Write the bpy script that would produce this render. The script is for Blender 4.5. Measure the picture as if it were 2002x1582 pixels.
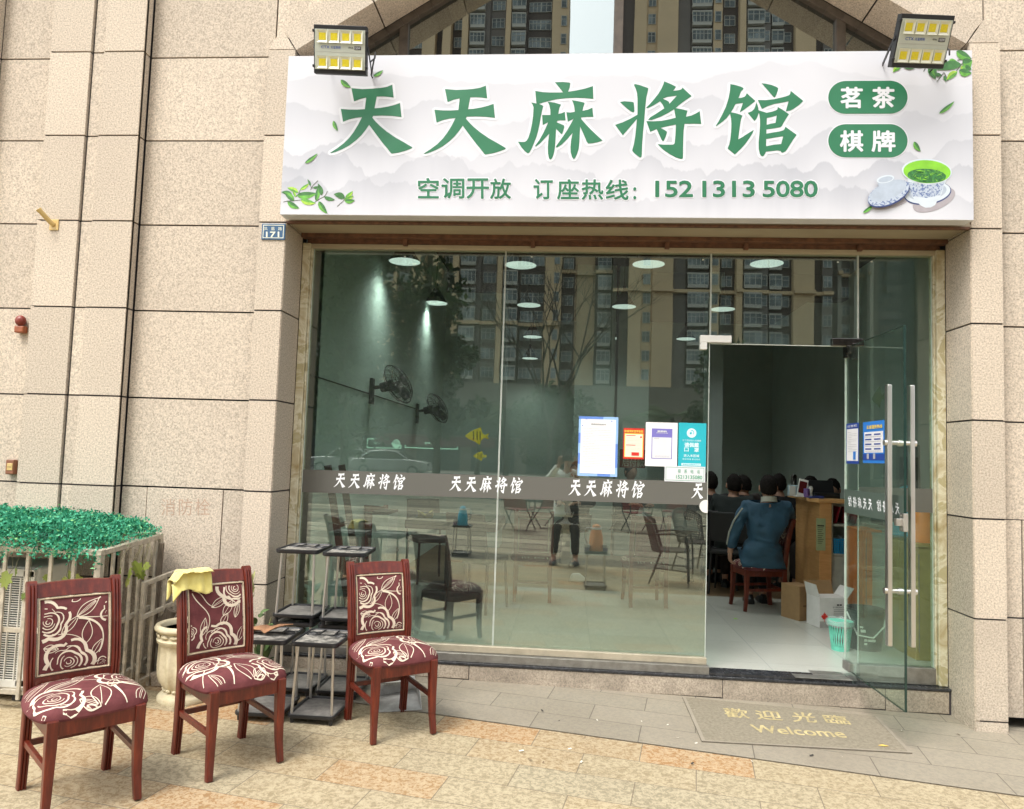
import bpy, bmesh, math, random
from mathutils import Vector, Matrix, Quaternion, noise
R = math.radians
random.seed(7)
C = bpy.context.scene.collection
for o in list(bpy.data.objects):
    bpy.data.objects.remove(o, do_unlink=True)
SC = bpy.context.scene

# ------------------------------------------------------------ camera
CAM = Vector((0.0, -4.7666, 1.48))
FPX, YAW, PIT, ROL = 1455.97, -0.0775180, 0.0690725, 0.0331025
def _basis():
    cy, sy, cp, sp, cr, sr = math.cos(YAW), math.sin(YAW), math.cos(PIT), math.sin(PIT), math.cos(ROL), math.sin(ROL)
    F = Vector((sy*cp, cy*cp, sp)); Rr = Vector((cy, -sy, 0)); U = Rr.cross(F)
    return F, cr*Rr + sr*U, -sr*Rr + cr*U
CF, CR, CU = _basis()
cd = bpy.data.cameras.new('camera'); cam = bpy.data.objects.new('camera', cd); C.objects.link(cam)
cd.sensor_width = 36.0; cd.lens = FPX/2002*36.0; cd.clip_start = 0.05; cd.clip_end = 1500
Mx = Matrix((( CR.x, CU.x, -CF.x), (CR.y, CU.y, -CF.y), (CR.z, CU.z, -CF.z))).to_4x4()
Mx.translation = CAM; cam.matrix_world = Mx
SC.camera = cam

# ------------------------------------------------------------ light
SUN_EL, SUN_AZ = R(58), R(215)       # azimuth measured clockwise from +Y
w = bpy.data.worlds.new('World'); SC.world = w; w.use_nodes = True
nt = w.node_tree; nt.nodes.clear()
out = nt.nodes.new('ShaderNodeOutputWorld'); bg = nt.nodes.new('ShaderNodeBackground')
sky = nt.nodes.new('ShaderNodeTexSky'); sky.sky_type = 'NISHITA'; sky.sun_disc = False
sky.sun_elevation = SUN_EL; sky.sun_rotation = SUN_AZ; sky.air_density = 1.2; sky.dust_density = 3.5; sky.ozone_density = 1.0
hs = nt.nodes.new('ShaderNodeHueSaturation'); hs.inputs['Saturation'].default_value = 0.22
nt.links.new(sky.outputs[0], hs.inputs['Color']); nt.links.new(hs.outputs[0], bg.inputs[0]); nt.links.new(bg.outputs[0], out.inputs[0])
bg.inputs[1].default_value = 0.15
sd = bpy.data.lights.new('sun', 'SUN'); so = bpy.data.objects.new('sun', sd); C.objects.link(so)
sd.energy = .8; sd.angle = R(18); sd.color = (1.0, 0.955, 0.88)
dirv = Vector((math.sin(SUN_AZ)*math.cos(SUN_EL), math.cos(SUN_AZ)*math.cos(SUN_EL), math.sin(SUN_EL)))
so.rotation_euler = dirv.to_track_quat('Z', 'Y').to_euler(); so.location = (0, -8, 12)
vs = SC.view_settings; vs.view_transform = 'Standard'; vs.look = 'None'; vs.gamma = 1.0; vs.exposure = 1.39
try: vs.use_curve_mapping = False
except Exception: pass
SC.cycles.max_bounces = 10; SC.cycles.transparent_max_bounces = 24; SC.cycles.glossy_bounces = 5
SC.cycles.caustics_reflective = False; SC.cycles.caustics_refractive = False
try: SC.cycles.use_denoising = True
except Exception: pass

# ------------------------------------------------------------ photo pixel -> place in the world
def ray(u, v): return CF + CR*((u-1001)/FPX) - CU*((v-791)/FPX)
def at(u, v, y=0.0):
    d = ray(u, v); return CAM + d*((y-CAM.y)/d.y)
def atx(u, v, x):
    d = ray(u, v); return CAM + d*((x-CAM.x)/d.x)
def atz(u, v, z):
    d = ray(u, v); return CAM + d*((z-CAM.z)/d.z)
GS, G0 = -0.016, -0.03
def gz(x): return G0 + GS*x
def gd(u, v):
    d = ray(u, v); return CAM + d*((G0+GS*CAM.x-CAM.z)/(d.z-GS*d.x))
def behind(u, v, dist, yg=0.36):     # what the pane mirrors: a point that far behind the glass, folded back in front of it
    p = at(u, v, yg+dist); p.y = 2*yg - p.y; return p

# ------------------------------------------------------------ objects
def put(o, parent=None):
    C.objects.link(o)
    if parent: o.parent = parent
    return o
def tag(o, label=None, cat=None, group=None, kind=None):
    if label: o['label'] = label
    if cat: o['category'] = cat
    if group: o['group'] = group
    if kind: o['kind'] = kind
    return o
def thing(name, label, cat, loc=(0, 0, 0), rotz=0, group=None, parent=None):
    o = bpy.data.objects.new(name, None); put(o, parent); o.location = loc; o.rotation_euler = (0, 0, rotz)
    o.empty_display_size = 0.05
    return tag(o, label, cat, group)
def wloc(o):
    v = Vector((0, 0, 0))
    while o is not None: v += o.location; o = o.parent
    return v
def kids(o): return [c for c in bpy.data.objects if c.parent == o]
def copy_tree(o, parent=None):
    ch = kids(o)
    c = o.copy(); C.objects.link(c); c.parent = parent
    for k in ch: copy_tree(k, c)
    return c

class MB:
    def __init__(s): s.v = []; s.f = []; s.m = []
    def add(s, vs_, fs, mi=0, M=None):
        n = len(s.v)
        for p in vs_:
            p = Vector(p)
            s.v.append(M @ p if M is not None else p)
        for f in fs: s.f.append([n+i for i in f]); s.m.append(mi)
        return s
    def box(s, x0, x1, y0, y1, z0, z1, mi=0, M=None):
        vs_ = [(x0,y0,z0),(x1,y0,z0),(x1,y1,z0),(x0,y1,z0),(x0,y0,z1),(x1,y0,z1),(x1,y1,z1),(x0,y1,z1)]
        return s.add(vs_, [(0,3,2,1),(4,5,6,7),(0,1,5,4),(1,2,6,5),(2,3,7,6),(3,0,4,7)], mi, M)
    def sweep(s, pts, prof, up=Vector((0,0,1)), mi=0, cap=True, scales=None, M=None, closed=False):
        """prof: list of (a,b) in the section plane; a along side, b along the second axis."""
        pts = [Vector(p) for p in pts]; n = len(pts); k = len(prof); rings = []
        side = None
        for i, p in enumerate(pts):
            if closed: t = pts[(i+1) % n]-pts[i-1]
            else: t = pts[min(i+1, n-1)]-pts[max(i-1, 0)]
            if t.length < 1e-9: t = Vector((0,0,1))
            t.normalize()
            if side is None:
                side = t.cross(up)
                if side.length < 1e-4: side = t.cross(Vector((0,1,0)))
                if side.length < 1e-4: side = t.cross(Vector((1,0,0)))
            side = side - t*side.dot(t); side.normalize(); b = side.cross(t)
            sc = scales[i] if scales else 1.0
            if not isinstance(sc, (tuple, list)): sc = (sc, sc)
            rings.append([p + side*(a*sc[0]) + b*(c*sc[1]) for a, c in prof])
        vs_ = [q for r in rings for q in r]; fs = []
        m = n if closed else n-1
        for i in range(m):
            j = (i+1) % n
            for q in range(k):
                fs.append((i*k+q, i*k+(q+1) % k, j*k+(q+1) % k, j*k+q))
        if cap and not closed: fs.append(tuple(range(k))[::-1]); fs.append(tuple((n-1)*k+q for q in range(k)))
        return s.add(vs_, fs, mi, M)
    def tube(s, pts, r, n=8, mi=0, cap=True, M=None, closed=False):
        prof = [(math.cos(2*math.pi*i/n), math.sin(2*math.pi*i/n)) for i in range(n)]
        rr = r if isinstance(r, (list, tuple)) else [r]*len(pts)
        return s.sweep(pts, prof, mi=mi, cap=cap, scales=list(rr), M=M, closed=closed)
    def bar(s, a, b, w_, h_, mi=0, up=Vector((0,0,1)), M=None):
        return s.sweep([a, b], [(-w_/2,-h_/2),(w_/2,-h_/2),(w_/2,h_/2),(-w_/2,h_/2)], up=up, mi=mi, M=M)
    def lathe(s, prof, c=(0,0,0), n=24, mi=0, M=None, flute=0, famp=0.0, fr=(0,1)):
        vs_ = []; fs = []; c = Vector(c)
        for (r, z) in prof:
            for i in range(n):
                a = 2*math.pi*i/n; q = r
                if flute and fr[0] < z < fr[1]: q = r*(1 - famp*abs(math.sin(a*flute/2)))
                vs_.append(c + Vector((q*math.cos(a), q*math.sin(a), z)))
        for j in range(len(prof)-1):
            for i in range(n): fs.append((j*n+i, j*n+(i+1) % n, (j+1)*n+(i+1) % n, (j+1)*n+i))
        if prof[0][0] > 1e-5: fs.append(tuple(range(n))[::-1])
        if prof[-1][0] > 1e-5: fs.append(tuple((len(prof)-1)*n+i for i in range(n)))
        return s.add(vs_, fs, mi, M)
    def ball(s, c, r, n=10, m=6, mi=0, M=None):
        r = Vector(r) if not isinstance(r, (int, float)) else Vector((r, r, r)); c = Vector(c)
        vs_ = [c+Vector((0,0,-r.z))]; fs = []
        for j in range(1, m):
            t = -math.pi/2+math.pi*j/m
            for i in range(n): a = 2*math.pi*i/n; vs_.append(c+Vector((r.x*math.cos(t)*math.cos(a), r.y*math.cos(t)*math.sin(a), r.z*math.sin(t))))
        vs_.append(c+Vector((0,0,r.z)))
        for i in range(n): fs.append((0, 1+(i+1) % n, 1+i))
        for j in range(m-2):
            for i in range(n): fs.append((1+j*n+i, 1+j*n+(i+1) % n, 1+(j+1)*n+(i+1) % n, 1+(j+1)*n+i))
        L = len(vs_)-1
        for i in range(n): fs.append((L, 1+(m-2)*n+i, 1+(m-2)*n+(i+1) % n))
        return s.add(vs_, fs, mi, M)
    def poly(s, pts, mi=0, M=None): return s.add(pts, [tuple(range(len(pts)))], mi, M)
    def ext(s, pts, d, mi=0, M=None):
        """extrude a planar outline by vector d"""
        pts = [Vector(p) for p in pts]; d = Vector(d); n = len(pts)
        vs_ = pts+[p+d for p in pts]
        fs = [tuple(range(n))[::-1], tuple(range(n, 2*n))]+[(i, (i+1) % n, n+(i+1) % n, n+i) for i in range(n)]
        return s.add(vs_, fs, mi, M)
    def mesh(s, name, mats, smooth=None):
        me = bpy.data.meshes.new(name); me.from_pydata([tuple(p) for p in s.v], [], s.f)
        for m_ in (mats if isinstance(mats, (list, tuple)) else [mats]): me.materials.append(m_)
        me.polygons.foreach_set('material_index', s.m)
        if smooth is not None:
            me.polygons.foreach_set('use_smooth', [True]*len(s.f)); me.update()
            try: me.set_sharp_from_angle(angle=R(smooth))
            except Exception: pass
        me.update(); return me
    def build(s, name, mats, parent=None, local=False, smooth=None, bevel=None, seg=2, fix=True):
        if not local:
            if parent is not None: L = wloc(parent)
            else:
                xs = [p.x for p in s.v]; ys = [p.y for p in s.v]; L = Vector(((min(xs)+max(xs))/2, (min(ys)+max(ys))/2, min(p.z for p in s.v)))
            s.v = [p-L for p in s.v]
        me = s.mesh(name, mats, smooth)
        if fix:
            b = bmesh.new(); b.from_mesh(me); bmesh.ops.recalc_face_normals(b, faces=b.faces); b.to_mesh(me); b.free()
        o = bpy.data.objects.new(name, me); put(o, parent)
        if not local and parent is None: o.location = L
        if bevel:
            bv = o.modifiers.new('bevel', 'BEVEL'); bv.width = bevel; bv.segments = seg; bv.limit_method = 'ANGLE'; bv.angle_limit = R(40)
        return o

# ------------------------------------------------------------ lettering
def curve_mesh(data):
    o = bpy.data.objects.new('tmp', data); C.objects.link(o); bpy.context.view_layer.update()
    dg = bpy.context.evaluated_depsgraph_get(); me = bpy.data.meshes.new_from_object(o.evaluated_get(dg))
    vs_ = [tuple(v.co) for v in me.vertices]; fs = [tuple(p.vertices) for p in me.polygons]
    bpy.data.objects.remove(o); bpy.data.meshes.remove(me); bpy.data.curves.remove(data)
    return vs_, fs
_tc = {}
def text_geo(body, bold=0.0, spacing=1.0):
    k = (body, bold, spacing)
    if k not in _tc:
        d = bpy.data.curves.new('t', 'FONT'); d.body = body; d.size = 1.0; d.offset = bold; d.space_character = spacing; d.resolution_u = 3
        _tc[k] = curve_mesh(d)
    return _tc[k]
def outline_geo(loops, offset=0.0):
    d = bpy.data.curves.new('g', 'CURVE'); d.dimensions = '2D'; d.fill_mode = 'BOTH'; d.offset = offset
    for lp in loops:
        sp = d.splines.new('POLY'); sp.points.add(len(lp)-1)
        for i, (a, b) in enumerate(lp): sp.points[i].co = (a, b, 0, 1)
        sp.use_cyclic_u = True
    return curve_mesh(d)
def fit_text(mb, body, quad, mi=0, bold=0.0, spacing=1.0, geo=None, keep=False, shear=0.0):
    """quad: bottom-left, bottom-right, top-left corner (Vectors) the lettering's box is fitted to"""
    vs_, fs = geo if geo else text_geo(body, 0.0, spacing)
    if not vs_: return
    x0 = min(v[0] for v in vs_); x1 = max(v[0] for v in vs_); y0 = min(v[1] for v in vs_); y1 = max(v[1] for v in vs_)
    O, A, B = [Vector(q) for q in quad]; ax = A-O; bx = B-O
    if bold > 0:
        e = bold; nn = ax.cross(bx).normalized()
        if nn.dot(CAM-O) < 0: nn = -nn
        for i in range(4):
            a_ = math.pi*(i+.5)/2; h = bx.length*e; sh_ = ax.normalized()*h*math.cos(a_)+bx.normalized()*h*math.sin(a_)+nn*.00003*i
            fit_text(mb, body, (O+sh_, A+sh_, B+sh_), mi, 0, spacing, geo, keep, shear)
        return
    pts = []
    for v in vs_:
        a = (v[0]-x0)/max(1e-6, x1-x0); b = (v[1]-y0)/max(1e-6, y1-y0)
        a += shear*(b-.5)
        pts.append(O+ax*a+bx*b)
    mb.add(pts, fs, mi)
def ptext(mb, body, u0, v0, u1, v1, y, mi=0, bold=0.0, ring=0, **k):
    """fit lettering to the photo box lying on the upright plane y; bold strokes are drawn by slightly shifted copies"""
    if bold <= 0:
        fit_text(mb, body, (at(u0, v1, y), at(u1, v1, y), at(u0, v0, y)), mi, **k); return
    e = bold*(v1-v0); n = ring or 8
    for i in range(n):
        a = 2*math.pi*i/n; du, dv = e*math.cos(a), e*math.sin(a); yy = y-.00003*i; f = 0 if ring else e
        fit_text(mb, body, (at(u0+f+du, v1-f+dv, yy), at(u1-f+du, v1-f+dv, yy), at(u0+f+du, v0+f+dv, yy)), mi, **k)

# ------------------------------------------------------------ materials
class N:
    def __init__(s, name):
        s.m = bpy.data.materials.new(name); s.m.use_nodes = True; s.t = s.m.node_tree; s.t.nodes.clear()
        s.o = s.t.nodes.new('ShaderNodeOutputMaterial')
    def n(s, typ, **k):
        x = s.t.nodes.new('ShaderNode'+typ)
        for a, b in k.items(): setattr(x, a, b)
        return x
    def l(s, a, b): s.t.links.new(a, b)
    def val(s, sock, v):
        if hasattr(v, 'links') or isinstance(v, bpy.types.NodeSocket): s.l(v, sock)
        else: sock.default_value = v
    def noise(s, scale, detail=3, rough=.5, vec=None, dist=0):
        x = s.n('TexNoise'); x.inputs['Scale'].default_value = scale; x.inputs['Detail'].default_value = detail
        x.inputs['Roughness'].default_value = rough; x.inputs['Distortion'].default_value = dist
        s.l(vec if vec is not None else s.obj(), x.inputs['Vector']); return x.outputs['Fac']
    def obj(s):
        if not hasattr(s, '_tc'): s._tc = s.n('TexCoord')
        return s._tc.outputs['Object']
    def ramp(s, fac, stops, interp='LINEAR'):
        x = s.n('ValToRGB'); e = x.color_ramp.elements; x.color_ramp.interpolation = interp
        while len(e) < len(stops): e.new(0.5)
        for i, (p, c) in enumerate(stops): e[i].position = p; e[i].color = (c[0], c[1], c[2], 1)
        s.val(x.inputs[0], fac); return x.outputs[0]
    def mix(s, f, a, b, mode='MIX'):
        x = s.n('Mix', data_type='RGBA', blend_type=mode)
        s.val(x.inputs[0], f)
        for sock, v in ((x.inputs[6], a), (x.inputs[7], b)):
            if isinstance(v, (tuple, list)): sock.default_value = (v[0], v[1], v[2], 1)
            else: s.l(v, sock)
        return x.outputs[2]
    def math(s, op, a, b=0.0, clamp=False):
        x = s.n('Math', operation=op, use_clamp=clamp); s.val(x.inputs[0], a)
        if b is not None: s.val(x.inputs[1], b)
        return x.outputs[0]
    def bump(s, h, strength=.3, dist=.01):
        x = s.n('Bump'); x.inputs['Strength'].default_value = strength; x.inputs['Distance'].default_value = dist; s.l(h, x.inputs['Height']); return x.outputs[0]
    def bsdf(s, color, rough=.5, metal=0.0, spec=None, normal=None, coat=0.0, sheen=0.0, trans=0.0, alpha=None):
        b = s.n('BsdfPrincipled')
        if isinstance(color, (tuple, list)): b.inputs['Base Color'].default_value = (*color[:3], 1)
        else: s.l(color, b.inputs['Base Color'])
        s.val(b.inputs['Roughness'], rough); s.val(b.inputs['Metallic'], metal)
        if spec is not None: b.inputs['Specular IOR Level'].default_value = spec
        if normal is not None: s.l(normal, b.inputs['Normal'])
        if coat: b.inputs['Coat Weight'].default_value = coat; b.inputs['Coat Roughness'].default_value = .15
        if sheen: b.inputs['Sheen Weight'].default_value = sheen
        if alpha is not None: s.val(b.inputs['Alpha'], alpha)
        s.l(b.outputs[0], s.o.inputs[0]); s.b = b; return s.m
def simple(name, col, rough=.5, metal=0.0, var=.12, scale=14, bump=0.0, bscale=None, coat=0.0, spec=None, sheen=0.0, island=0.0):
    n = N(name); f = n.noise(scale, 4, .6)
    lo = tuple(c*(1-var) for c in col); hi = tuple(min(1, c*(1+var)) for c in col)
    c = n.ramp(f, [(.3, lo), (.7, hi)])
    if island:
        g = n.n('NewGeometry'); hsv = n.n('HueSaturation'); n.l(c, hsv.inputs['Color'])
        n.l(n.math('ADD', n.math('MULTIPLY', g.outputs['Random Per Island'], island*2), 1-island), hsv.inputs['Value']); c = hsv.outputs[0]
    nm = n.bump(n.noise(bscale or scale*5, 4, .6), bump, .005) if bump else None
    r = n.math('ADD', n.math('MULTIPLY', f, .25), rough-.12)
    return n.bsdf(c, r, metal, spec=spec, normal=nm, coat=coat, sheen=sheen)
def lin(r, g, b):
    f = lambda c: (c/255/12.92) if c/255 <= .04045 else ((c/255+.055)/1.055)**2.4
    return (f(r), f(g), f(b))
# ------------------------------------------------------------ shared materials
def m_granite(name, base, amt=1.0, cool=0.0, grime=0.0, gscale=95):
    n = N(name); g = n.n('NewGeometry'); pos = g.outputs['Position']
    f = n.noise(gscale, 5, .72, pos); f2 = n.noise(gscale*2.6, 3, .7, pos); big = n.noise(1.3, 4, .6, pos)
    b = base
    c = n.ramp(f, [(.34, tuple(x*.56 for x in b)), (.45, tuple(x*.86 for x in b)), (.55, tuple(x*1.10 for x in b)), (.66, tuple(min(1, x*1.32) for x in b))])
    c = n.mix(n.ramp(f2, [(.62, (0,0,0)), (.70, (.55,.55,.55))]), c, (b[0]*.45, b[1]*.42, b[2]*.42))
    c = n.mix(n.math('MULTIPLY', n.ramp(big, [(.42, (0,0,0)), (.75, (1,1,1))]), .20), c, (b[0]*.72, b[1]*.70, b[2]*.70))
    hsv = n.n('HueSaturation'); n.l(c, hsv.inputs['Color'])
    n.l(n.math('ADD', n.math('MULTIPLY', g.outputs['Random Per Island'], .17), .91), hsv.inputs['Value']); c = hsv.outputs[0]
    if grime:
        sx = n.n('SeparateXYZ'); n.l(pos, sx.inputs[0])
        st = n.math('MULTIPLY', n.ramp(n.noise(3.0, 5, .65, pos), [(.38, (0,0,0)), (.7, (1,1,1))]), n.math('SUBTRACT', 1.0, n.math('MULTIPLY', sx.outputs[2], 1.1), clamp=True))
        c = n.mix(n.math('MULTIPLY', st, grime), c, (.10, .085, .065))
    nm = n.bump(f, .5, .004)
    return n.bsdf(c, .82, 0, spec=.3, normal=nm)
GR = (.552, .472, .376)
M_gran = m_granite('granite_cladding', GR, grime=.35)
M_gran_in = m_granite('granite_reveal', (.50, .43, .345), grime=.3)
M_step = m_granite('granite_step', (.45, .38, .295), grime=.6)
M_joint = simple('joint_sealant', (.048, .042, .046), .6, bump=.2)
M_soffit = simple('painted_soffit', (.40, .34, .235), .6, var=.08, scale=3)
M_rust = simple('rusty_steel', (.13, .06, .032), .7, var=.45, scale=24, bump=.3)
M_brownframe = simple('brown_window_frame', (.085, .066, .048), .55, var=.3, scale=18)
M_dark = simple('black_metal', (.012, .012, .013), .45)
M_whiteplastic = simple('white_plastic', (.75, .74, .70), .4, var=.03)
M_steel = simple('brushed_steel', (.66, .64, .60), .34, 1.0, var=.03, scale=3)
M_alu = simple('aluminium_sill', (.30, .29, .265), .42, .75, var=.2, scale=22, bump=.1)
def m_marble():
    n = N('onyx_marble_trim'); v = n.noise(5, 6, .62, dist=1.4)
    c = n.ramp(v, [(.3, (.36, .27, .13)), (.46, (.55, .49, .33)), (.52, (.66, .62, .47)), (.58, (.42, .36, .2)), (.8, (.5, .45, .3))])
    return n.bsdf(c, .3, spec=.5)
M_marble = m_marble()
def m_glass(name, tint, refl=1.55, dust=.011):
    n = N(name); g = n.n('NewGeometry')
    fr = n.n('Fresnel')
    ior = n.n('Mix', data_type='FLOAT'); n.l(g.outputs['Backfacing'], ior.inputs[0]); ior.inputs[2].default_value = refl; ior.inputs[3].default_value = refl
    n.l(ior.outputs[0], fr.inputs[0])
    # the back faces see the same ratio, so a pane reflects alike from both sides
    fr2 = n.n('Fresnel'); fr2.inputs[0].default_value = 1.0/refl
    f = n.n('Mix', data_type='FLOAT'); n.l(g.outputs['Backfacing'], f.inputs[0]); n.l(fr.outputs[0], f.inputs[2]); n.l(fr2.outputs[0], f.inputs[3])
    tr = n.n('BsdfTransparent'); tr.inputs[0].default_value = (*tint, 1)
    gl = n.n('BsdfGlossy'); gl.inputs['Roughness'].default_value = 0.0; gl.inputs['Color'].default_value = (.93, 1.0, .96, 1)
    mx = n.n('MixShader'); n.l(f.outputs[0], mx.inputs[0]); n.l(tr.outputs[0], mx.inputs[1]); n.l(gl.outputs[0], mx.inputs[2])
    n.l(n.bump(n.noise(1.1, 2, .5, g.outputs['Position']), 1.0, .0005), gl.inputs['Normal'])     # rolled glass is never quite flat
    df = n.n('BsdfDiffuse'); df.inputs[0].default_value = (.60, .66, .60, 1)                     # thin film of dust and wiped smears
    mp = n.n('Mapping'); n.l(g.outputs['Position'], mp.inputs['Vector']); mp.inputs['Rotation'].default_value = (0, .5, 0); mp.inputs['Scale'].default_value = (1.0, 1, 5.0)
    sm_ = n.ramp(n.noise(1.6, 5, .65, mp.outputs[0], .8), [(.35, (dust*.6,)*3), (.75, (dust*1.8,)*3)])
    m2 = n.n('MixShader'); n.l(sm_, m2.inputs[0]); n.l(mx.outputs[0], m2.inputs[1]); n.l(df.outputs[0], m2.inputs[2])
    n.l(m2.outputs[0], n.o.inputs[0]); return n.m
M_glass = m_glass('green_float_glass', (.855, .925, .88), 2.3)
M_doorglass = m_glass('door_glass', (.86, .94, .90), 1.5)
M_sideglass = m_glass('side_pane_glass', (.85, .94, .89), 1.7)
M_glassedge = simple('glass_edge', (.10, .22, .17), .2)
M_whiteedge = simple('silicone_edge', (.62, .66, .60), .4)

# ------------------------------------------------------------ ground
EDGE = at(0, 0, 0)
EA = R(-9.6); EP = Vector((-.664, -.419, 0))      # line where the yellow paving meets the grey
def edge_y(x): return EP.y + (x-EP.x)*math.tan(EA)
def m_paving(name, stops, bw=.56, rh=.25, ang=EA, org=EP, speck=.5, mort=(.10, .085, .06), msz=.0035, rough=.7, dark=.2, off=.5, long=False):
    n = N(name); g = n.n('NewGeometry'); pos = g.outputs['Position']
    mp = n.n('Mapping', vector_type='TEXTURE'); n.l(pos, mp.inputs['Vector'])
    o2 = Vector((org.x, org.y, 0))-Vector((math.cos(ang), math.sin(ang), 0))*bw*60-Vector((-math.sin(ang), math.cos(ang), 0))*rh*200; mp.inputs['Location'].default_value = (o2.x, o2.y, 0); mp.inputs['Rotation'].default_value = (0, 0, ang)
    br = n.n('TexBrick'); n.l(mp.outputs[0], br.inputs['Vector']); br.offset = off; br.squash = 1.0
    br.inputs['Color1'].default_value = (0,0,0,1); br.inputs['Color2'].default_value = (1,1,1,1); br.inputs['Mortar'].default_value = (.5,.5,.5,1)
    br.inputs['Scale'].default_value = 1.0; br.inputs['Mortar Size'].default_value = msz; br.inputs['Mortar Smooth'].default_value = .1
    br.inputs['Bias'].default_value = 0; br.inputs['Brick Width'].default_value = bw; br.inputs['Row Height'].default_value = rh
    c = n.ramp(br.outputs['Color'], stops)
    f = n.noise(42 if not long else 6, 6, .80, pos, .6); f2 = n.noise(110, 4, .75, pos)
    c = n.mix(n.math('MULTIPLY', n.ramp(f, [(.45, (0,0,0)), (.53, (1,1,1))]), speck), c, n.mix(.5, c, (.62, .53, .36)))
    c = n.mix(n.math('MULTIPLY', n.ramp(f2, [(.30, (1,1,1)), (.46, (0,0,0))]), speck*.7), c, (.17, .14, .10))
    big = n.noise(.9, 5, .6, pos)
    c = n.mix(n.math('MULTIPLY', n.ramp(big, [(.45, (0,0,0)), (.75, (1,1,1))]), dark), c, (.16, .13, .09))
    c = n.mix(n.math('MULTIPLY', br.outputs['Fac'], .85), c, mort)
    nm = n.bump(n.mix(br.outputs['Fac'], f, (0,0,0)), .35, .006)
    return n.bsdf(c, rough, spec=.3, normal=nm)
M_yel = m_paving('yellow_granite_paving', [(0, (.25, .215, .14)), (.3, (.275, .22, .13)), (.6, (.28, .215, .12)), (.76, (.285, .195, .10)), (.88, (.30, .175, .075)), (.95, (.32, .16, .055)), (1, (.23, .225, .18))], speck=.9, mort=(.16, .13, .09), msz=.0028)
M_grey = m_paving('grey_granite_paving', [(0, (.235, .21, .165)), (.5, (.262, .232, .182)), (1, (.248, .22, .175))], bw=.60, rh=.262, speck=.25, mort=(.10, .085, .065), msz=.0028, dark=.4, org=Vector((.12, edge_y(.12), 0)))
M_plaza = m_paving('plaza_paving', [(0, (.10, .085, .06)), (.35, (.30, .25, .18)), (.6, (.46, .39, .28)), (1, (.15, .13, .09))], bw=5.2, rh=.75, ang=0.03, speck=.3, msz=.07, long=True, org=Vector((0, -6, 0)))
def sheet(name, pts, mat, dz, kind='structure'):
    mb = MB(); mb.poly([Vector((x, y, gz(x)+dz)) for x, y in pts]); o = mb.build(name, mat, fix=False); tag(o, kind=kind); return o
sheet('ground', [(-700, -700), (700, -700), (700, 700), (-700, 700)], simple('far_ground', (.16, .14, .10), .9), -.03)
# near yellow paving, grey strip along the shopfronts, plaza behind the viewer
sheet('yellow_pavement', [(-9, -5.3), (9, -5.3), (9, .6), (-9, .6)], M_yel, 0)
sheet('grey_pavement', [(-6.6, edge_y(-6.6)), (9, edge_y(9)), (9, .6), (-6.6, .6)], M_grey, .004)
sheet('plaza', [(-40, -19.4), (40, -19.4), (40, -5.3), (-40, -5.3)], M_plaza, -.004)

# ------------------------------------------------------------ the clad building
bld = thing('granite_building', 'beige granite clad building with black joints, stepped pilasters and an arched bay over the shop', 'building')
JZ = [-0.0064+.6*k for k in range(-1, 13)]
GAP = .011
def clad(mb, x0, x1, yf, z0, z1, zj=JZ, t=.028, side=None, gl=True, gr=True):
    a = x0+(GAP/2 if gl else 0); b = x1-(GAP/2 if gr else 0)
    zs = [z for z in zj if z0 < z < z1]; zs = [z0]+zs+[z1]
    for i in range(len(zs)-1):
        lo = zs[i]+(GAP/2 if i else 0); hi = zs[i+1]-(GAP/2 if i < len(zs)-2 else 0)
        if hi-lo > .01: mb.box(a, b, yf, yf+t, lo, hi)
def clad_side(mb, x, y0, y1, z0, z1, zj=JZ, t=.028, sgn=1, ga=True):
    zs = [z for z in zj if z0 < z < z1]; zs = [z0]+zs+[z1]
    for i in range(len(zs)-1):
        lo = zs[i]+(GAP/2 if i else 0); hi = zs[i+1]-(GAP/2 if i < len(zs)-2 else 0)
        mb.box(min(x, x+sgn*t), max(x, x+sgn*t), y0+(GAP/2 if ga else 0), y1, lo, hi)
ZB, ZT = -.14, 7.2
w_ = MB(); bk = MB(); jm = MB()
def back(x0, x1, yf, z0=ZB, z1=ZT, y1=.8): bk.box(x0, x1, yf+.014, y1, z0, z1)
# far left pilaster, recess, pilaster, recess, pier
clad(w_, -5.6, -4.13, 0, ZB, ZT); back(-5.6, -4.142, 0)
clad_side(w_, -4.13, 0, .09, ZB, ZT, sgn=-1)
clad(w_, -4.13, -3.66, .09, ZB, ZT); back(-4.13, -3.69, .09)
clad(w_, -3.69, -3.39, 0, ZB, ZT, gl=False); back(-3.676, -3.40, 0)
clad_side(w_, -3.69, .003, .086, ZB, ZT, sgn=1, ga=False)
clad(w_, -3.386, -3.297, .016, ZB, ZT, gl=True, gr=False); back(-3.41, -3.29, .016)
clad(w_, -3.296, -3.010, 0, ZB, ZT, gl=False, gr=False); back(-3.30, -3.024, 0)
clad_side(w_, -3.010, .004, .078, ZB, ZT, sgn=-1, ga=True)
clad(w_, -3.008, -2.116, .09, 1.1995, ZT, gl=True, gr=False); back(-3.0, -2.116, .09)
# hydrant cupboard cut into the lowest full row of the recess
HX0, HX1, HZ1 = at(288, 958, .09).x, at(437, 962, .09).x, 1.188
w_.box(-3.002, HX0-.003, .09, .118, .599, 1.188); w_.box(HX1+.003, -2.116, .09, .118, .599, 1.188)
clad(w_, -3.008, -2.116, .09, ZB, .5881, gl=True, gr=False)
def arch_in(x):
    t = min(x+1.93, 2.454-x+.0); t = max(t, 0)
    return 4.19+.63*t-(0 if t < 1.2 else .19*(t-1.2)**2)
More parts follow.
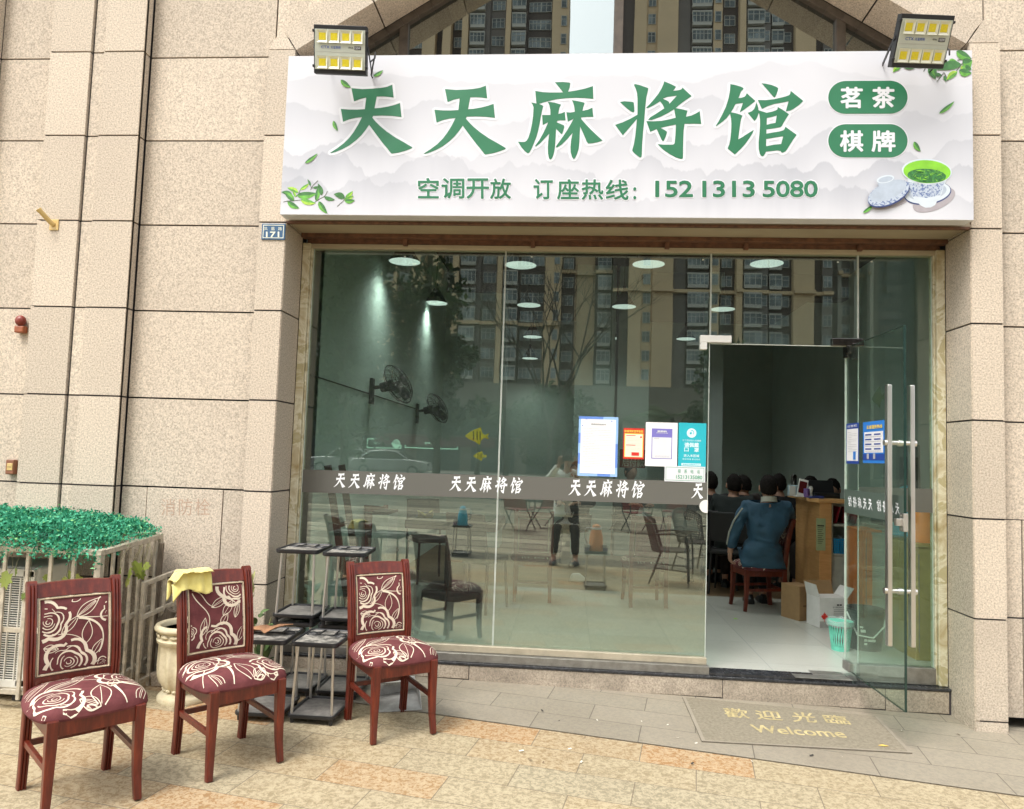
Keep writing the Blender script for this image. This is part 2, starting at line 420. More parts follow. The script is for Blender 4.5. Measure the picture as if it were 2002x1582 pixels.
# recess panels above the piers are cut by the arch
clad(w_, -2.116, -1.927, 0, ZB, 4.1936, gl=False); back(-2.12, -1.94, 0, y1=.45, z1=4.18)
clad(w_, 2.466, 2.655, 0, ZB, 4.1936, gr=False); back(2.479, 2.655, 0, y1=.45, z1=4.18)
clad_side(w_, -1.927, 0, .31, -.0064, 3.02, sgn=-1); clad_side(w_, 2.466, 0, .31, -.0064, 3.02, sgn=1)
clad_side(w_, -1.927, 0, .31, ZB, -.0064, sgn=-1); clad_side(w_, 2.466, 0, .31, ZB, -.0064, sgn=1)
clad(w_, 2.655, 5.6, .09, 1.1936, ZT, gl=False); back(2.65, 5.6, .09, z0=1.0)
clad(w_, 2.655, 2.80, .09, .0, 1.188, gl=False); clad(w_, 2.80, 5.6, .09, .0, 1.188); back(2.65, 5.6, .09, z0=.0, z1=1.0)
bk.box(2.65, 5.6, .3, .8, ZB, 0)
bk.box(-3.0, -2.1, .104, .5, ZB, ZT); bk.box(-5.6, -1.93, .5, .8, ZB, ZT)
# arch voussoirs: solid blocks from the face to the window frame, gaps as joints
def arc_pts(off, n=64):
    pts = []
    for i in range(n+1):
        x = -1.93+(2.454+1.93)*i/n; pts.append(Vector((x, 0, arch_in(x))))
    if not off: return pts
    res = []
    for i, p in enumerate(pts):
        t = (pts[min(i+1, n)]-pts[max(i-1, 0)]).normalized(); res.append(p+Vector((-t.z, 0, t.x))*off)
    return res
AI, AO = arc_pts(0), arc_pts(.19)
L_ = [0.0]
for i in range(64): L_.append(L_[-1]+(AI[i+1]-AI[i]).length)
cuts = [0]; tot = L_[-1]; nseg = 8
def along(P, s):
    for i in range(64):
        if L_[i+1] >= s: f = (s-L_[i])/(L_[i+1]-L_[i]); return P[i].lerp(P[i+1], f)
    return P[-1]
for k in range(nseg):
    s0 = tot*k/nseg+.005; s1 = tot*(k+1)/nseg-.005; q = [s0+(s1-s0)*j/5 for j in range(6)]
    for j in range(5):
        a, b_, c_, d_ = along(AI, q[j]), along(AI, q[j+1]), along(AO, q[j+1]), along(AO, q[j])
        w_.ext([a, b_, c_, d_], (0, .30, 0))
# springer stones and the cut panels above the arch
w_.ext([(-2.116, 0, 4.199), (-1.938, 0, 4.199), (AO[0].x-.004, 0, AO[0].z-.004)], (0, .1, 0))
w_.ext([(2.462, 0, 4.199), (2.65, 0, 4.199), (AO[-1].x+.004, 0, AO[-1].z-.004)], (0, .1, 0))
for i in range(64):
    if AO[i].x < AO[0].x-.001: continue
    w_.ext([AO[i]+Vector((0, .09, -.03)), AO[i+1]+Vector((0, .09, -.03)), Vector((AO[i+1].x, .09, ZT)), Vector((AO[i].x, .09, ZT))], (0, .028, 0))
w_.box(-2.105, AO[0].x+.001, .09, .118, 4.1, ZT); w_.box(AO[-1].x-.001, 2.60, .09, .118, 4.1, ZT); w_.box(2.611, 2.654, .09, .118, 4.1, ZT)
bk.box(-2.12, -1.93, .104, .5, 4.15, ZT); bk.box(2.455, 2.66, .104, .5, 4.15, ZT)
for i in range(64): bk.ext([AO[i]+Vector((0, .14, -.02)), AO[i+1]+Vector((0, .14, -.02)), Vector((AO[i+1].x, .14, ZT)), Vector((AO[i].x, .14, ZT))], (0, .3, 0))
w_.box(-1.92, 2.46, .02, .34, 3.03, 4.09)
w_.build('stone_cladding', M_gran, bld, smooth=30)
bk.build('joint_backing', M_joint, bld)
hb = MB(); hb.box(HX0+.003, HX1-.003, .087, .118, .599, 1.188)
hyd = hb.build('hydrant_cupboard_door', M_gran, bld, smooth=30, bevel=.002)
tx = MB(); M_redfade = simple('faded_red_paint', (.45, .32, .24), .9, var=.25, scale=60)
ptext(tx, '消防栓', 315, 975, 410, 1008, .0862, bold=-.012, spacing=1.2)
tx.build('faded_lettering', M_redfade, hyd)
# roof slab closing the top, rear mass
rb = MB(); rb.box(-5.6, 5.6, .14, 11.2, ZT, ZT+.3); rb.box(-5.9, -5.6, .0, 11, ZB, ZT); rb.box(5.6, 5.9, .0, 11, ZB, ZT); rb.build('roof', M_joint, bld)
# soffit over the shopfront
so_ = MB(); so_.box(-1.925, 2.464, .004, .325, 3.005, 3.03); so_.build('soffit', M_soffit, bld)
so_ = MB(); so_.box(-1.925, 2.464, -.004, .02, 2.985, 3.004); so_.box(-1.925, 2.464, .27, .33, 2.975, 3.004); so_.box(-1.9, 2.44, .33, .42, 2.945, 3.03)
for x in (-1.2, -.3, .62, 1.15, 1.9): so_.box(x, x+.03, .30, .345, 2.93, 2.985)
so_.build('rusty_lintel', M_rust, bld, bevel=.003)
# arched window behind the sign
aw = MB(); s0, s1 = 0, tot
for k in range(40):
    a, b_ = along(AI, tot*k/40), along(AI, tot*(k+1)/40)
    n1 = Vector((-(b_-a).z, 0, (b_-a).x)).normalized()
    a2 = a-n1*.055; b2 = b_-n1*.055
    aw.ext([a+Vector((0,.305,0)), b_+Vector((0,.305,0)), b2+Vector((0,.305,0)), a2+Vector((0,.305,0))], (0, .09, 0))
for x in (-1.265, 1.79, .27): aw.box(x-.032, x+.032, .315, .385, 4.10, arch_in(x)-.03)
aw.box(-1.9, 2.43, .31, .39, 4.06, 4.16)
awf = aw.build('arched_window_frame', M_brownframe, bld, bevel=.004)
ag = MB(); ag.ext([Vector((p.x, .35, p.z-.02)) for p in AI], (0, .008, 0)); M_archglass = m_glass('grey_window_glass', (.34, .38, .38), 3.8)
ag.build('arched_window_glass', M_archglass, awf)
# granite step
st = MB()
SX = [-1.92, -.62, 1.04, 2.06, 2.452]
for i in range(4): st.box(SX[i]+.002, SX[i+1]-.002, .27, .34, gz(SX[i+1])+.010, .078)
st.build('granite_step', M_step, bld, smooth=30, bevel=.004)
st = MB(); st.box(-1.922, 2.463, .276, .33, -.2, .08); st.build('step_joint', M_joint, bld)
st = MB(); st.box(-1.922, 2.463, .264, .34, .080, .097)
M_blackstone = simple('black_stone_threshold', (.030, .031, .034), .25, var=.5, scale=30)
st.build('black_nosing', M_blackstone, bld, bevel=.004)
st = MB(); st.box(-1.9, .955, .285, .345, .0975, .150); st.build('worn_ledge', M_alu, bld, bevel=.002)
st = MB(); st.box(.955, 1.86, .285, .42, .0975, .1135); st.build('door_threshold', M_blackstone, bld)
st = MB(); st.box(1.50, 1.86, .275, .36, .114, .118); st.box(1.64, 1.85, .365, .46, .114, .119); st.build('floor_spring_plate', M_alu, bld, bevel=.002)

# ------------------------------------------------------------ room behind the glass
def m_wall(name, c): return simple(name, c, .75, var=.06, scale=2)
M_inwall = m_wall('grey_green_wall', (.56, .66, .61)); M_inceil = m_wall('dark_ceiling', (.035, .04, .04))
M_incol = m_wall('pale_column_paint', (.42, .50, .47))
M_tile = m_paving('grey_floor_tile', [(0, (.42, .43, .385)), (1, (.47, .48, .435))], bw=.6, rh=.6, ang=.0, org=Vector((.2, .6, 0)), speck=.05, mort=(.33, .35, .33), msz=.003, rough=.22, dark=.15, off=0)
M_brownfloor = m_paving('brown_wood_floor', [(0, (.13, .085, .045)), (1, (.20, .13, .07))], bw=.9, rh=.12, ang=0, speck=.05, mort=(.05, .03, .02), msz=.002, rough=.4)
FZ = .113
room = thing('shop_interior', 'dim room behind the shop glass with pale tiled floor, brown floor further in and grey green walls', 'room')
tag(room, kind='structure')
def rbx(name, mat, *b):
    m = MB()
    for q in b: m.box(*q)
    return m.build(name, mat, room)
rbx('tiled_floor', M_tile, (-1.93, 4.05, .395, 3.15, .0, FZ))
rbx('brown_floor', M_brownfloor, (-1.93, 4.05, 3.15, 10.5, .0, FZ-.002))
rbx('ceiling', M_inceil, (-1.95, 4.1, .45, 10.6, 4.3, 4.4))
rbx('side_wall', M_inwall, (-2.03, -1.93, .42, 10.5, 0, 4.3)); rbx('side_wall', M_inwall, (4.05, 4.15, .42, 10.5, 0, 4.3)); rbx('side_wall', M_inwall, (2.47, 4.05, .42, .5, 0, 4.3))
rbx('back_wall', M_inwall, (-1.93, 4.05, 10.5, 10.6, 0, 4.3))
rbx('lintel_wall', M_inceil, (-1.93, 2.47, .42, .5, 3.03, 4.06))
rbx('upper_room_wall', M_inceil, (-1.95, 2.47, 2.5, 2.6, 4.4, 7.1), (-1.97, -1.9, .6, 2.5, 4.4, 7.1), (2.47, 2.5, .6, 2.5, 4.4, 7.1))
def column(u0, u1, y, d=.5, name='column'):
    a, b_ = at(u0, 800, y).x, at(u1, 800, y).x
    return rbx(name, M_incol, (a, b_, y, y+d, FZ, 4.3))
column(838, 984, 6.4); column(1122, 1200, 6.0); column(1206, 1268, 6.05); column(1387, 1413, 6.3)
rbx('beam', M_inceil, (-1.93, 4.05, 3.2, 3.5, 3.95, 4.3), (-1.93, 4.05, 6.4, 6.7, 3.95, 4.3))
cb = MB(); cb.tube([Vector((-1.925, y, at(624, 751, 1.35).z+.0)) for y in (.5, 6.2)], .006); cb.build('wall_conduit', M_dark, room)

# ------------------------------------------------------------ glass shopfront
YG = .355
front = thing('glass_shopfront', 'frameless green glass shopfront with marble side trims, grey lettered band and an open glass door', 'shopfront', (.27, .36, .15))
fm = MB()
fm.box(-1.925, -1.868, .31, .42, .098, 2.945); fm.box(-1.868, -1.856, .33, .40, .098, 2.93); fm.build('marble_trim', M_marble, front, bevel=.006)
fm = MB(); fm.box(2.408, 2.464, .31, .42, .098, 2.945); fm.box(2.396, 2.408, .33, .40, .098, 2.93); fm.build('marble_trim', M_marble, front, bevel=.006)
fm = MB(); fm.box(-1.87, 2.41, .325, .40, 2.912, 2.944); fm.build('head_trim', M_soffit, front, bevel=.004)
fm = MB(); fm.box(-1.856, .945, .325, .385, .151, .196); fm.build('bottom_rail', simple('beige_rail', (.45, .40, .30), .35, .3, var=.15), front, bevel=.004)
fm = MB(); fm.box(1.92, 2.397, .325, .385, .098, .205); fm.build('bottom_rail', M_alu, front, bevel=.004)
def pane(x0, x1, z0, z1, name='glass_pane', gm=None):
    m = MB(); m.box(x0, x1, YG, YG+.010, z0, z1); o = m.build(name, gm or M_glass, front)
    for q in [(x0-.0005, x0+.0025, z0, z1), (x1-.0025, x1+.0005, z0, z1)]+([(x0+.003, x1-.003, z0-.001, z0+.003)] if z0 > 1 else []):
        e = MB(); e.box(q[0], q[1], YG-.002, YG+.012, q[2], q[3]); e.build('glass_edge', M_whiteedge, o)
    return o
P1 = pane(-1.856, -.477, .196, 2.913); P2 = pane(-.473, .940, .196, 2.913)
P3 = pane(.944, 1.917, 2.288, 2.913); P4 = pane(1.921, 2.397, .205, 2.913, gm=M_sideglass)
# ------------------------------------------------------------ traced brush characters (sign title)
def gl(s, ox, oy, k=9.305):
    v = [float(t) for t in s.replace(',', ' ').split()]
    return [(ox+v[i]/k, oy+v[i+1]/k) for i in range(0, len(v), 2)]
TIAN = [gl("440,213 640,230 820,222 960,210 1080,190 1183,150 1208,383 1100,368 1000,362 900,365 860,580 960,572 1100,548 1220,518 1323,482 1350,738 1180,718 1000,712 835,716 820,750 880,820 960,900 1080,1000 1240,1110 1400,1200 1548,1288 1530,1310 1440,1345 1300,1385 1175,1405 1155,1392 1100,1320 1000,1200 880,1040 762,880 700,970 620,1070 520,1165 400,1255 280,1320 160,1370 80,1393 48,1390 180,1305 300,1215 400,1115 480,1010 560,880 632,740 520,752 400,780 287,825 248,590 400,602 540,603 683,595 708,382 600,408 487,453", 640, 150)]
TIAN2 = [[(x+182.8, y+1.6) for x, y in TIAN[0]]]
MA = [gl("697,105 840,100 960,110 978,125 965,200 938,278 1080,255 1240,222 1388,175 1396,408 1240,393 1080,388 900,395 740,412 590,445 480,475 410,498 487,535 465,620 440,740 420,860 395,980 365,1090 325,1190 280,1300 240,1375 205,1400 150,1360 90,1290 25,1185 90,1192 150,1190 185,1165 215,1110 250,1000 280,860 300,720 308,560 290,510 265,472 360,492 340,262 480,285 620,292 848,290", 1010, 150),
 gl("565,458 690,475 808,512 780,570 765,640 758,682 820,668 877,642 890,800 800,798 742,805 728,832 800,862 862,890 868,920 850,985 830,1045 815,1050 770,1005 718,950 712,1080 705,1200 695,1310 675,1410 645,1490 610,1512 590,1490 572,1400 568,1300 575,1180 592,1042 500,1140 420,1225 350,1275 335,1265 420,1145 490,1020 540,910 575,830 475,885 465,700 615,700 612,600 595,520", 1010, 150),
 gl("1005,430 1120,450 1232,475 1235,495 1212,560 1198,625 1290,605 1378,568 1395,735 1280,735 1172,745 1180,780 1260,870 1360,975 1460,1070 1565,1165 1480,1195 1380,1215 1300,1220 1270,1175 1210,1030 1155,912 1148,1060 1142,1200 1130,1310 1100,1410 1060,1490 1038,1502 1010,1470 985,1380 980,1280 990,1170 1018,1025 920,1140 820,1240 740,1290 712,1290 730,1250 830,1110 930,960 1038,768 932,822 905,650 980,655 1058,642 1050,560 1030,480", 1010, 150)]
JIANG = [gl("205,465 280,450 430,462 455,475 465,560 468,630 450,655 410,640 340,590", 1190, 150),
 gl("457,150 480,138 560,155 720,212 715,260 685,380 665,560 650,760 625,1020 608,1250 603,1420 595,1460 575,1478 530,1450 460,1390 430,1355 430,1330 455,1240 480,1100 500,920 512,775 430,870 340,975 257,1070 118,880 260,830 400,765 522,695 524,560 524,400 515,300 490,220", 1190, 150),
 gl("1010,88 1110,130 1215,180 1220,195 1200,225 1172,262 1240,255 1310,240 1325,230 1343,202 1508,358 1400,430 1300,505 1215,575 1330,595 1435,622 1415,685 1405,732 1500,712 1590,670 1655,630 1683,865 1560,860 1380,862 1362,980 1355,1200 1350,1480 1340,1498 1310,1500 1230,1475 1120,1420 1000,1340 940,1285 890,1230 1000,1240 1120,1240 1175,1238 1200,1215 1210,1100 1218,980 1220,875 1100,898 945,935 1010,970 1060,1005 1055,1040 1030,1110 1005,1165 985,1178 960,1150 920,1060 872,955 755,1008 685,812 820,815 960,808 1090,782 1218,750 1190,595 1080,665 960,725 860,765 780,792 715,788 760,740 880,665 1010,580 985,520 935,452 850,505 760,555 710,575 680,568 740,510 820,420 900,320 960,220 995,140", 1190, 150),
 gl("985,405 1060,372 1150,360 1240,350 1170,425 1105,497 1095,460 1040,430", 1190, 150)]
GUAN = [gl("350,138 440,155 530,182 575,200 590,218 580,240 550,265 535,300 500,392 560,385 610,368 630,345 650,305 808,445 700,530 600,605 520,655 550,570 580,482 520,490 450,500 435,520 400,590 362,650 450,668 520,690 572,712 548,770 530,870 515,980 505,1060 495,1145 580,1095 670,1035 775,972 755,1030 700,1120 620,1230 530,1330 432,1420 300,1308 330,1240 350,1140 365,1000 370,860 362,760 345,678 290,750 220,815 150,865 95,905 85,895 130,830 200,700 270,550 320,390 345,250", 1390, 150),
 gl("918,122 1000,132 1100,155 1190,190 1220,212 1215,250 1195,310 1170,365 1152,382 1120,355 1030,250", 1390, 150),
 gl("850,428 1000,430 1150,412 1300,378 1400,348 1425,335 1440,310 1448,262 1560,350 1678,445 1600,520 1500,590 1440,620 1360,635 1385,540 1408,452 1280,478 1150,500 1030,540 925,592", 1390, 150),
 gl("820,465 845,520 860,570 865,615 940,638 1010,660 1110,640 1180,615 1205,600 1213,555 1310,610 1415,685 1370,760 1320,840 1290,900 1260,922 1130,945 1008,962 1005,1040 1120,1020 1240,1000 1310,980 1335,960 1350,912 1450,985 1558,1062 1500,1140 1430,1250 1380,1330 1350,1365 1300,1388 1278,1380 1265,1355 1200,1345 1100,1358 1000,1368 985,1400 960,1440 935,1455 905,1440 885,1400 868,1320 865,1200 880,1040 890,900 890,780 875,670 862,670 850,720 825,770 790,812 665,662 740,632 785,590 808,530", 1390, 150),
 gl("1015,755 1100,738 1195,710 1172,845 1100,855 1012,880", 1390, 150), gl("1003,1138 1150,1112 1312,1088 1275,1228 1140,1240 1002,1268", 1390, 150)]
YS = -.12
def to_plane(loops, y=YS): return [[(lambda p: (p.x, p.z))(at(u, v, y)) for u, v in lp] for lp in loops]
WORD = [to_plane(g) for g in (TIAN, TIAN2, MA, JIANG, GUAN)]
WORDGEO = [outline_geo(g) for g in WORD]

# ------------------------------------------------------------ sign board
def m_signface():
    n = N('printed_sign_face'); g = n.n('NewGeometry'); s = n.n('SeparateXYZ'); n.l(g.outputs['Position'], s.inputs[0])
    col = None; base = (.62, .625, .66)
    for i, (z0, amp, fq, of, k, fade) in enumerate([(3.93, .16, 1.1, 3.1, .10, .45), (3.72, .22, 1.5, 11.7, .13, .40), (3.50, .22, 2.0, 25.3, .17, .34), (3.34, .20, 2.8, 40.9, .20, .30), (3.20, .16, 3.6, 57.2, .16, .26)]):
        cx = n.n('CombineXYZ'); n.l(n.math('MULTIPLY', s.outputs[0], fq), cx.inputs[0]); cx.inputs[1].default_value = of
        h = n.noise(1.0, 5, .52, cx.outputs[0]); zz = n.math('ADD', n.math('MULTIPLY', n.math('SUBTRACT', h, .5), amp*3.2), z0)
        d = n.math('SUBTRACT', zz, s.outputs[2])
        edge = n.math('MULTIPLY', d, 90.0, clamp=True)
        fd = n.math('SUBTRACT', 1.0, n.math('DIVIDE', d, fade), clamp=True)
        m = n.math('MULTIPLY', n.math('MULTIPLY', edge, fd), k*2.0)
        m = n.math('MULTIPLY', m, n.ramp(n.noise(1.3, 2, .5), [(.35, (.35,.35,.35)), (.6, (1,1,1))]))
        col = n.mix(m, col if col is not None else base, (.26, .275, .32))
    return n.bsdf(col, .38, spec=.45)
M_signface = m_signface()
M_signside = simple('sign_return', (.70, .70, .72), .5, var=.04)
M_green = simple('sign_green_print', (.026, .165, .078), .4, var=.05, scale=6)
M_white = simple('white_print', (.68, .69, .72), .4, var=.02)
SX0, SX1, SZ0, SZ1 = -1.927, 2.425, 3.006, 4.083
sign = thing('shop_sign', 'long white sign over the shopfront with big green brush characters and a tea cup', 'sign', ((SX0+SX1)/2, -.06, SZ0))
m = MB(); m.box(SX0, SX1, YS+.004, -.012, SZ0, SZ1); m.build('sign_box', M_signside, sign, bevel=.006)
m = MB(); m.box(SX0+.002, SX1-.002, YS, YS+.004, SZ0+.002, SZ1-.002); m.build('printed_face', M_signface, sign)
lay = MB(); halo = MB()
for gi, (vs_, fs) in enumerate(WORDGEO):
    for i in range(14):
        t_ = 2*math.pi*i/14; halo.add([Vector((a+.0165*math.cos(t_), YS-.0009-.00003*i, b+.0165*math.sin(t_))) for a, b, c in vs_], fs)
halo.build('letter_halo', M_white, sign, fix=False)
for (vs_, fs) in WORDGEO: lay.add([Vector((a, YS-.0026, b)) for a, b, c in vs_], fs)
lay.build('title_lettering', M_green, sign)
m = MB(); h = MB()
def both(body, u0, v0, u1, v1, **k):
    ptext(h, body, u0, v0, u1, v1, YS-.0012, bold=.055, ring=10, **k); ptext(m, body, u0, v0, u1, v1, YS-.0026, bold=.020, **k)
for i, (ch, a, b_) in enumerate([('空', 817, 858), ('调', 863, 908), ('开', 912, 956), ('放', 958, 999), ('订', 1043, 1081), ('座', 1089, 1132), ('热', 1137, 1180), ('线', 1184, 1229)]):
    v = (a-817)*.0085; both(ch, a, 348+v, b_, 388+v)
both(':', 1238, 366, 1244, 390)
m.build('service_lettering', M_green, sign, fix=False); m = MB()
for s_, a, b_ in (('152', 1281, 1355), ('1313', 1373, 1476), ('5080', 1491, 1599)): ptext(h, s_, a, 353, b_, 386, YS-.0012, bold=.06, ring=10, spacing=.95); ptext(m, s_, a, 353, b_, 386, YS-.0026, bold=.030, spacing=.95)
h.build('letter_halo', M_white, sign, fix=False); m.build('phone_number_lettering', M_green, sign, fix=False)
def pill(u0, v0, u1, v1, chars):
    p = MB(); q = MB(); a, b_ = at(u0, v1, YS), at(u1, v0, YS); r = (b_.z-a.z)/2
    def rr(e, y):
        pts = []
        for i in range(25): t = -math.pi/2+math.pi*i/24; pts.append(Vector((b_.x-r+(r+e)*math.cos(t), y, a.z+r+(r+e)*math.sin(t))))
        for i in range(25): t = math.pi/2+math.pi*i/24; pts.append(Vector((a.x+r+(r+e)*math.cos(t), y, a.z+r+(r+e)*math.sin(t))))
        return pts
    q.poly(rr(.006, YS-.0010)); p.poly(rr(0, YS-.0022)); o = p.build('green_badge', M_green, sign, fix=False); q.build('badge_outline', M_white, o, fix=False)
    t = MB()
    for ch, c0, c1 in chars: ptext(t, ch, c0, v0+12, c1, v1-11, YS-.0036, bold=.03)
    t.build('badge_lettering', M_white, o, fix=False)
pill(1619, 158, 1774, 223, [('茗', 1643, 1687), ('茶', 1705, 1750)]); pill(1619, 243, 1774, 308, [('棋', 1642, 1688), ('牌', 1704, 1751)])
# printed leaves
M_leafs = [simple('printed_leaf_dark', (.05, .17, .045), .4, var=.35, scale=30), simple('printed_leaf_mid', (.12, .36, .05), .4, var=.35, scale=30), simple('printed_leaf_light', (.34, .55, .06), .4, var=.25, scale=30), simple('printed_twig', (.09, .10, .07), .5)]
lf = MB(); _ly = [0]
def leaf2(u0, v0, u1, v1, wd, c, bend=.15):
    """pointed leaf from stalk (u0,v0) to tip (u1,v1) in photo pixels on the sign"""
    _ly[0] += 1; y = YS-.0010-.00007*_ly[0]
    a, b_ = Vector((u0, v0)), Vector((u1, v1)); d = b_-a; nn = Vector((-d.y, d.x)).normalized()*wd; L1 = []; L2 = []; md = []
    for i in range(11):
        t = i/10; ww = math.sin(math.pi*t**.8)**.85 if 0 < t < 1 else 0; c_ = a+d*t+nn*bend*4*t*(1-t)
        L1.append(c_+nn*ww*.5); L2.append(c_-nn*ww*.5); md.append(c_)
    P = lambda q, yy=y: at(q.x, q.y, yy)
    lf.add([P(q) for q in L1]+[P(q) for q in md], [(i, i+1, 12+i, 11+i) for i in range(10)], c)
    lf.add([P(q) for q in md]+[P(q) for q in L2], [(i, i+1, 12+i, 11+i) for i in range(10)], max(0, c-1) if c < 2 else 1)
def twig(pts, wd=1.2):
    _ly[0] += 1; y = YS-.0010-.00007*_ly[0]
    for (a, b_) in zip(pts[:-1], pts[1:]):
        a = Vector(a); b_ = Vector(b_); nn = Vector((-(b_-a).y, (b_-a).x)).normalized()*wd*.5
        lf.poly([at(*(a+nn), y), at(*(b_+nn), y), at(*(b_-nn), y), at(*(a-nn), y)], 3)
zz = lambda s: [(545+float(p.split(',')[0])/12.51, 330+float(p.split(',')[1])/12.51) for p in s.split()]
for s_ in ("110,815 220,790 400,778 530,765", "800,895 900,805 1040,715 1110,680 1160,620 1190,550", "780,520 800,465 850,390 960,290", "410,695 490,610 525,520", "1430,920 1590,780 1640,700", "780,430 800,465 840,470"): twig(zz(s_))
for s_, w_px, c in (("480,580 205,465", 9, 2), ("520,515 745,355", 6.5, 2), ("778,420 700,255", 4.5, 0), ("330,640 62,572", 9, 0), ("370,790 130,580", 11, 1), ("410,690 340,545", 5, 2), ("430,650 930,598", 14, 1), ("210,800 505,970", 11, 1),
    ("840,470 960,430", 5, 0), ("905,790 960,430", 9, 1), ("1050,650 955,362", 9, 0), ("1110,690 1375,760", 8, 0), ("975,795 1190,1095", 11, 1), ("530,760 905,840", 11, 2), ("1615,720 1345,620", 12, 0), ("1625,720 1810,545", 8, 2), ("1600,770 1830,660", 8, 2), ("1610,790 1860,765", 9, 1)):
    (a, b_) = zz(s_); leaf2(*a, *b_, w_px, c)
z2 = lambda s: [(1560+float(p.split(',')[0])/5.005, float(p.split(',')[1])/5.005) for p in s.split()]
for s_ in ("1230,700 1260,640 1290,600", "1360,800 1430,710", "1430,710 1470,790", "1530,720 1610,620 1700,570", "1560,590 1620,580"): twig(z2(s_), 1.5)
for s_, w_px, c in (("1550,500 1695,570", 17, 1), ("1480,590 1555,600", 11, 2), ("1610,620 1705,590", 22, 1), ("1600,630 1352,680", 18, 0), ("1605,640 1640,700", 10, 2), ("1640,640 1700,680", 9, 0), ("1575,690 1702,715", 15, 1), ("1560,700 1455,785", 12, 2), ("1430,740 1455,800", 5, 0),
    ("1290,640 1350,775", 13, 0), ("1330,640 1350,750", 11, 1), ("1340,720 1410,735", 8, 0), ("1010,640 930,705", 10, 2), ("910,640 1000,635", 7, 2), ("1020,630 1150,665", 10, 0), ("1150,640 1240,640", 8, 0)):
    (a, b_) = z2(s_); leaf2(*a, *b_, w_px, c)
for a in ((666, 156, 686, 171, 10, 1), (730, 149, 749, 137, 7, 1), (652, 236, 660, 256, 8, 1), (596, 319, 621, 300, 7, 1), (1836, 222, 1866, 198, 8, 1), (1787, 277, 1800, 296, 10, 1), (1687, 416, 1708, 400, 7, 1)): leaf2(*a)
lf.build('printed_leaves', M_leafs, sign, fix=False)
# printed tea cup
M_porc = simple('printed_porcelain', (.40, .46, .54), .4, var=.10, scale=20); M_porc2 = simple('printed_porcelain_light', (.58, .64, .69), .4, var=.03)
def m_bluepat():
    n = N('printed_blue_pattern'); f = n.noise(75, 4, .75); return n.bsdf(n.ramp(f, [(.50, (.46, .52, .60)), (.56, (.10, .15, .32))]), .4)
M_bp = m_bluepat(); M_tea = simple('printed_tea', (.22, .55, .03), .4, var=.12); M_tealeaf = simple('printed_tea_leaf', (.035, .17, .04), .5, var=.5, scale=60); M_shade = simple('printed_grey', (.36, .33, .35), .5, var=.1); M_navy = simple('printed_navy', (.03, .05, .16), .5)
cu = MB(); _cy = [0]
zc = lambda x, y: (1680+x/9.1, 280+y/9.1)
def cpoly(pts, mi):
    _cy[0] += 1; y = YS-.0012-.0002*_cy[0]; cu.poly([at(*zc(*p), y) for p in pts], mi)
def ell(cx, cy_, rx, ry, rot=0, n=36, a0=0, a1=360):
    r = []
    for i in range(n): 
        t = R(a0+(a1-a0)*i/(n-1 if a1-a0 < 360 else n)); x, y = rx*math.cos(t), ry*math.sin(t); c, s_ = math.cos(R(rot)), math.sin(R(rot)); r.append((cx+x*c-y*s_, cy_+x*s_+y*c))
    return r
cpoly(ell(1330, 1010, 400, 180, -22), 6); cpoly(ell(560, 1060, 330, 95, -14), 6)
cpoly(ell(1215, 890, 425, 205, -8), 7); cpoly(ell(1213, 880, 410, 190, -8), 1); cpoly([(1020, 1040), (1380, 1040), (1350, 1100), (1270, 1145), (1180, 1150), (1090, 1110)], 1); cpoly(ell(1210, 865, 345, 150, -8), 0)
cpoly([(850, 640), (900, 760), (940, 940), (980, 1010), (1060, 1035), (1200, 1040), (1340, 1025), (1420, 985), (1465, 900), (1500, 760), (1560, 640)], 1)
cpoly([(865, 690), (915, 900), (960, 950), (1200, 975), (1440, 925), (1490, 770), (1520, 690), (1200, 740)], 2)
cpoly(ell(1200, 500, 445, 225, 3), 1); cpoly(ell(1205, 508, 422, 205, 3), 3)
cpoly(ell(1200, 580, 345, 125, 3), 4)
random.seed(11)
for i in range(70):
    x = 1195+random.uniform(-310, 310); y = 575+random.uniform(-105, 105); a = random.uniform(0, 3.14)
    if ((x-1200)/340)**2+((y-580)/120)**2 > 1: continue
    l = random.uniform(30, 75); dx, dy = math.cos(a)*l, math.sin(a)*l*.6; cpoly([(x-dx, y-dy), (x-dy*.14, y+dx*.14), (x+dx, y+dy), (x+dy*.14, y-dx*.14)], random.choice([3, 4, 5, 5]))
cpoly(ell(525, 900, 400, 205, -24), 7); cpoly(ell(522, 885, 392, 192, -24), 2); cpoly(ell(515, 845, 350, 150, -24), 0); cpoly(ell(470, 800, 190, 70, -15), 0)
cpoly([(320, 680), (350, 780), (430, 805), (540, 790), (620, 700), (625, 600)], 0); cpoly(ell(465, 640, 158, 68, -12), 1); cpoly(ell(467, 645, 130, 48, -12), 0)
cu.build('printed_tea_cup', [M_porc, M_porc2, M_bp, M_tea, M_tealeaf, M_leafs[1], M_shade, M_navy], sign, fix=False)

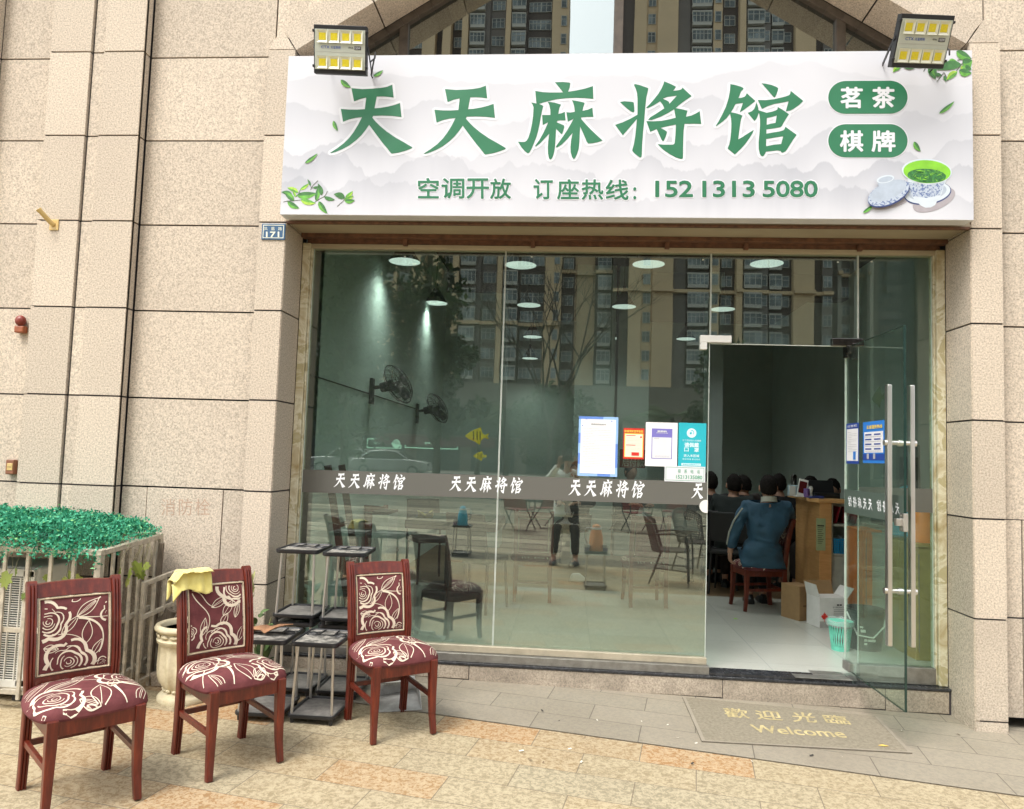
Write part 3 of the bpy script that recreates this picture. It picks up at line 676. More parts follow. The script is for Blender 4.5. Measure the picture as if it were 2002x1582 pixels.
# ------------------------------------------------------------ floodlights over the sign
M_fl_body = simple('grey_lamp_face', (.50, .53, .46), .35, var=.04); M_cell = simple('lamp_reflector', (.72, .72, .58), .35, var=.04); M_chip = simple('yellow_led_chip', (.72, .60, .02), .45, var=.1, scale=90)
M_bluetxt = simple('blue_print', (.04, .10, .40), .5); M_blacktxt = simple('black_print', (.03, .03, .03), .5)
def floodlight(x, z, yaw, roll, label, y=-.36, pitch=16):
    t = thing('floodlight', label, 'floodlight', (x, y, z), group='floodlights on the sign')
    Mr = Matrix.Rotation(R(yaw), 4, 'Z') @ Matrix.Rotation(R(roll), 4, 'Y') @ Matrix.Rotation(R(pitch), 4, 'X')
    W, H = .335, .285
    m = MB(); m.box(-W/2, W/2, 0, .045, -H/2, H/2, 0, Mr)
    for i in range(9): m.box(-W/2+.02+i*.035, -W/2+.026+i*.035, .045, .075, -H/2+.02, H/2-.02, 0, Mr)
    for sx in (-1, 1):
        for sz in (-.7, .75): m.box(sx*W/2-.008, sx*W/2+.008, -.006, .02, sz*H/2-.008, sz*H/2+.008, 0, Mr)
    m.build('housing', M_dark, t, local=True, bevel=.003)
    m = MB(); m.box(-W/2+.008, W/2-.008, -.003, 0.001, -H/2+.024, H/2-.026, 0, Mr); f = m.build('lamp_face', M_fl_body, t, local=True)
    for r_ in (0, 1):
        for i in range(4):
            cx = -.111+.074*i; cz = -.078 if r_ == 0 else .073
            # tapered reflector cup standing round the chip
            o4 = [(-.0345, -.037), (.0345, -.037), (.0345, .037), (-.0345, .037)]; i4 = [(-.022, -.022), (.022, -.022), (.022, .022), (-.022, .022)]
            vs_ = [(cx+a, -.012, cz+b_) for a, b_ in o4]+[(cx+a, -.0045, cz+b_) for a, b_ in i4]
            c = MB(); c.add(vs_, [(0,1,5,4), (1,2,6,5), (2,3,7,6), (3,0,4,7)], 0, Mr)
            c.build('reflector_cup', M_cell, f, local=True)
            ch = MB(); ch.box(cx-.0215, cx+.0215, -.006, -.0035, cz-.0215, cz+.0215, 0, Mr); ch.build('led_chip', M_chip, f, local=True, bevel=.001)
    tx = MB()
    def lt(body, x0, x1, z0, z1, mi, y_=-.0042, b=.01): fit_text(tx, body, (Mr@Vector((x0, y_, z0)), Mr@Vector((x1, y_, z0)), Mr@Vector((x0, y_, z1))), mi, bold=b)
    lt('CTX', -.118, -.066, .004, .019, 0, b=.02); lt('天玺照明', -.058, .004, .003, .019, 0); lt('IP66', .055, .084, .008, .018, 1)
    tx.box(.092, .134, -.0044, -.003, .001, .022, 1, Mr); lt('150W', .095, .131, .004, .019, 2, -.0052)
    tx.box(-.15, .15, -.0038, -.003, -.0165, -.0155, 3, Mr)
    tx.build('lamp_lettering', [M_bluetxt, M_blacktxt, M_white, M_shade], f, local=True, fix=False)
    b = MB()
    for sx in (-1, 1): b.bar(Mr@Vector((sx*(W/2+.006), .02, .02)), Vector((sx*.12, -y-.02, -.02)), .005, .022)
    b.bar(Vector((-.12, -y-.02, -.02)), Vector((.12, -y-.02, -.02)), .022, .005)
    b.tube([Vector((W/2+.01, .06, -.05)), Vector((W/2+.03, .10, .0)), Vector((W/2+.02, .14, .06)), Vector((W/2-.02, .2, -.06)), Vector((W/2-.02, .235, -.06))], .005, 6)
    b.build('bracket', M_dark, t, local=True)
    return t
pL = (at(614, 55, -.36)+at(716, 140, -.36))/2; pR = (at(1755, 37, -.36)+at(1852, 126, -.36))/2
floodlight(pL.x, pL.z, 2, 1.8, 'grey floodlight of eight yellow cells at the left end of the sign')
floodlight(pR.x+.005, pR.z, 11, -3.5, 'grey floodlight of eight yellow cells tilted at the right end of the sign', pitch=26)

# ------------------------------------------------------------ house number plate
a, b_ = at(510, 468, -.012), at(558, 437, -.012)
hp = thing('house_number_plate', 'small blue enamel plate numbered 171 on the pier below the sign', 'number plate', ((a.x+b_.x)/2, -.005, a.z))
m = MB(); m.box(a.x, b_.x, -.008, -.001, a.z, b_.z); m.build('plate', simple('blue_enamel', (.045, .11, .21), .3, var=.06), hp, bevel=.002)
m = MB(); yy = -.0085; i_ = .010
for q in ((a.x+i_, b_.x-i_, a.z+i_, a.z+i_+.004), (a.x+i_, b_.x-i_, b_.z-i_-.004, b_.z-i_), (a.x+i_, a.x+i_+.004, a.z+i_+.004, b_.z-i_-.004), (b_.x-i_-.004, b_.x-i_, a.z+i_+.004, b_.z-i_-.004)):
    m.box(q[0], q[1], yy-.001, yy+.001, q[2], q[3])
for ch, u in (('凤', 516), ('凰', 530), ('路', 544)): ptext(m, ch, u, 444, u+7, 450.5, -.0100, bold=.0)
ptext(m, '171', 520, 453, 546, 464, -.0100, bold=.035)
m.build('plate_lettering', simple('cream_paint', (.78, .80, .66), .4), hp, fix=False)

# flag holder, alarm sounder and call point
p = at(106, 440, 0)
fh = thing('flagpole_socket', 'cream metal flagpole socket sticking out of the stone pilaster', 'flag holder', (p.x, 0, p.z)); M_cream = simple('cream_enamel', (.62, .44, .17), .4, var=.12)
m = MB(); m.box(-.03, .035, -.008, -.001, -.038, .038); m.build('wall_plate', M_cream, fh, local=True, bevel=.003)
m = MB(); m.tube([(.0, -.008, 0), (-.01, -.035, .015), (-.045, -.085, .07)], [.017, .016, .0165], 14); m.tube([(-.045, -.085, .07), (-.052, -.095, .081)], [.019, .019], 14); m.build('socket_tube', M_cream, fh, local=True, smooth=40)
p = at(47, 636, .09); M_redp = simple('red_plastic', (.22, .035, .022), .4, var=.1)
al = thing('alarm_sounder', 'red alarm sounder half hidden behind the stone pilaster', 'alarm', (p.x, .09, p.z-.06))
m = MB(); m.box(-.035, .035, -.05, -.001, 0, .05); m.build('base', simple('orange_plastic', (.30, .085, .03), .4), al, local=True, bevel=.01)
m = MB(); m.ball((0, -.035, .085), (.036, .032, .038), 14, 9); m.build('dome', M_redp, al, local=True, smooth=60)
p = at(27, 913, .09)
cp = thing('call_point', 'small red framed call point box with cream face low on the stone wall', 'alarm box', (p.x, .09, p.z-.05))
m = MB(); m.box(-.03, .03, -.04, -.001, 0, .10); m.build('frame', simple('brown_plastic', (.25, .10, .05), .4), cp, local=True, bevel=.006)
m = MB(); m.box(-.018, .022, -.043, -.039, .028, .075); m.build('face', M_cream, cp, local=True, bevel=.002)
m = MB()
for i in range(3): m.box(-.010+.010*i, -.006+.010*i, -.0445, -.043, .048, .053)
m.build('slots', M_dark, cp, local=True)
# ------------------------------------------------------------ lettered band on the panes
M_band = simple('grey_frosted_film', (.105, .105, .088), .5, var=.04, scale=4)
def m_film():
    n = N('grey_film'); b = n.n('BsdfPrincipled'); b.inputs['Base Color'].default_value = (.125, .122, .105, 1); b.inputs['Roughness'].default_value = .5
    t = n.n('BsdfTransparent'); t.inputs[0].default_value = (.7, .75, .72, 1); mx = n.n('MixShader'); mx.inputs[0].default_value = .93
    n.l(t.outputs[0], mx.inputs[1]); n.l(b.outputs[0], mx.inputs[2]); n.l(mx.outputs[0], n.o.inputs[0]); return n.m
M_film = m_film(); YB = YG-.0012
def band_z(x): t = (x+1.86)/(2.4+1.86); return 1.180+.020*t, 1.338+.018*t
def band(x0, x1, par):
    m = MB(); a, b_ = band_z(x0), band_z(x1)
    m.ext([(x0, YB, a[0]), (x1, YB, b_[0]), (x1, YB, b_[1]), (x0, YB, a[1])], (0, .0008, 0)); return m.build('grey_band', M_film, par)
B1 = band(-1.852, -.479, P1); B2 = band(-.471, .938, P2); B4 = band(1.923, 2.395, P4)
def brush(mb, x0, z0, wd, ht, y, only=None, flip=None, M=None):
    """the five brush characters, slanted, from (x0,z0)"""
    cw = wd/5
    for i, g in enumerate(WORDGEO):
        if only is not None and i not in only: continue
        a = x0+cw*i+cw*.06; b_ = a+cw*.80; sc = (1, 1, 1.06, 1.08, 1.08)[i]; zz_ = z0+ht*.05*(1-i*.25)
        fit_text(mb, '', (Vector((a, y, zz_)), Vector((b_, y, zz_-.002)), Vector((a, y, zz_+ht*sc))), 0, geo=g, shear=.16)
M_letw = simple('white_film_letters', (.85, .87, .88), .4, var=.02)
for (u0, u1, v0, v1, par, only) in ((652, 796, 930, 954, B1, None), (878, 1026, 936, 961, B1, None), (1111, 1264, 943, 970, B2, None), (1351, 1498, 950, 976, B2, (0,))):
    a, b_ = at(u0, v1, YB), at(u1, v0, YB); m = MB(); brush(m, a.x, a.z, b_.x-a.x, b_.z-a.z, YB-.0015, only)
    m.build('band_lettering', M_letw, par, fix=False)

# ------------------------------------------------------------ fittings on the fixed panes
fx = MB(); a, b_ = at(1369, 683, .33), at(1431, 656, .33); c_ = at(1383, 669, .33)
fx.box(a.x, b_.x, .333, .378, c_.z, b_.z); fx.box(a.x, c_.x, .333, .378, a.z, c_.z); fx.build('patch_fitting', M_whiteplastic, front, bevel=.004)
M_bsteel = simple('dark_polished_steel', (.10, .09, .085), .12, 1.0, var=.3, scale=40)
fx = MB(); a, b_ = at(1628, 684, .33), at(1690, 662, .33); fx.box(a.x, b_.x, .333, .378, a.z+.03, b_.z); fx.box(1.875, 1.905, .33, .385, 2.20, 2.31); fx.build('pivot_fitting', M_bsteel, front, bevel=.004)
dk = MB(); c_ = at(1372, 990, .345)
dk.ext([(min(.9405, .930+.043*math.cos(2*math.pi*i/40)), YG-.012, c_.z+.043*math.sin(2*math.pi*i/40)) for i in range(40)], (0, .010, 0))
dk.build('door_bumper', M_whiteplastic, front, smooth=40)
m = MB()
for x, z in ((-1.2, 2.86), (-.3, 2.87), (.88, 2.865), (1.78, 2.86), (2.0, 2.865)): m.box(x, x+.012, YG-.002, YG-.001, z, z+.009)
m.build('glass_stamp', M_whiteedge, front)

# ------------------------------------------------------------ open glass door
DX0, DY0, DX1, DY1 = 1.856, .400, 1.864, -.468
door = thing('glass_door', 'open frameless glass door with long steel pull handles', 'door', (DX0, DY0, .17))
Dd = Vector((DX1-DX0, DY1-DY0, 0)); DW = Dd.length; Dd.normalize(); Dn = Vector((-Dd.y, Dd.x, 0))   # Dn points towards +x
if Dn.x < 0: Dn = -Dn
def dp(s, z, off=0.0): return Vector((DX0, DY0, 0))+Dd*s+Dn*off+Vector((0, 0, z))
def dbox(mb, s0, s1, z0, z1, o0, o1, mi=0):
    mb.add([dp(s0,z0,o0), dp(s1,z0,o0), dp(s1,z0,o1), dp(s0,z0,o1), dp(s0,z1,o0), dp(s1,z1,o0), dp(s1,z1,o1), dp(s0,z1,o1)],
           [(0,3,2,1),(4,5,6,7),(0,1,5,4),(1,2,6,5),(2,3,7,6),(3,0,4,7)], mi)
m = MB(); dbox(m, 0, DW, .165, 2.285, -.006, .006); dl = m.build('door_leaf', M_doorglass, door)
m = MB(); M_dkedge = simple('dark_glass_edge', (.012, .035, .028), .15); dbox(m, DW-.002, DW+.0015, .165, 2.285, -.0065, .0065); dbox(m, 0, DW, 2.2845, 2.2865, -.0065, .0065); dbox(m, 0, DW, .1635, .1655, -.0065, .0065); m.build('edge', M_dkedge, dl)
m = MB(); dbox(m, -.002, .001, .165, 2.285, -.0065, .0065); m.build('edge', M_whiteedge, dl)
m = MB(); dbox(m, .002, DW-.003, 1.178, 1.332, -.0076, -.0066); m.build('grey_band', simple('green_grey_film', (.075, .105, .085), .5, var=.04), dl)
m = MB()
for s0 in (.05, .50):     # seen from behind, so mirrored; read from the outer (right) face
    for i, g in enumerate(WORDGEO):
        a = s0+.40-.08*i
        if a > DW-.02: continue
        fit_text(m, '', (dp(a, 1.222, -.0082), dp(a-.064, 1.222, -.0082), dp(a, 1.292, -.0082)), 0, geo=g, shear=.16)
m.build('band_lettering', M_letw, dl, fix=False)
SH = (.40-DY0)/-1+ .80     # handle distance from the hinge
for off in (-.062, .062):
    m = MB(); s = .805; dbox(m, s-.021, s+.021, .50, 1.955, off-.013, off+.013); h_ = m.build('pull_handle', M_steel, door, bevel=.005)
m = MB()
for z in (.800, 1.625):
    m.tube([dp(.805, z, -.085), dp(.805, z, .085)], .0135, 14); m.tube([dp(.805, z, -.012), dp(.805, z, .012)], .019, 14); m.tube([dp(.805, z, -.088), dp(.805, z, -.070)], .017, 14); m.tube([dp(.805, z, .070), dp(.805, z, .088)], .017, 14)
m.build('handle_crossbar', M_steel, door, smooth=40)
m = MB(); dbox(m, DW-.045, DW+.006, 1.135, 1.235, -.012, .014); dbox(m, DW-.05, DW-.01, 1.165, 1.205, -.04, -.012)
for z in (1.148, 1.168, 1.202, 1.222): dbox(m, DW-.030, DW-.022, z-.003, z+.003, -.015, -.011)
m.build('lock_clasp', M_steel, door, bevel=.003)
m = MB(); dbox(m, -.008, .07, 2.24, 2.292, -.016, .016); dbox(m, -.01, .035, 2.215, 2.245, -.014, .014); m.build('patch_fitting', M_bsteel, door, bevel=.003)
m = MB(); dbox(m, -.008, .10, .160, .215, -.016, .016); m.build('patch_fitting', M_alu, door, bevel=.003)

# ------------------------------------------------------------ notices and stickers
def mcol(name, c, r=.45): return simple(name, c, r, var=.03)
def sheet_on(name, label, cat, u0, v0, u1, v1, col, y=None, group=None):
    """paper on the outer face of the pane; returns thing mesh and helper for printing on it"""
    y = YG-.0022 if y is None else y
    a, b_ = at(u0, v1, y), at(u1, v0, y); m = MB(); m.box(a.x, b_.x, y, y+.0008, a.z, b_.z)
    o = m.build(name, col); tag(o, label, cat, group); cnt = [0]
    def pr(nm, mat, fn):
        cnt[0] += 1; q = MB(); fn(q, y-.0006*cnt[0]); return q.build(nm, mat, o, fix=False)
    def rect(q, yy, s0, t0, s1, t1, mi=0):   # fractions, t from top
        q.add([(a.x+(b_.x-a.x)*s0, yy, b_.z-(b_.z-a.z)*t1), (a.x+(b_.x-a.x)*s1, yy, b_.z-(b_.z-a.z)*t1), (a.x+(b_.x-a.x)*s1, yy, b_.z-(b_.z-a.z)*t0), (a.x+(b_.x-a.x)*s0, yy, b_.z-(b_.z-a.z)*t0)], [(0,1,2,3)], mi)
    def txt(q, yy, s, s0, t0, s1, t1, bold=0.0, mi=0):
        P = lambda s_, t_: Vector((a.x+(b_.x-a.x)*s_, yy, b_.z-(b_.z-a.z)*t_)); fit_text(q, s, (P(s0, t1), P(s1, t1), P(s0, t0)), mi, bold=bold)
    return o, pr, rect, txt
M_paper = mcol('notice_paper', (.80, .79, .80)); M_blue = mcol('notice_blue', (.13, .26, .66)); M_blue2 = mcol('notice_light_blue', (.30, .50, .83)); M_violet = mcol('notice_violet', (.19, .17, .50)); M_gtext = mcol('notice_grey_text', (.42, .41, .43))
M_red = mcol('notice_red', (.60, .03, .02)); M_yelp = mcol('notice_yellow', (.85, .62, .10)); M_cream2 = mcol('notice_cream', (.82, .74, .60)); M_teal = mcol('notice_teal', (.02, .42, .50)); M_gr2 = mcol('notice_green_text', (.06, .34, .18)); M_navyp = mcol('notice_navy', (.02, .06, .30))
def lines(q, yy, rect, s0, s1, t0, t1, n, th=.006, jag=True):
    random.seed(n)
    for i in range(n):
        t = t0+(t1-t0)*i/(n-1); e = s1 if (i % 3) or not jag else s0+(s1-s0)*random.uniform(.15, .7); st_ = s0+(.06 if (i % 3 == 1 and jag) else 0)
        x = st_
        while x < e-.01:
            w2 = random.uniform(.03, .09); rect(q, yy, x, t, min(e, x+w2), t+th); x += w2+.012
o, pr, rect, txt = sheet_on('notice', 'tall white notice of fine print with a blue border on the glass', 'notice', 1129, 816, 1209, 930, M_blue2)
pr('border_blocks', M_blue, lambda q, y: [rect(q, y, *r_) for r_ in ((.0, .0, .62, .045), (.0, .28, .06, .45), (.92, .45, 1, .85), (.5, .955, .82, 1), (0, .62, .06, .8))])
pr('white_field', M_paper, lambda q, y: rect(q, y, .055, .045, .94, .955))
pr('fine_print', M_gtext, lambda q, y: lines(q, y, rect, .11, .88, .20, .84, 24, .005))
pr('heading', M_blacktxt, lambda q, y: txt(q, y, '疫情防控告知书', .31, .115, .69, .145, .0))
pr('small_figure', M_blue, lambda q, y: [rect(q, y, .17, .03, .21, .05), rect(q, y, .82, .06, .85, .08), rect(q, y, .08, .15, .11, .165)])
o, pr, rect, txt = sheet_on('notice', 'small red notice with a cream text field on the glass', 'notice', 1218, 838, 1260, 897, M_red)
pr('yellow_edge', M_yelp, lambda q, y: rect(q, y, .05, .17, .95, .94)); pr('cream_field', M_cream2, lambda q, y: rect(q, y, .09, .20, .91, .93))
pr('fine_print', M_gtext, lambda q, y: lines(q, y, rect, .14, .86, .30, .84, 12, .008))
pr('red_marks', M_red, lambda q, y: [rect(q, y, .13, .23, .58, .25), rect(q, y, .13, .54, .58, .56), rect(q, y, .4, .78, .76, .89), rect(q, y, .80, .26, .88, .31)])
pr('heading', M_yelp, lambda q, y: txt(q, y, '防疫须知宣传告知', .05, .06, .93, .14, .03))
o, pr, rect, txt = sheet_on('notice', 'white sheet with a violet framed card on the glass', 'notice', 1261, 827, 1325, 911, M_paper)
pr('violet_card', M_violet, lambda q, y: rect(q, y, .19, .14, .84, .83)); pr('card_field', M_white, lambda q, y: rect(q, y, .215, .34, .815, .815))
pr('card_heading', M_white, lambda q, y: (lines(q, y, rect, .37, .66, .185, .20, 2, .02, False), lines(q, y, rect, .33, .7, .235, .24, 2, .006, False)))
pr('fine_print', M_gtext, lambda q, y: (lines(q, y, rect, .27, .42, .36, .37, 2, .006, False), lines(q, y, rect, .30, .75, .76, .78, 2, .004, False)))
o, pr, rect, txt = sheet_on('notice', 'turquoise notice asking visitors to wear a mask on the glass', 'notice', 1325.5, 828, 1381, 914, M_teal)
def disc(q, y, a_, b_, c_, r_): 
    x0, x1, z0, z1 = c_; q.poly([Vector((x0+(x1-x0)*a_+r_*math.cos(2*math.pi*i/28), y, z1-(z1-z0)*b_+r_*math.sin(2*math.pi*i/28))) for i in range(28)])
_A, _B = at(1325.5, 914, YG), at(1381, 828, YG); BX = (_A.x, _B.x, _A.z, _B.z)
M_palet = mcol('notice_pale', (.66, .84, .86))
pr('pale_print', M_palet, lambda q, y: (disc(q, y, .47, .225, BX, .032), txt(q, y, '为了您和他人的健康', .14, .37, .82, .41, .0), txt(q, y, '请佩戴', .22, .44, .74, .54, .03), txt(q, y, '口', .22, .555, .37, .64, .03), txt(q, y, '罩', .58, .555, .74, .645, .03), txt(q, y, '进入本区域', .20, .70, .76, .76, .02), txt(q, y, '配合测温 登记信息', .16, .79, .8, .825, .0), rect(q, y, .12, .90, .82, .955)))
def face(q, y):
    x0, x1, z0, z1 = BX; cx = x0+(x1-x0)*.47; cz = z1-(z1-z0)*.225
    q.poly([Vector((cx+dx*.001, y, cz+dz*.001)) for dx, dz in ((-12, 2), (-4, 8), (2, 2), (0, -8), (-8, -10), (-14, -4))]); q.poly([Vector((cx+dx*.001, y-.0002, cz+dz*.001)) for dx, dz in ((-8, 10), (-4, 18), (6, 20), (14, 12), (16, 0), (12, -10), (9, -8), (12, 0), (10, 10), (4, 15), (-2, 14))])
pr('masked_face', M_teal, face)
pr('footer', M_teal, lambda q, y: txt(q, y, '感谢您的理解和支持', .17, .91, .78, .945, .0))
o, pr, rect, txt = sheet_on('phone_sticker', 'small white sticker with green contact phone number below the turquoise notice', 'sticker', 1299, 913, 1379, 941, M_white, y=YG-.0042)
pr('outline', M_gr2, lambda q, y: [rect(q, y, .03, .08, .97, .10), rect(q, y, .03, .90, .97, .92), rect(q, y, .03, .1, .037, .9), rect(q, y, .963, .1, .97, .9)])
pr('phone_lettering', M_gr2, lambda q, y: (txt(q, y, '15213135080', .285, .57, .925, .80, .02), [txt(q, y, ch, .33+.155*i, .20, .40+.155*i, .44, .0) for i, ch in enumerate('联系电话')]))
o, pr, rect, txt = sheet_on('pay_notice', 'dark red strip behind the glass asking to pay afterwards', 'notice', 1211, 880, 1262, 914, mcol('dark_red_card', (.12, .022, .015)), y=YG+.06)
pr('notice_lettering', mcol('dim_letter', (.33, .31, .27)), lambda q, y: txt(q, y, '后付款', .10, .52, .95, .92, .02))
# fish decals on the inner face
def fish(name, label, cx, cz, s, mat, y, flipx=1, ax='x'):
    out_ = [(-1, 0), (-.6, .32), (-.2, .55), (.3, .75), (.42, .3), (.62, .12), (1.0, .28), (.85, 0), (1.0, -.22), (.6, -.1), (.35, -.35), (.25, -.7), (-.2, -.42), (-.65, -.25)]
    m = MB()
    if ax == 'x': m.ext([(cx+a*s*flipx, y, cz+b_*s) for a, b_ in out_], (0, .0006, 0))
    else: m.ext([dp(cx+a*s*flipx, cz+b_*s, y) for a, b_ in out_], Dn*.0006)
    o_ = m.build(name, mat); tag(o_, label, 'decal')
    s_ = MB()
    for k in (-.35, -.05, .2):
        q = [(cx+(k)*s*flipx, cz+.4*s), (cx+(k+.09)*s*flipx, cz+.42*s), (cx+(k+.12)*s*flipx, cz-.3*s), (cx+(k+.03)*s*flipx, cz-.3*s)]
        if ax == 'x': s_.poly([(a, y-.0006, b_) for a, b_ in q])
        else: s_.poly([dp(a, b_, y-.0006) for a, b_ in q])
    s_.build('stripes', M_fdark, o_, fix=False); return o_
M_fish = mcol('yellow_fish', (.50, .38, .02)); M_fishg = mcol('olive_fish', (.05, .075, .03)); M_fdark = mcol('fish_stripe', (.07, .06, .015))
p = at(932, 853, YG); fish('fish_decal', 'larger yellow striped fish decal on the glass above the band', p.x, p.z, .085, M_fish, YG+.012)
p = at(938, 892, YG); fish('fish_decal', 'small yellow fish decal just above the grey band', p.x, p.z, .048, M_fish, YG+.012)
p = atx(1713, 778, DX0); fish('fish_decal', 'dark olive fish decal on the open door above the posters', (DY0-p.y), p.z, .095, M_fishg, .0075, 1, 'd')
# posters on the door
def door_sheet(name, label, u0, v0, u1, v1, col, off=-.0085):
    a, b_ = atx(u0, v0, DX0), atx(u1, v1, DX0); s0, s1 = DY0-a.y, DY0-b_.y; z1_, z0_ = a.z, b_.z
    z1_ = (atx(u0, v0, DX0).z); m = MB(); m.add([dp(s0, z0_, off), dp(s1, z0_, off), dp(s1, z1_, off), dp(s0, z1_, off), dp(s0, z0_, off+.0008), dp(s1, z0_, off+.0008), dp(s1, z1_, off+.0008), dp(s0, z1_, off+.0008)], [(0,3,2,1),(4,5,6,7),(0,1,5,4),(1,2,6,5),(2,3,7,6),(3,0,4,7)])
    o_ = m.build(name, col); tag(o_, label, 'poster'); c = [0]
    def pr_(nm, mat, fn): c[0] += 1; q = MB(); fn(q, off-.0006*c[0]); return q.build(nm, mat, o_, fix=False)
    def rect_(q, yy, s_0, t0, s_1, t1, mi=0):
        f = lambda s_, t_: dp(s0+(s1-s0)*s_, z1_-(z1_-z0_)*t_, yy); q.poly([f(s_0, t1), f(s_1, t1), f(s_1, t0), f(s_0, t0)], mi)
    def txt_(q, yy, s, s_0, t0, s_1, t1, bold=0):
        f = lambda s_, t_: dp(s0+(s1-s0)*s_, z1_-(z1_-z0_)*t_, yy); fit_text(q, s, (f(s_0, t1), f(s_1, t1), f(s_0, t0)), 0, bold=bold)
    return pr_, rect_, txt_
M_azure = mcol('poster_azure', (.03, .20, .62))
pr, rect, txt = door_sheet('poster', 'narrow white poster with navy top beside the hinge of the open door', 1657, 829, 1681, 907, M_navyp)
pr('white_field', M_paper, lambda q, y: rect(q, y, .05, .14, .95, .93)); pr('fine_print', M_gtext, lambda q, y: lines(q, y, rect, .15, .85, .22, .70, 12, .008)); pr('blue_can', M_azure, lambda q, y: rect(q, y, .58, .70, .78, .90))
pr('heading', M_paper, lambda q, y: txt(q, y, '公告栏', .12, .04, .88, .10, .02))
pr, rect, txt = door_sheet('poster', 'bright blue poster with a white grid of eight boxes on the open door', 1689, 826, 1730, 906, M_azure)
pr('white_field', M_paper, lambda q, y: rect(q, y, .07, .25, .95, .75)); pr('navy_bars', M_navyp, lambda q, y: [rect(q, y, .12+.42*i, .30+.115*j, .42+.42*i, .335+.115*j) for i in (0, 1) for j in range(4)]+[rect(q, y, 0, .78, 1, .93)])
pr('fine_print', M_gtext, lambda q, y: [lines(q, y, rect, .12, .88, .36+.115*j, .372+.115*j, 2, .006, False) for j in range(4)]+[rect(q, y, .2, .77, .3, .9), rect(q, y, .5, .77, .6, .9)])
pr('heading', M_yelp, lambda q, y: txt(q, y, '五金服务热线', .2, .09, .92, .18, .04))

# ------------------------------------------------------------ doormat
def mm():
    n = N('worn_mat'); f = n.noise(55, 6, .75); f2 = n.noise(2.2, 4, .6); c = n.ramp(f, [(.35, (.165, .145, .105)), (.65, (.29, .255, .19))]); c = n.mix(n.math('MULTIPLY', f2, .45), c, (.235, .205, .155))
    return n.bsdf(c, .95, spec=.1, normal=n.bump(f, .5, .004))
M_mat = mm(); M_matedge = simple('mat_rubber_edge', (.27, .235, .18), .8, var=.1, scale=20); M_gold = simple('worn_gold_lettering', (.44, .36, .18), .8, var=.35, scale=22)
mc = [gd(1334, 1366), gd(1372, 1453), gd(1784, 1476), gd(1716, 1404)]     # back-left, front-left, front-right, back-right
mat_ = MB()
def onmat(p, h): return Vector((p.x, p.y, gz(p.x)+h))
mat_.ext([onmat(p, .005) for p in mc], (0, 0, .006)); mt = mat_.build('doormat', M_mat); tag(mt, 'worn brown welcome doormat with gold lettering lying below the shop step', 'doormat')
e = MB(); cen = sum(mc, Vector())/4
for i in (0, 1, 3):
    j = (i+1) % 4; a, b_ = mc[i], mc[j]
    if i == 3: a, b_ = mc[2], mc[3]
    ai, bi = a.lerp(cen, .035), b_.lerp(cen, .035); e.ext([onmat(a, .0052), onmat(b_, .0052), onmat(bi, .0052), onmat(ai, .0052)], (0, 0, .0072))
e.build('rubber_edge', M_matedge, mt)
t = MB()
def ong(u, v): return onmat(gd(u, v), .0125)
for ch, (a0, b0, a1, b1, a2, b2) in {'歡': (1419, 1406, 1466, 1409, 1413, 1388), '迎': (1482, 1410, 1531, 1413, 1474, 1392), '光': (1552, 1415, 1598, 1417, 1546, 1396), '臨': (1617, 1418, 1664, 1421, 1606, 1401)}.items():
    fit_text(t, ch, (ong(a0, b0), ong(a1, b1), ong(a2, b2)), 0, bold=.015)
t.build('gold_lettering', M_gold, mt, fix=False); t = MB()
fit_text(t, 'Welcome', (ong(1475, 1436), ong(1657, 1447), ong(1466, 1421)), 0, bold=.02)
t.build('gold_lettering', M_gold, mt, fix=False)
# ------------------------------------------------------------ dining chairs
def m_wood():
    n = N('red_lacquered_wood'); mp = n.n('Mapping'); n.l(n.obj(), mp.inputs['Vector']); mp.inputs['Scale'].default_value = (22, 22, 3)
    f = n.noise(2.2, 5, .6, mp.outputs[0]); wr = n.noise(9, 5, .7)
    c = n.ramp(f, [(.25, (.060, .009, .004)), (.55, (.120, .016, .007)), (.8, (.20, .034, .011))])
    c = n.mix(n.ramp(wr, [(.70, (0,0,0)), (.76, (.5,.5,.5))]), c, (.30, .13, .06))
    return n.bsdf(c, .38, spec=.4, coat=.2)
M_wood = m_wood()
def m_fab():
    n = N('burgundy_velvet'); f = n.noise(16, 5, .65); w2 = n.noise(420, 2, .5)
    c = n.ramp(f, [(.3, (.095, .026, .028)), (.7, (.165, .048, .050))]); return n.bsdf(c, .78, spec=.2, sheen=.0, normal=n.bump(w2, .25, .001))
M_fab = m_fab(); M_print = simple('cream_flower_print', (.72, .62, .48), .8, var=.06, scale=30); M_pipe = simple('cream_piping', (.58, .47, .32), .8, var=.25, scale=180, bump=.5)
M_grayleaf = simple('dull_petal_fill', (.24, .12, .11), .8, var=.15)
def rose(cx, cy, r, ph=0.0, lob=5):
    out_ = []
    def ring(rr, w_, a0, span, wob, k, steps):
        pts = []; ws = []
        for i in range(steps+1):
            t = a0+span*i/steps; q = rr*(1+wob*abs(math.sin(k*t/2+ph))-wob*.5); pts.append((cx+q*math.cos(t), cy+q*math.sin(t))); ws.append(w_*(.55+.45*math.sin(math.pi*i/steps)))
        out_.append((pts, ws))
    ring(r, r*.17, ph, 2*math.pi*.97, .26, lob, 44); ring(r*.72, r*.085, ph+1.0, 5.3, .20, 4, 30); ring(r*.70, r*.05, ph+4.4, 2.6, .3, 5, 16)
    ring(r*.52, r*.08, ph+2.6, 5.2, .16, 3, 26); ring(r*.36, r*.06, ph+.4, 5.0, .14, 3, 22); ring(r*.22, r*.05, ph+2.2, 5.2, .1, 3, 16); ring(r*.10, r*.05, ph+1.2, 4.4, .1, 2, 10)
    return out_
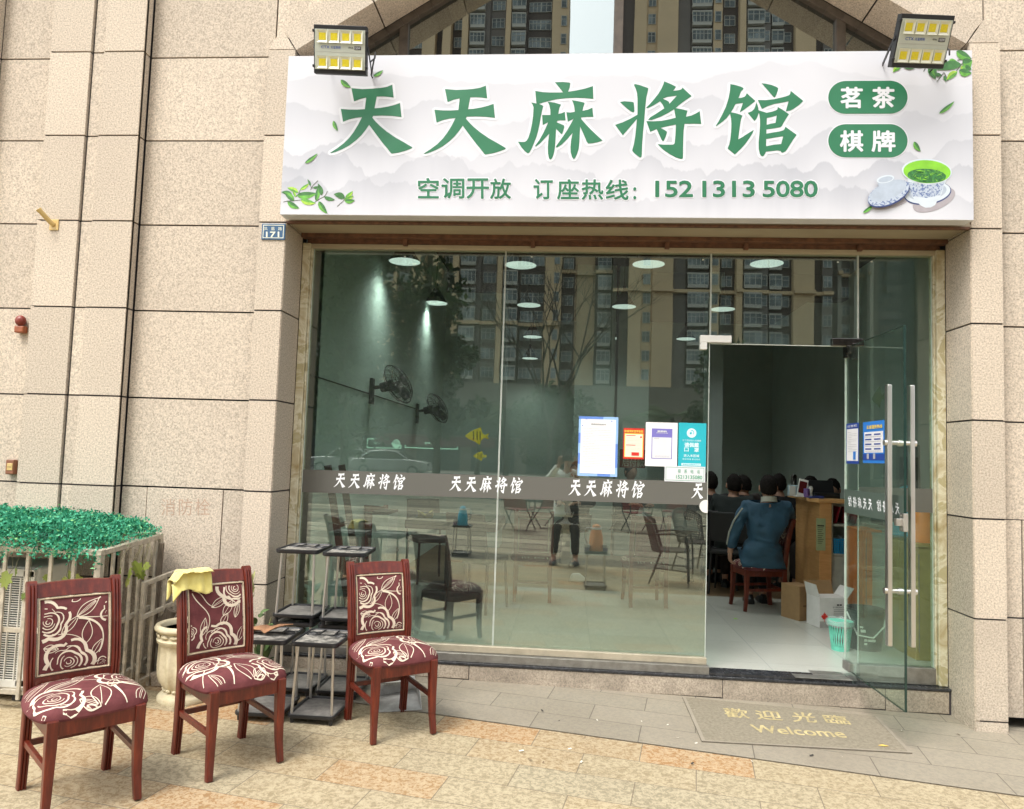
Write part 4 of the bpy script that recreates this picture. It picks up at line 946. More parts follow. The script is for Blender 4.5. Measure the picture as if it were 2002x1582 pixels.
def leafl(x0, y0, x1, y1, w_, veins=1, lw=.012):
    out_ = []; d = Vector((x1-x0, y1-y0)); nn = Vector((-d.y, d.x)); nn.normalize()
    for sgn in (1, -1):
        pts = [(x0+d.x*t+nn.x*sgn*w_*math.sin(math.pi*t**.85)*.5, y0+d.y*t+nn.y*sgn*w_*math.sin(math.pi*t**.85)*.5) for t in [i/14 for i in range(15)]]
        out_.append((pts, [lw]*15))
    for k in range(veins):
        o_ = (k-(veins-1)/2)*.4/max(1, veins)*2
        pts = [(x0+d.x*t+nn.x*o_*w_*math.sin(math.pi*t)*.5, y0+d.y*t+nn.y*o_*w_*math.sin(math.pi*t)*.5) for t in [i/10*.85 for i in range(11)]]
        out_.append((pts, [lw*.7]*11))
    return out_
def arc2(pts, w0, w1):
    r = []; n = 22
    P = [Vector(p) for p in pts]
    for i in range(n+1):
        t = i/n; q = list(P)
        while len(q) > 1: q = [q[j].lerp(q[j+1], t) for j in range(len(q)-1)]
        r.append(tuple(q[0]))
    return [(r, [w0+(w1-w0)*i/n for i in range(n+1)])]
def pattern_back(v=0):
    """strokes on the unit square (0..1, 0..1.22)"""
    S = []
    if v == 0:
        S += rose(.10, .84, .30, .6); S += rose(.42, .14, .34, 1.7); S += rose(1.10, .90, .2, 2.5)
        S += leafl(.52, .88, .86, 1.16, .16, 3); S += leafl(.30, .62, .55, .90, .12, 1); S += leafl(.66, .42, .70, .80, .15, 0); S += leafl(.76, .20, .90, .46, .11, 1); S += leafl(.05, .42, .26, .38, .13, 3)
        S += arc2([(.55, .86), (1.0, .80), (.95, .40), (.86, .24)], .030, .014); S += arc2([(.25, .62), (.5, .62), (.62, .5), (.66, .42)], .012, .012); S += arc2([(.55, .88), (.75, .84), (1.0, .84)], .02, .01); S += arc2([(.86, 1.16), (.93, 1.2), (.95, 1.3)], .02, .02); S += leafl(.45, 1.14, .62, 1.22, .08, 0)
        S += rose(.93, .02, .12, .3)
    else:
        S += rose(.86, 1.12, .30, .2); S += rose(.50, .14, .33, 2.1); S += rose(-.04, .38, .14, 1.0)
        S += leafl(.40, .80, .72, .98, .14, 2); S += leafl(.62, .62, .80, .90, .14, 1); S += leafl(.84, .56, .92, .86, .10, 2); S += leafl(.22, .30, .28, .62, .12, 1); S += leafl(.58, .45, .70, .66, .12, 1)
        S += arc2([(.05, 1.1), (.15, .8), (.5, .75), (.30, .35)], .02, .014); S += arc2([(.05, 1.15), (.3, 1.1), (.22, .9), (.45, .8)], .02, .012); S += leafl(.9, .1, 1.0, .4, .12, 1); S += arc2([(.72, .98), (.78, .9), (.85, .85)], .03, .015)
    return S
def pattern_seat(v=0):
    S = []
    S += rose(-.50, -.42, .36, .4); S += rose(.60, .10, .40, 1.9); S += rose(-.30, .80, .26, .7)
    S += leafl(-.55, -.05, .05, .30, .26, 3, .018); S += leafl(.02, -.78, .14, -.20, .26, 1, .018); S += leafl(-.15, -.72, .0, -.92, .15, 2, .016); S += leafl(.25, -.35, .42, .02, .16, 1, .018); S += leafl(-.95, -.1, -.40, .45, .2, 2, .018)
    S += leafl(-.22, -.60, .02, -.75, .2, 3, .015); S += leafl(.38, .66, .12, .90, .2, 1, .018); S += leafl(.55, -.85, .70, -.45, .16, 2, .016); S += leafl(-.1, .35, .3, .58, .16, 1, .018)
    S += arc2([(.30, -.30), (.30, -.6), (.42, -.9)], .05, .01); S += arc2([(-.5, .0), (.1, .6), (.2, -.3), (.35, .35)], .016, .022); S += arc2([(.65, -.20), (.9, -.6), (.95, -.9)], .02, .01)
    if v: S = [([(-x*.95+.08, y) for x, y in p], w_) for p, w_ in S]
    return S
def ribbon(mb, pts, ws, f, mi, lim, k):
    """f maps (x,y) -> point and normal; strokes leaving the cloth are clipped"""
    run = []
    def flush():
        if len(run) > 1:
            vs_ = []; fs = []
            for i, (p, w_) in enumerate(run):
                a = Vector(run[max(0, i-1)][0]); b_ = Vector(run[min(len(run)-1, i+1)][0]); d = b_-a
                if d.length < 1e-6: d = Vector((1, 0))
                nn = Vector((-d.y, d.x)).normalized()*w_*.5
                for s in (1, -1):
                    q, no = f(p[0]+nn.x*s, p[1]+nn.y*s); vs_.append(q+no*(.0009+.00002*k))
            for i in range(len(run)-1): fs.append((2*i, 2*i+1, 2*i+3, 2*i+2))
            mb.add(vs_, fs, mi)
        run.clear()
    for p, w_ in zip(pts, ws):
        if lim(p): run.append((p, w_))
        else: flush()
    flush()
SW, SD_, SZ_ = .228, .212, .398
def seat_pt(u, v):
    wx = SW*(1-.06*(v+1)/2)            # narrower at the back (v=+1)
    m_ = max(abs(u), abs(v)); r = math.hypot(u, v) or 1
    # soften the square into a rounded one
    k = 1-.15*(abs(u)*abs(v))**2
    x, y = u*wx*k, v*SD_*k
    z = SZ_+.012+.064*((1-min(1, abs(u))**5)*(1-min(1, abs(v))**5))**.5+.008*(1-u*u)*(1-v*v)
    return Vector((x, y, z))
def seat_f(u, v):
    e = .02; p = seat_pt(u, v); a = seat_pt(min(1, u+e), v)-seat_pt(max(-1, u-e), v); b_ = seat_pt(u, min(1, v+e))-seat_pt(u, max(-1, v-e)); n = a.cross(b_); n.normalize(); return p, n
def post_path():
    # rear post: foot kicked back, straight at the seat, raked and scrolled top
    return [(.196, .0), (.186, .10), (.180, .22), (.178, .34), (.180, .43), (.186, .53), (.198, .63), (.215, .73), (.236, .82), (.255, .880), (.270, .903)]
def back_y(z):
    P = post_path()
    for (a, b_) in zip(P[:-1], P[1:]):
        if a[1] <= z <= b_[1]: t = (z-a[1])/(b_[1]-a[1]); return a[0]+(b_[0]-a[0])*t
    return P[-1][0]
HWX = .165
def make_chair(name, label, pat=0, H=1.0, group=None, fab=None):
    t = thing(name, label, 'chair', group=group)
    # seat frame
    m = MB()
    m.box(-.160, .160, -.196, -.172, .340, .405); m.box(-.150, .150, .165, .186, .352, .412)
    for s in (-1, 1): m.bar((s*.168, -.180, .372), (s*.163, .180, .372), .022, .060)
    m.build('seat_frame', M_wood, t, local=True, bevel=.003)
    # cushion
    n = 26; m = MB(); g = [-1+2*i/n for i in range(n+1)]; g = [math.copysign(1-(1-abs(x))**1.6, x) for x in g]
    vs_ = [seat_pt(u, v) for v in g for u in g]; fs = [(j*(n+1)+i, j*(n+1)+i+1, (j+1)*(n+1)+i+1, (j+1)*(n+1)+i) for j in range(n) for i in range(n)]
    m.add(vs_, fs, 0)
    rim = [i for i in range(n+1)]+[(j*(n+1)+n) for j in range(1, n+1)]+[n*(n+1)+i for i in range(n-1, -1, -1)]+[j*(n+1) for j in range(n-1, 0, -1)]
    lo = [Vector((vs_[i].x*.985, vs_[i].y*.985, SZ_+.002)) for i in rim]; up_ = [vs_[i] for i in rim]
    L = len(rim); m.add(up_+lo, [(i, L+i, L+(i+1) % L, (i+1) % L) for i in range(L)]+[tuple(range(L, 2*L))], 0)
    for k, (p, ws) in enumerate(pattern_seat(pat)): ribbon(m, [(a*1.28, b_*1.28) for a, b_ in p], [w_*(1.25 if w_ > .03 else 1.0) for w_ in ws], seat_f, 1, lambda q: max(abs(q[0]), abs(q[1])) < .985, k)
    m.build('seat', [fab or M_fab, M_print], t, local=True, smooth=50, fix=False)
    # front legs, sabre curved
    for s in (-1, 1):
        m = MB(); P = [(.162, -.184, .41), (.162, -.184, .30), (.163, -.185, .20), (.165, -.190, .10), (.170, -.202, .0)]
        m.sweep([(s*a, b_, c_) for a, b_, c_ in P], [(-.5,-.5),(.5,-.5),(.5,.5),(-.5,.5)], up=Vector((0, 1, 0)), scales=[.042, .040, .036, .032, .029])
        m.build('leg', M_wood, t, local=True, bevel=.004)
    for s in (-1, 1):
        m = MB(); P = post_path(); pts = [(s*(HWX+(.004 if z > .5 else 0)), y, z) for y, z in P]
        prof = [(-.5, .5), (.5, .5)]   # rear flat
        fr_ = []
        for i in range(3):
            c0 = .5-1/6-i/3
            for j in range(4): a = math.pi*j/3; fr_.append((c0+.165*math.cos(a), -.42-.16*math.sin(a)))
        prof = [(-.5, .5), (.5, .5)]+fr_
        m.sweep(pts, prof, up=Vector((0, -1, 0)) if False else Vector((0, 1, 0)), scales=[(.034, .034)]*2+[(.036, .038)]*3+[(.038, .038)]*4+[(.038, .042), (.038, .030)])
        # scroll over the top of the post
        m.tube([(s*(HWX+.004)-.019, .262, .893), (s*(HWX+.004)+.019, .262, .893)], .020, 14)
        m.build('leg', M_wood, t, local=True, bevel=.002, smooth=35)
    m = MB()
    for s in (-1, 1): m.bar((s*.163, -.185, .205), (s*.166, .185, .215), .018, .026)
    m.bar((-.155, .200, .20), (.155, .200, .20), .018, .026, up=Vector((0, 0, 1)))
    m.build('stretcher', M_wood, t, local=True, bevel=.002)
    def rail(z0, z1, nm, c=.0):
        m = MB(); n2 = 12; prof = [(-.011, z0), (.011, z0)]
        vs_ = []; fs = []
        for i in range(n2+1):
            x = -.150+.300*i/n2; bow = .012*(1-(x/.15)**2)
            for (dy, z) in ((-.011, z0), (.012, z0), (.012, z1+c*(1-(x/.15)**2)), (-.011, z1+c*(1-(x/.15)**2))): vs_.append((x, back_y(min(z, .9))+dy+bow, z))
        for i in range(n2):
            for q in range(4): fs.append((i*4+q, (i+1)*4+q, (i+1)*4+(q+1) % 4, i*4+(q+1) % 4))
        fs += [(0, 1, 2, 3), tuple(n2*4+q for q in (3, 2, 1, 0))]
        m.add(vs_, fs); m.build(nm, M_wood, t, local=True, bevel=.003, smooth=40)
    rail(.836, .897, 'top_rail', .006); rail(.447, .490, 'lower_rail')
    # upholstered panel
    X0, X1, Z0, Z1 = -.149, .149, .490, .836
    def bf(x, y):   # unit square x, 0..~1 in y scaled by width
        X = X0+.014+(X1-X0-.028)*x; Z = Z0+.012+(Z1-Z0-.024)*y/1.0
        Z = min(Z, Z1-.010); bow = .012*(1-(X/.15)**2); pf = .010*(1-(2*x-1)**6)*(1-(2*min(1, max(0, y))-1)**6)
        return Vector((X, back_y(Z)-.008-pf+bow, Z)), Vector((0, -1, 0))
    def bfs(x, y): return bf(x, y/1.20)
    m = MB(); n = 16; vs_ = []
    for j in range(n+1):
        for i in range(n+1): vs_.append(bf(i/n, j/n)[0])
    m.add(vs_, [(j*(n+1)+i, j*(n+1)+i+1, (j+1)*(n+1)+i+1, (j+1)*(n+1)+i) for j in range(n) for i in range(n)], 0)
    back_ = [Vector((v.x, back_y(v.z)+.012+.012*(1-(v.x/.15)**2), v.z)) for v in vs_]
    m.add(back_, [(j*(n+1)+i, (j+1)*(n+1)+i, (j+1)*(n+1)+i+1, j*(n+1)+i+1) for j in range(n) for i in range(n)], 0)
    edge_ = [i for i in range(n+1)]+[j*(n+1)+n for j in range(1, n+1)]+[n*(n+1)+i for i in range(n-1, -1, -1)]+[j*(n+1) for j in range(n-1, 0, -1)]; L = len(edge_)
    m.add([vs_[i] for i in edge_]+[back_[i] for i in edge_], [(i, (i+1) % L, L+(i+1) % L, L+i) for i in range(L)], 0)
    for k, (p, ws) in enumerate(pattern_back(pat)): ribbon(m, p, [w_*(1.25 if w_ > .022 else .95) for w_ in ws], bfs, 1, lambda q: .02 < q[0] < .98 and .02 < q[1] < 1.18, k)
    bp = m.build('backrest', [fab or M_fab, M_print], t, local=True, smooth=50, fix=False)
    m = MB(); ring = [(X0+.008, Z0+.006), (X1-.008, Z0+.006), (X1-.008, Z1-.006), (X0+.008, Z1-.006)]; pts = []
    for a in range(4):
        p, q = ring[a], ring[(a+1) % 4]
        for i in range(10): f = i/10; X = p[0]+(q[0]-p[0])*f; Z = p[1]+(q[1]-p[1])*f; pts.append((X, back_y(Z)-.011+.012*(1-(X/.15)**2), Z))
    m.tube(pts, .0042, 6, closed=True, cap=False); m.build('piping', M_pipe, bp, local=True, smooth=60)
    return t
CH = make_chair('dining_chair', 'nearest red wood dining chair with burgundy rose seat, before the caged air conditioner', 0)
CG = 'rose patterned dining chairs standing outside'
CH['group'] = CG
def place(o, x, y, ang, z=None): o.location = (x, y, gz(x) if z is None else z); o.rotation_euler = (0, 0, R(ang)); return o
CHS = .945; CH.scale = (1, 1, CHS); place(CH, -2.015, -1.675, 49)
CH2 = make_chair('dining_chair', 'rose patterned dining chair with a yellow towel over its back, beside the stone planter', 1, group=CG); CH2.scale = (1, 1, CHS); place(CH2, -1.590, -1.205, 49)
CH3 = copy_tree(CH); CH3['label'] = 'rose patterned dining chair in front of the glass beside the black tray stands'; place(CH3, -.936, -.645, 36)

# yellow towel over the corner of the second chair
tw = MB(); nx, ny = 22, 34; Mc = Matrix.Translation(CH2.location) @ Matrix.Rotation(R(49), 4, 'Z') @ Matrix.Diagonal((1, 1, CHS, 1))
vs_ = []
for j in range(ny+1):
    s = -.118+.118*2.15*j/ny       # along the drape: front hang to rear hang
    for i in range(nx+1):
        u = -.215+.185*i/nx; ru = 0.0; top = .907 if u > -.19 else .907-.25*(-.19-u)
        fold = .006*math.sin(u*75+s*9)+.003*math.sin(u*160)
        if s < -.02: y, z = .212+fold-.028, top+s+.02+.012*math.sin(u*28)*(-s/.1)
        elif s > .035: y, z = .296+fold, top-(s-.035)+.01*math.sin(u*30)
        else: f = (s+.02)/.055; y, z = .184+.112*f, top+.012*math.sin(math.pi*f)
        if s < -.02: y = back_y(max(.5, min(.9, z)))-.034+fold*.8
        if u < -.188: d_ = -.188-u; y += .0+d_*.3; z -= d_*1.3+.01
        vs_.append(Mc @ Vector((u, y, z+noise.noise(Vector((u*25, s*25, 0)))*.008+noise.noise(Vector((u*70, s*60, 3)))*.004)))
tw.add(vs_, [(j*(nx+1)+i, j*(nx+1)+i+1, (j+1)*(nx+1)+i+1, (j+1)*(nx+1)+i) for j in range(ny) for i in range(nx)])
def m_terry():
    n = N('yellow_terry'); f = n.noise(180, 4, .7); return n.bsdf(n.ramp(n.noise(20, 4), [(.3, (.68, .58, .17)), (.7, (.80, .71, .26))]), .95, spec=.1, sheen=.4, normal=n.bump(f, .9, .004))
to = tw.build('yellow_towel', m_terry(), smooth=60, fix=False); tag(to, 'pale yellow towel draped over the corner of a chair back', 'towel')
sm = to.modifiers.new('thick', 'SOLIDIFY'); sm.thickness = .0028; sm.offset = 1

# ------------------------------------------------------------ black tray stands
def m_tray():
    n = N('black_tray_plastic'); f = n.noise(22, 6, .72); f2 = n.noise(5, 4, .6); c = n.ramp(n.math('MULTIPLY', f, n.math('ADD', f2, .5)), [(.32, (.03, .03, .03)), (.46, (.10, .095, .085)), (.60, (.33, .31, .27))]); return n.bsdf(c, .5, normal=n.bump(f, .15, .002))
M_tray = m_tray(); M_trayrim = simple('black_plastic_rim', (.020, .020, .022), .38, var=.2); M_traydust = simple('dusty_tray_floor', (.16, .15, .135), .75, var=.35, scale=26)
TW, TD, TH = .268, .335, .435
def rrect(w_, d_, r, z, n=5):
    pts = []
    for cx, cy, a0 in ((w_/2-r, d_/2-r, 0), (-w_/2+r, d_/2-r, 90), (-w_/2+r, -d_/2+r, 180), (w_/2-r, -d_/2+r, 270)):
        for i in range(n+1): a = R(a0+90*i/n); pts.append((cx+r*math.cos(a), cy+r*math.sin(a), z))
    return pts
def tray(mb, z, th=.020, dish=.010):
    rings = [rrect(TW-.01, TD-.01, .03, z), rrect(TW, TD, .034, z+.006), rrect(TW, TD, .034, z+th), rrect(TW-.024, TD-.024, .024, z+th), rrect(TW-.030, TD-.030, .020, z+th-dish)]
    n = len(rings[0]); vs_ = [p for r in rings for p in r]; fs = [tuple(range(n))[::-1]]
    for k in range(4):
        for i in range(n): fs.append((k*n+i, k*n+(i+1) % n, (k+1)*n+(i+1) % n, (k+1)*n+i))
    mb.add(vs_, fs, 0); mb.add([(a, b_, c_) for a, b_, c_ in rings[-1]], [tuple(range(n))], 1)
def make_stand(name, label, group):
    t = thing(name, label, 'tray stand', group=group)
    m = MB(); tray(m, .030); m.build('lower_tray', [M_trayrim, M_traydust], t, local=True, smooth=40)
    m = MB(); tray(m, TH-.022, .024, .006)
    # cup rings and dividers moulded in the top
    zt = TH-.003
    for s in (-1, 1):
        m.tube([(s*.083+.032*math.cos(a), .045+.024*math.sin(a), zt) for a in [2*math.pi*i/20 for i in range(20)]], .0042, 6, closed=True, cap=False)
        m.bar((s*.045, .05, zt), (s*.040, .15, zt), .005, .010); m.bar((s*.12, .085, zt), (s*.05, .085, zt), .005, .008)
    m.bar((-.05, .035, zt), (.05, .035, zt), .005, .008); m.bar((-.052, .035, zt), (-.045, .055, zt), .005, .008); m.bar((.052, .035, zt), (.045, .055, zt), .005, .008)
    m.build('top_tray', [M_trayrim, M_tray], t, local=True, smooth=40)
    for sx in (-1, 1):
        for sy in (-1, 1):
            m = MB(); m.tube([(sx*.112, sy*.142, .045), (sx*.100, sy*.125, TH-.018)], .0078, 12); m.build('leg', M_steel, t, local=True, smooth=50)
            m = MB(); m.tube([(sx*.108, sy*.140, 0), (sx*.108, sy*.140, .034)], [.011, .013], 10); m.build('foot', M_trayrim, t, local=True, smooth=50)
    return t
TG = 'black tray stands piled beside the glass'
S0 = make_stand('tray_stand', 'black tray stand in front on the right of the pile, with a dusty top', TG)
xr, xl, yf, yr = -1.352, -1.640, -.555, -.130
place(S0, xr, yf, -1)
def st_copy(x, y, z, ang, label): c = copy_tree(S0); c['label'] = label; c.location = (x, y, z); c.rotation_euler = (0, 0, R(ang)); return c
st_copy(xl-.005, yf-.02, gz(xl), 2, 'black tray stand at the front left of the pile, carrying a dry brown leaf')
st_copy(xr, yr, gz(xr), 1, 'lower black tray stand at the rear right, under another stand by the glass')
st_copy(xl+.01, yr, gz(xl), -2, 'lower black tray stand at the rear left, under another stand by the pier')
u1 = st_copy(xr+.012, yr-.03, gz(xr)+TH+.002, 3, 'upper black tray stand on the right, stacked against the glass')
u2 = st_copy(xl+.01, yr-.02, gz(xl)+TH+.002, 1, 'upper black tray stand on the left, stacked beside the stone pier')
# big dry leaf on the front left stand
lp = MB(); n = 18; P0 = Vector((xl-.045, yf-.02, gz(xl)+TH+.012)); vs_ = []; fs = []
random.seed(5); rad = [.075+.035*random.random()+.03*math.cos(2*i*2*math.pi/n) for i in range(n)]
vs_.append(P0+Vector((0, 0, .02)))
for k in (1, 2):
    for i in range(n): a = 2*math.pi*i/n; r_ = rad[i]*k/2; vs_.append(P0+Vector((r_*math.cos(a)*1.25, r_*math.sin(a)*.8, .012+.014*math.sin(3*a+k)+(.012*k if math.cos(a) > .3 else 0)+random.uniform(-.004, .004))))
for i in range(n): fs.append((0, 1+i, 1+(i+1) % n)); fs.append((1+i, 1+n+i, 1+n+(i+1) % n, 1+(i+1) % n))
lp.add(vs_, fs); lf_ = lp.build('dry_leaf', simple('dry_brown_leaf', (.27, .135, .065), .8, var=.35, scale=30, bump=.5), smooth=60, fix=False); tag(lf_, 'large curled dry brown leaf on the left front tray stand', 'leaf')
sm = lf_.modifiers.new('t', 'SOLIDIFY'); sm.thickness = .002
# small metal dish with bits, rear left top tray
m = MB(); m.lathe([(.02, 0), (.045, .012), (.048, .013), (.022, .002)], (xl+.03, yr-.115, gz(xl)+TH+.002), 20); o = m.build('metal_dish', M_steel, smooth=40); tag(o, 'small shiny metal dish lying between the stacked tray stands', 'dish')

# ------------------------------------------------------------ dustpan
M_dust = simple('grey_dustpan_plastic', (.36, .355, .33), .55, var=.25, scale=18)
dpn = thing('dustpan', 'grey plastic dustpan lying under the chair in front of the glass', 'dustpan', (-.97, -.30, gz(-.98)), rotz=R(20))
m = MB()
m.ext([(-.13, -.12, .002), (.13, -.12, .002), (.13, .12, .045), (-.13, .12, .012)], (0, 0, .006)); m.build('pan_floor', M_dust, dpn, local=True, bevel=.003)
m = MB()
for s in (-1, 1): m.ext([(s*.13, -.12, .003), (s*.13, .12, .010), (s*.13, .12, .10), (s*.13, -.02, .085)], (-s*.006, 0, 0))
m.ext([(-.13, .12, .01), (.13, .12, .01), (.12, .135, .125), (-.12, .135, .125)], (0, .006, 0)); m.ext([(-.13, .115, .10), (.13, .115, .10), (.11, .05, .115), (-.11, .05, .115)], (0, 0, .005))
m.build('pan_walls', M_dust, dpn, local=True, bevel=.003)
m = MB(); m.bar((-.09, .10, .135), (.05, .13, .150), .03, .022)
for i in range(16): x = -.09+.14*i/15; m.bar((x, .09, .13), (x-.004, .07, .10), .004, .004)
m.build('brush_head', simple('pale_brush', (.62, .60, .52), .6), dpn, local=True)
m = MB(); m.tube([(0, .14, .12), (-.10, .19, .19), (-.32, .24, .34)], .009, 10); m.build('pan_handle', simple('pale_handle', (.50, .52, .46), .5), dpn, local=True, smooth=40)
# ------------------------------------------------------------ planter and plants
def m_stonepot():
    n = N('cast_stone_planter'); f = n.noise(16, 6, .7); f2 = n.noise(4, 4, .6); c = n.ramp(f, [(.3, (.50, .43, .27)), (.6, (.70, .63, .44)), (.8, (.76, .70, .53))]); c = n.mix(n.math('MULTIPLY', n.ramp(f2, [(.45, (0,0,0)), (.7, (1,1,1))]), .45), c, (.20, .16, .09))
    return n.bsdf(c, .8, spec=.3, normal=n.bump(f, .4, .004))
M_pot = m_stonepot(); M_soil = simple('dry_soil', (.09, .07, .05), .95, var=.4, scale=60, bump=.6)
px_, py_ = -2.20, -.45
pot = thing('stone_planter', 'tall cream cast stone planter with leaf relief round the base, behind the middle chair', 'planter', (px_, py_, gz(px_)))
prof = [(.0, 0), (.150, 0), (.152, .022), (.142, .035), (.118, .048), (.112, .062), (.122, .078), (.145, .10), (.158, .14), (.162, .20), (.160, .28), (.158, .325), (.168, .335), (.172, .350), (.160, .362), (.163, .392), (.184, .405), (.187, .418), (.178, .432), (.160, .434), (.150, .425), (.148, .40)]
m = MB(); m.lathe(prof, (0, 0, 0), 96, flute=14, famp=.10, fr=(.09, .31)); m.build('bowl', M_pot, pot, local=True, smooth=50)
m = MB()
for k in range(16):
    a = 2*math.pi*k/16; Mr = Matrix.Rotation(a, 4, 'Z'); m.ball((.166, 0, .378), (.008, .028, .011), 8, 5, M=Mr); m.ball((.118, 0, .066), (.010, .022, .010), 8, 5, M=Mr)
m.build('relief_ornament', M_pot, pot, local=True, smooth=60)
m = MB(); m.lathe([(0, .40), (.149, .40)], (0, 0, 0), 32); m.build('soil', M_soil, pot, local=True)
def leaf_blade(mb, base, tip, wd, sag=.2, mi=0, n=8, up=Vector((0, 0, 1)), ang=0.0):
    base, tip = Vector(base), Vector(tip); d = tip-base; side = d.cross(up)
    if side.length < 1e-4: side = Vector((1, 0, 0))
    side.normalize(); side = Quaternion(d.normalized(), ang) @ side; nrm = side.cross(d).normalized(); vs_ = []
    for i in range(n+1):
        t = i/n; c_ = base+d*t+up*sag*d.length*(4*t*(1-t))*.5; w2 = wd*math.sin(math.pi*min(1, (t*.92+.06)))**.8*.5
        vs_ += [c_+side*w2, c_-nrm*w2*.25, c_-side*w2]
    fs = []
    for i in range(n): fs += [(3*i, 3*i+1, 3*i+4, 3*i+3), (3*i+1, 3*i+2, 3*i+5, 3*i+4)]
    mb.add(vs_, fs, mi)
M_leafA = simple('green_leaf', (.09, .15, .05), .5, var=.3, scale=25, island=.25); M_leafB = simple('pale_yellow_leaf', (.36, .36, .14), .6, var=.2, scale=25, island=.2); M_stem = simple('plant_stem', (.17, .15, .07), .7, var=.2)
p0 = gd(480, 1335); pl = thing('potted_plant', 'scrawny potted plant with one pale upright shoot, between the planter and the tray stands', 'plant', (-1.90, -.16, gz(-1.9)))
m = MB(); m.lathe([(0, 0), (.075, 0), (.095, .13), (.102, .135), (.102, .15), (.088, .15), (.085, .12), (0, .12)], (0, 0, 0), 28); m.build('pot', simple('dark_clay_pot', (.10, .07, .05), .7, var=.2), pl, local=True, smooth=40)
m = MB(); random.seed(3)
top = at(492, 1150, -.16)-Vector((-1.90, -.16, gz(-1.9)))
for (a, b_) in (((0, 0, .12), (top.x, 0, top.z-.08)), ((.01, 0, .12), (.07, .02, .42)), ((.0, 0, .12), (.12, -.02, .30)), ((-.02, 0, .12), (-.07, -.03, .36))): m.tube([a, ((a[0]+b_[0])/2+.01, 0, (a[2]+b_[2])/2), b_], [.006, .005, .004], 6)
m.build('stem', M_stem, pl, local=True, smooth=60)
m = MB()
for i in range(13): a = random.uniform(0, 6.3); l = random.uniform(.12, .22); z = random.uniform(.25, .44); m2 = m; leaf_blade(m, (.03*math.cos(a), .03*math.sin(a), z), (l*math.cos(a)+.04, l*.6*math.sin(a), z+random.uniform(-.03, .07)), .045, .25)
for i in range(16): a = random.uniform(0, 6.3); l = random.uniform(.05, .10); leaf_blade(m, (.02*math.cos(a)+.03, .02*math.sin(a), .13), (l*math.cos(a)+.03, l*math.sin(a), .20+random.uniform(-.03, .08)), .05, .3)
m.build('leaves', M_leafA, pl, local=True, smooth=60, fix=False)
m = MB()
for i in range(12): a = 2.4*i; z = top.z-.09+.012*i; leaf_blade(m, (top.x, 0, z), (top.x+.022*math.cos(a), .022*math.sin(a), z+.065), .016, 0)
m.build('pale_shoot', M_leafB, pl, local=True, smooth=60, fix=False)

# ------------------------------------------------------------ air conditioner in its cage
M_acw = simple('aged_white_enamel', (.68, .66, .58), .5, var=.1, scale=8)
ac = thing('air_conditioner', 'aged white outdoor air conditioner unit standing inside the steel cage', 'air conditioner', (-3.38, -.55, gz(-3.38)))
AX0, AX1 = -.44, .42
m = MB(); m.box(AX0, AX1, -.17, .17, .04, .74); m.build('casing', M_acw, ac, local=True, bevel=.018, seg=3)
m = MB(); m.box(AX0+.02, AX1-.02, -.182, -.168, .10, .70); m.build('front_grille', simple('dark_fan_grille', (.045, .045, .042), .6), ac, local=True)
m = MB()
for i in range(44): z = .12+.56*i/43; m.box(AX0+.03, AX1-.03, -.190, -.184, z-.0022, z+.0022)
for i in range(15): x = AX0+.03+(AX1-AX0-.06)*i/14; m.box(x-.003, x+.003, -.194, -.183, .12, .68)
m.box(AX0+.01, AX0+.035, -.195, -.170, .09, .72); m.box(AX1-.07, AX1-.005, -.195, -.170, .09, .72); m.box(AX0+.01, AX1-.01, -.195, -.170, .69, .73); m.box(AX0+.01, AX1-.01, -.195, -.170, .08, .12)
m.build('grille_bars', M_acw, ac, local=True)
m = MB(); m.box(AX0+.05, AX0+.11, -.16, .16, 0, .04); m.box(AX1-.11, AX1-.05, -.16, .16, 0, .04); m.build('foot', M_dark, ac, local=True)
M_cage = simple('weathered_steel_bars', (.45, .40, .31), .5, .1, var=.3, scale=26, bump=.15)
cage = thing('steel_cage', 'weathered square steel bar cage round the air conditioner', 'cage', (-3.3, -.42, gz(-3.3)))
cx0, cx1, cy0, cy1, cz = -4.25, -2.535, -.83, .0, .865
def csx(y): return cx1-.125*(y-cy0)/(cy1-cy0)
def wbar(m, x0, x1, y0, y1, z0, z1): m.box(x0, x1, y0, y1, z0, z1)
for x in (cx0, cx1, -3.30): m = MB(); wbar(m, x-.018, x+.018, cy0-.018, cy0+.018, gz(x), cz); m.build('post', M_cage, cage, bevel=.002)
m = MB(); wbar(m, csx(0)-.018, csx(0)+.018, cy1-.03, cy1+.006, gz(cx1), cz); m.build('post', M_cage, cage, bevel=.002)
for q in [(cx0, cx1+.02, cy0-.021, cy0+.021, cz, cz+.03), (cx0, csx(0)+.02, cy1-.03, cy1, cz, cz+.03)]+[(cx0+.02, cx1-.019, cy0-.012, cy0+.012, z, z+.026) for z in (.10, .43)]:
    m = MB(); wbar(m, *q); m.build('rail', M_cage, cage, bevel=.002)
for z, w2 in ((cz+.015, .042), (.113, .024), (.443, .024)): m = MB(); m.bar((cx1, cy0+.022, z), (csx(-.03), -.031, z), w2, .028); m.build('rail', M_cage, cage, bevel=.002)
for i in range(1, 13):
    x = cx0+(cx1-cx0)*i/13
    if abs(x+3.30) < .04: continue
    m = MB(); wbar(m, x-.010, x+.010, cy0-.026, cy0-.0125, gz(x)+.06, cz-.001); m.build('bar', M_cage, cage, bevel=.002)
for i in range(1, 7):
    y = cy0+(cy1-cy0)*i/7
    m = MB(); wbar(m, csx(y)+.0130, csx(y)+.028, y-.010, y+.010, gz(cx1)+.06, cz-.001); m.build('bar', M_cage, cage, bevel=.002)
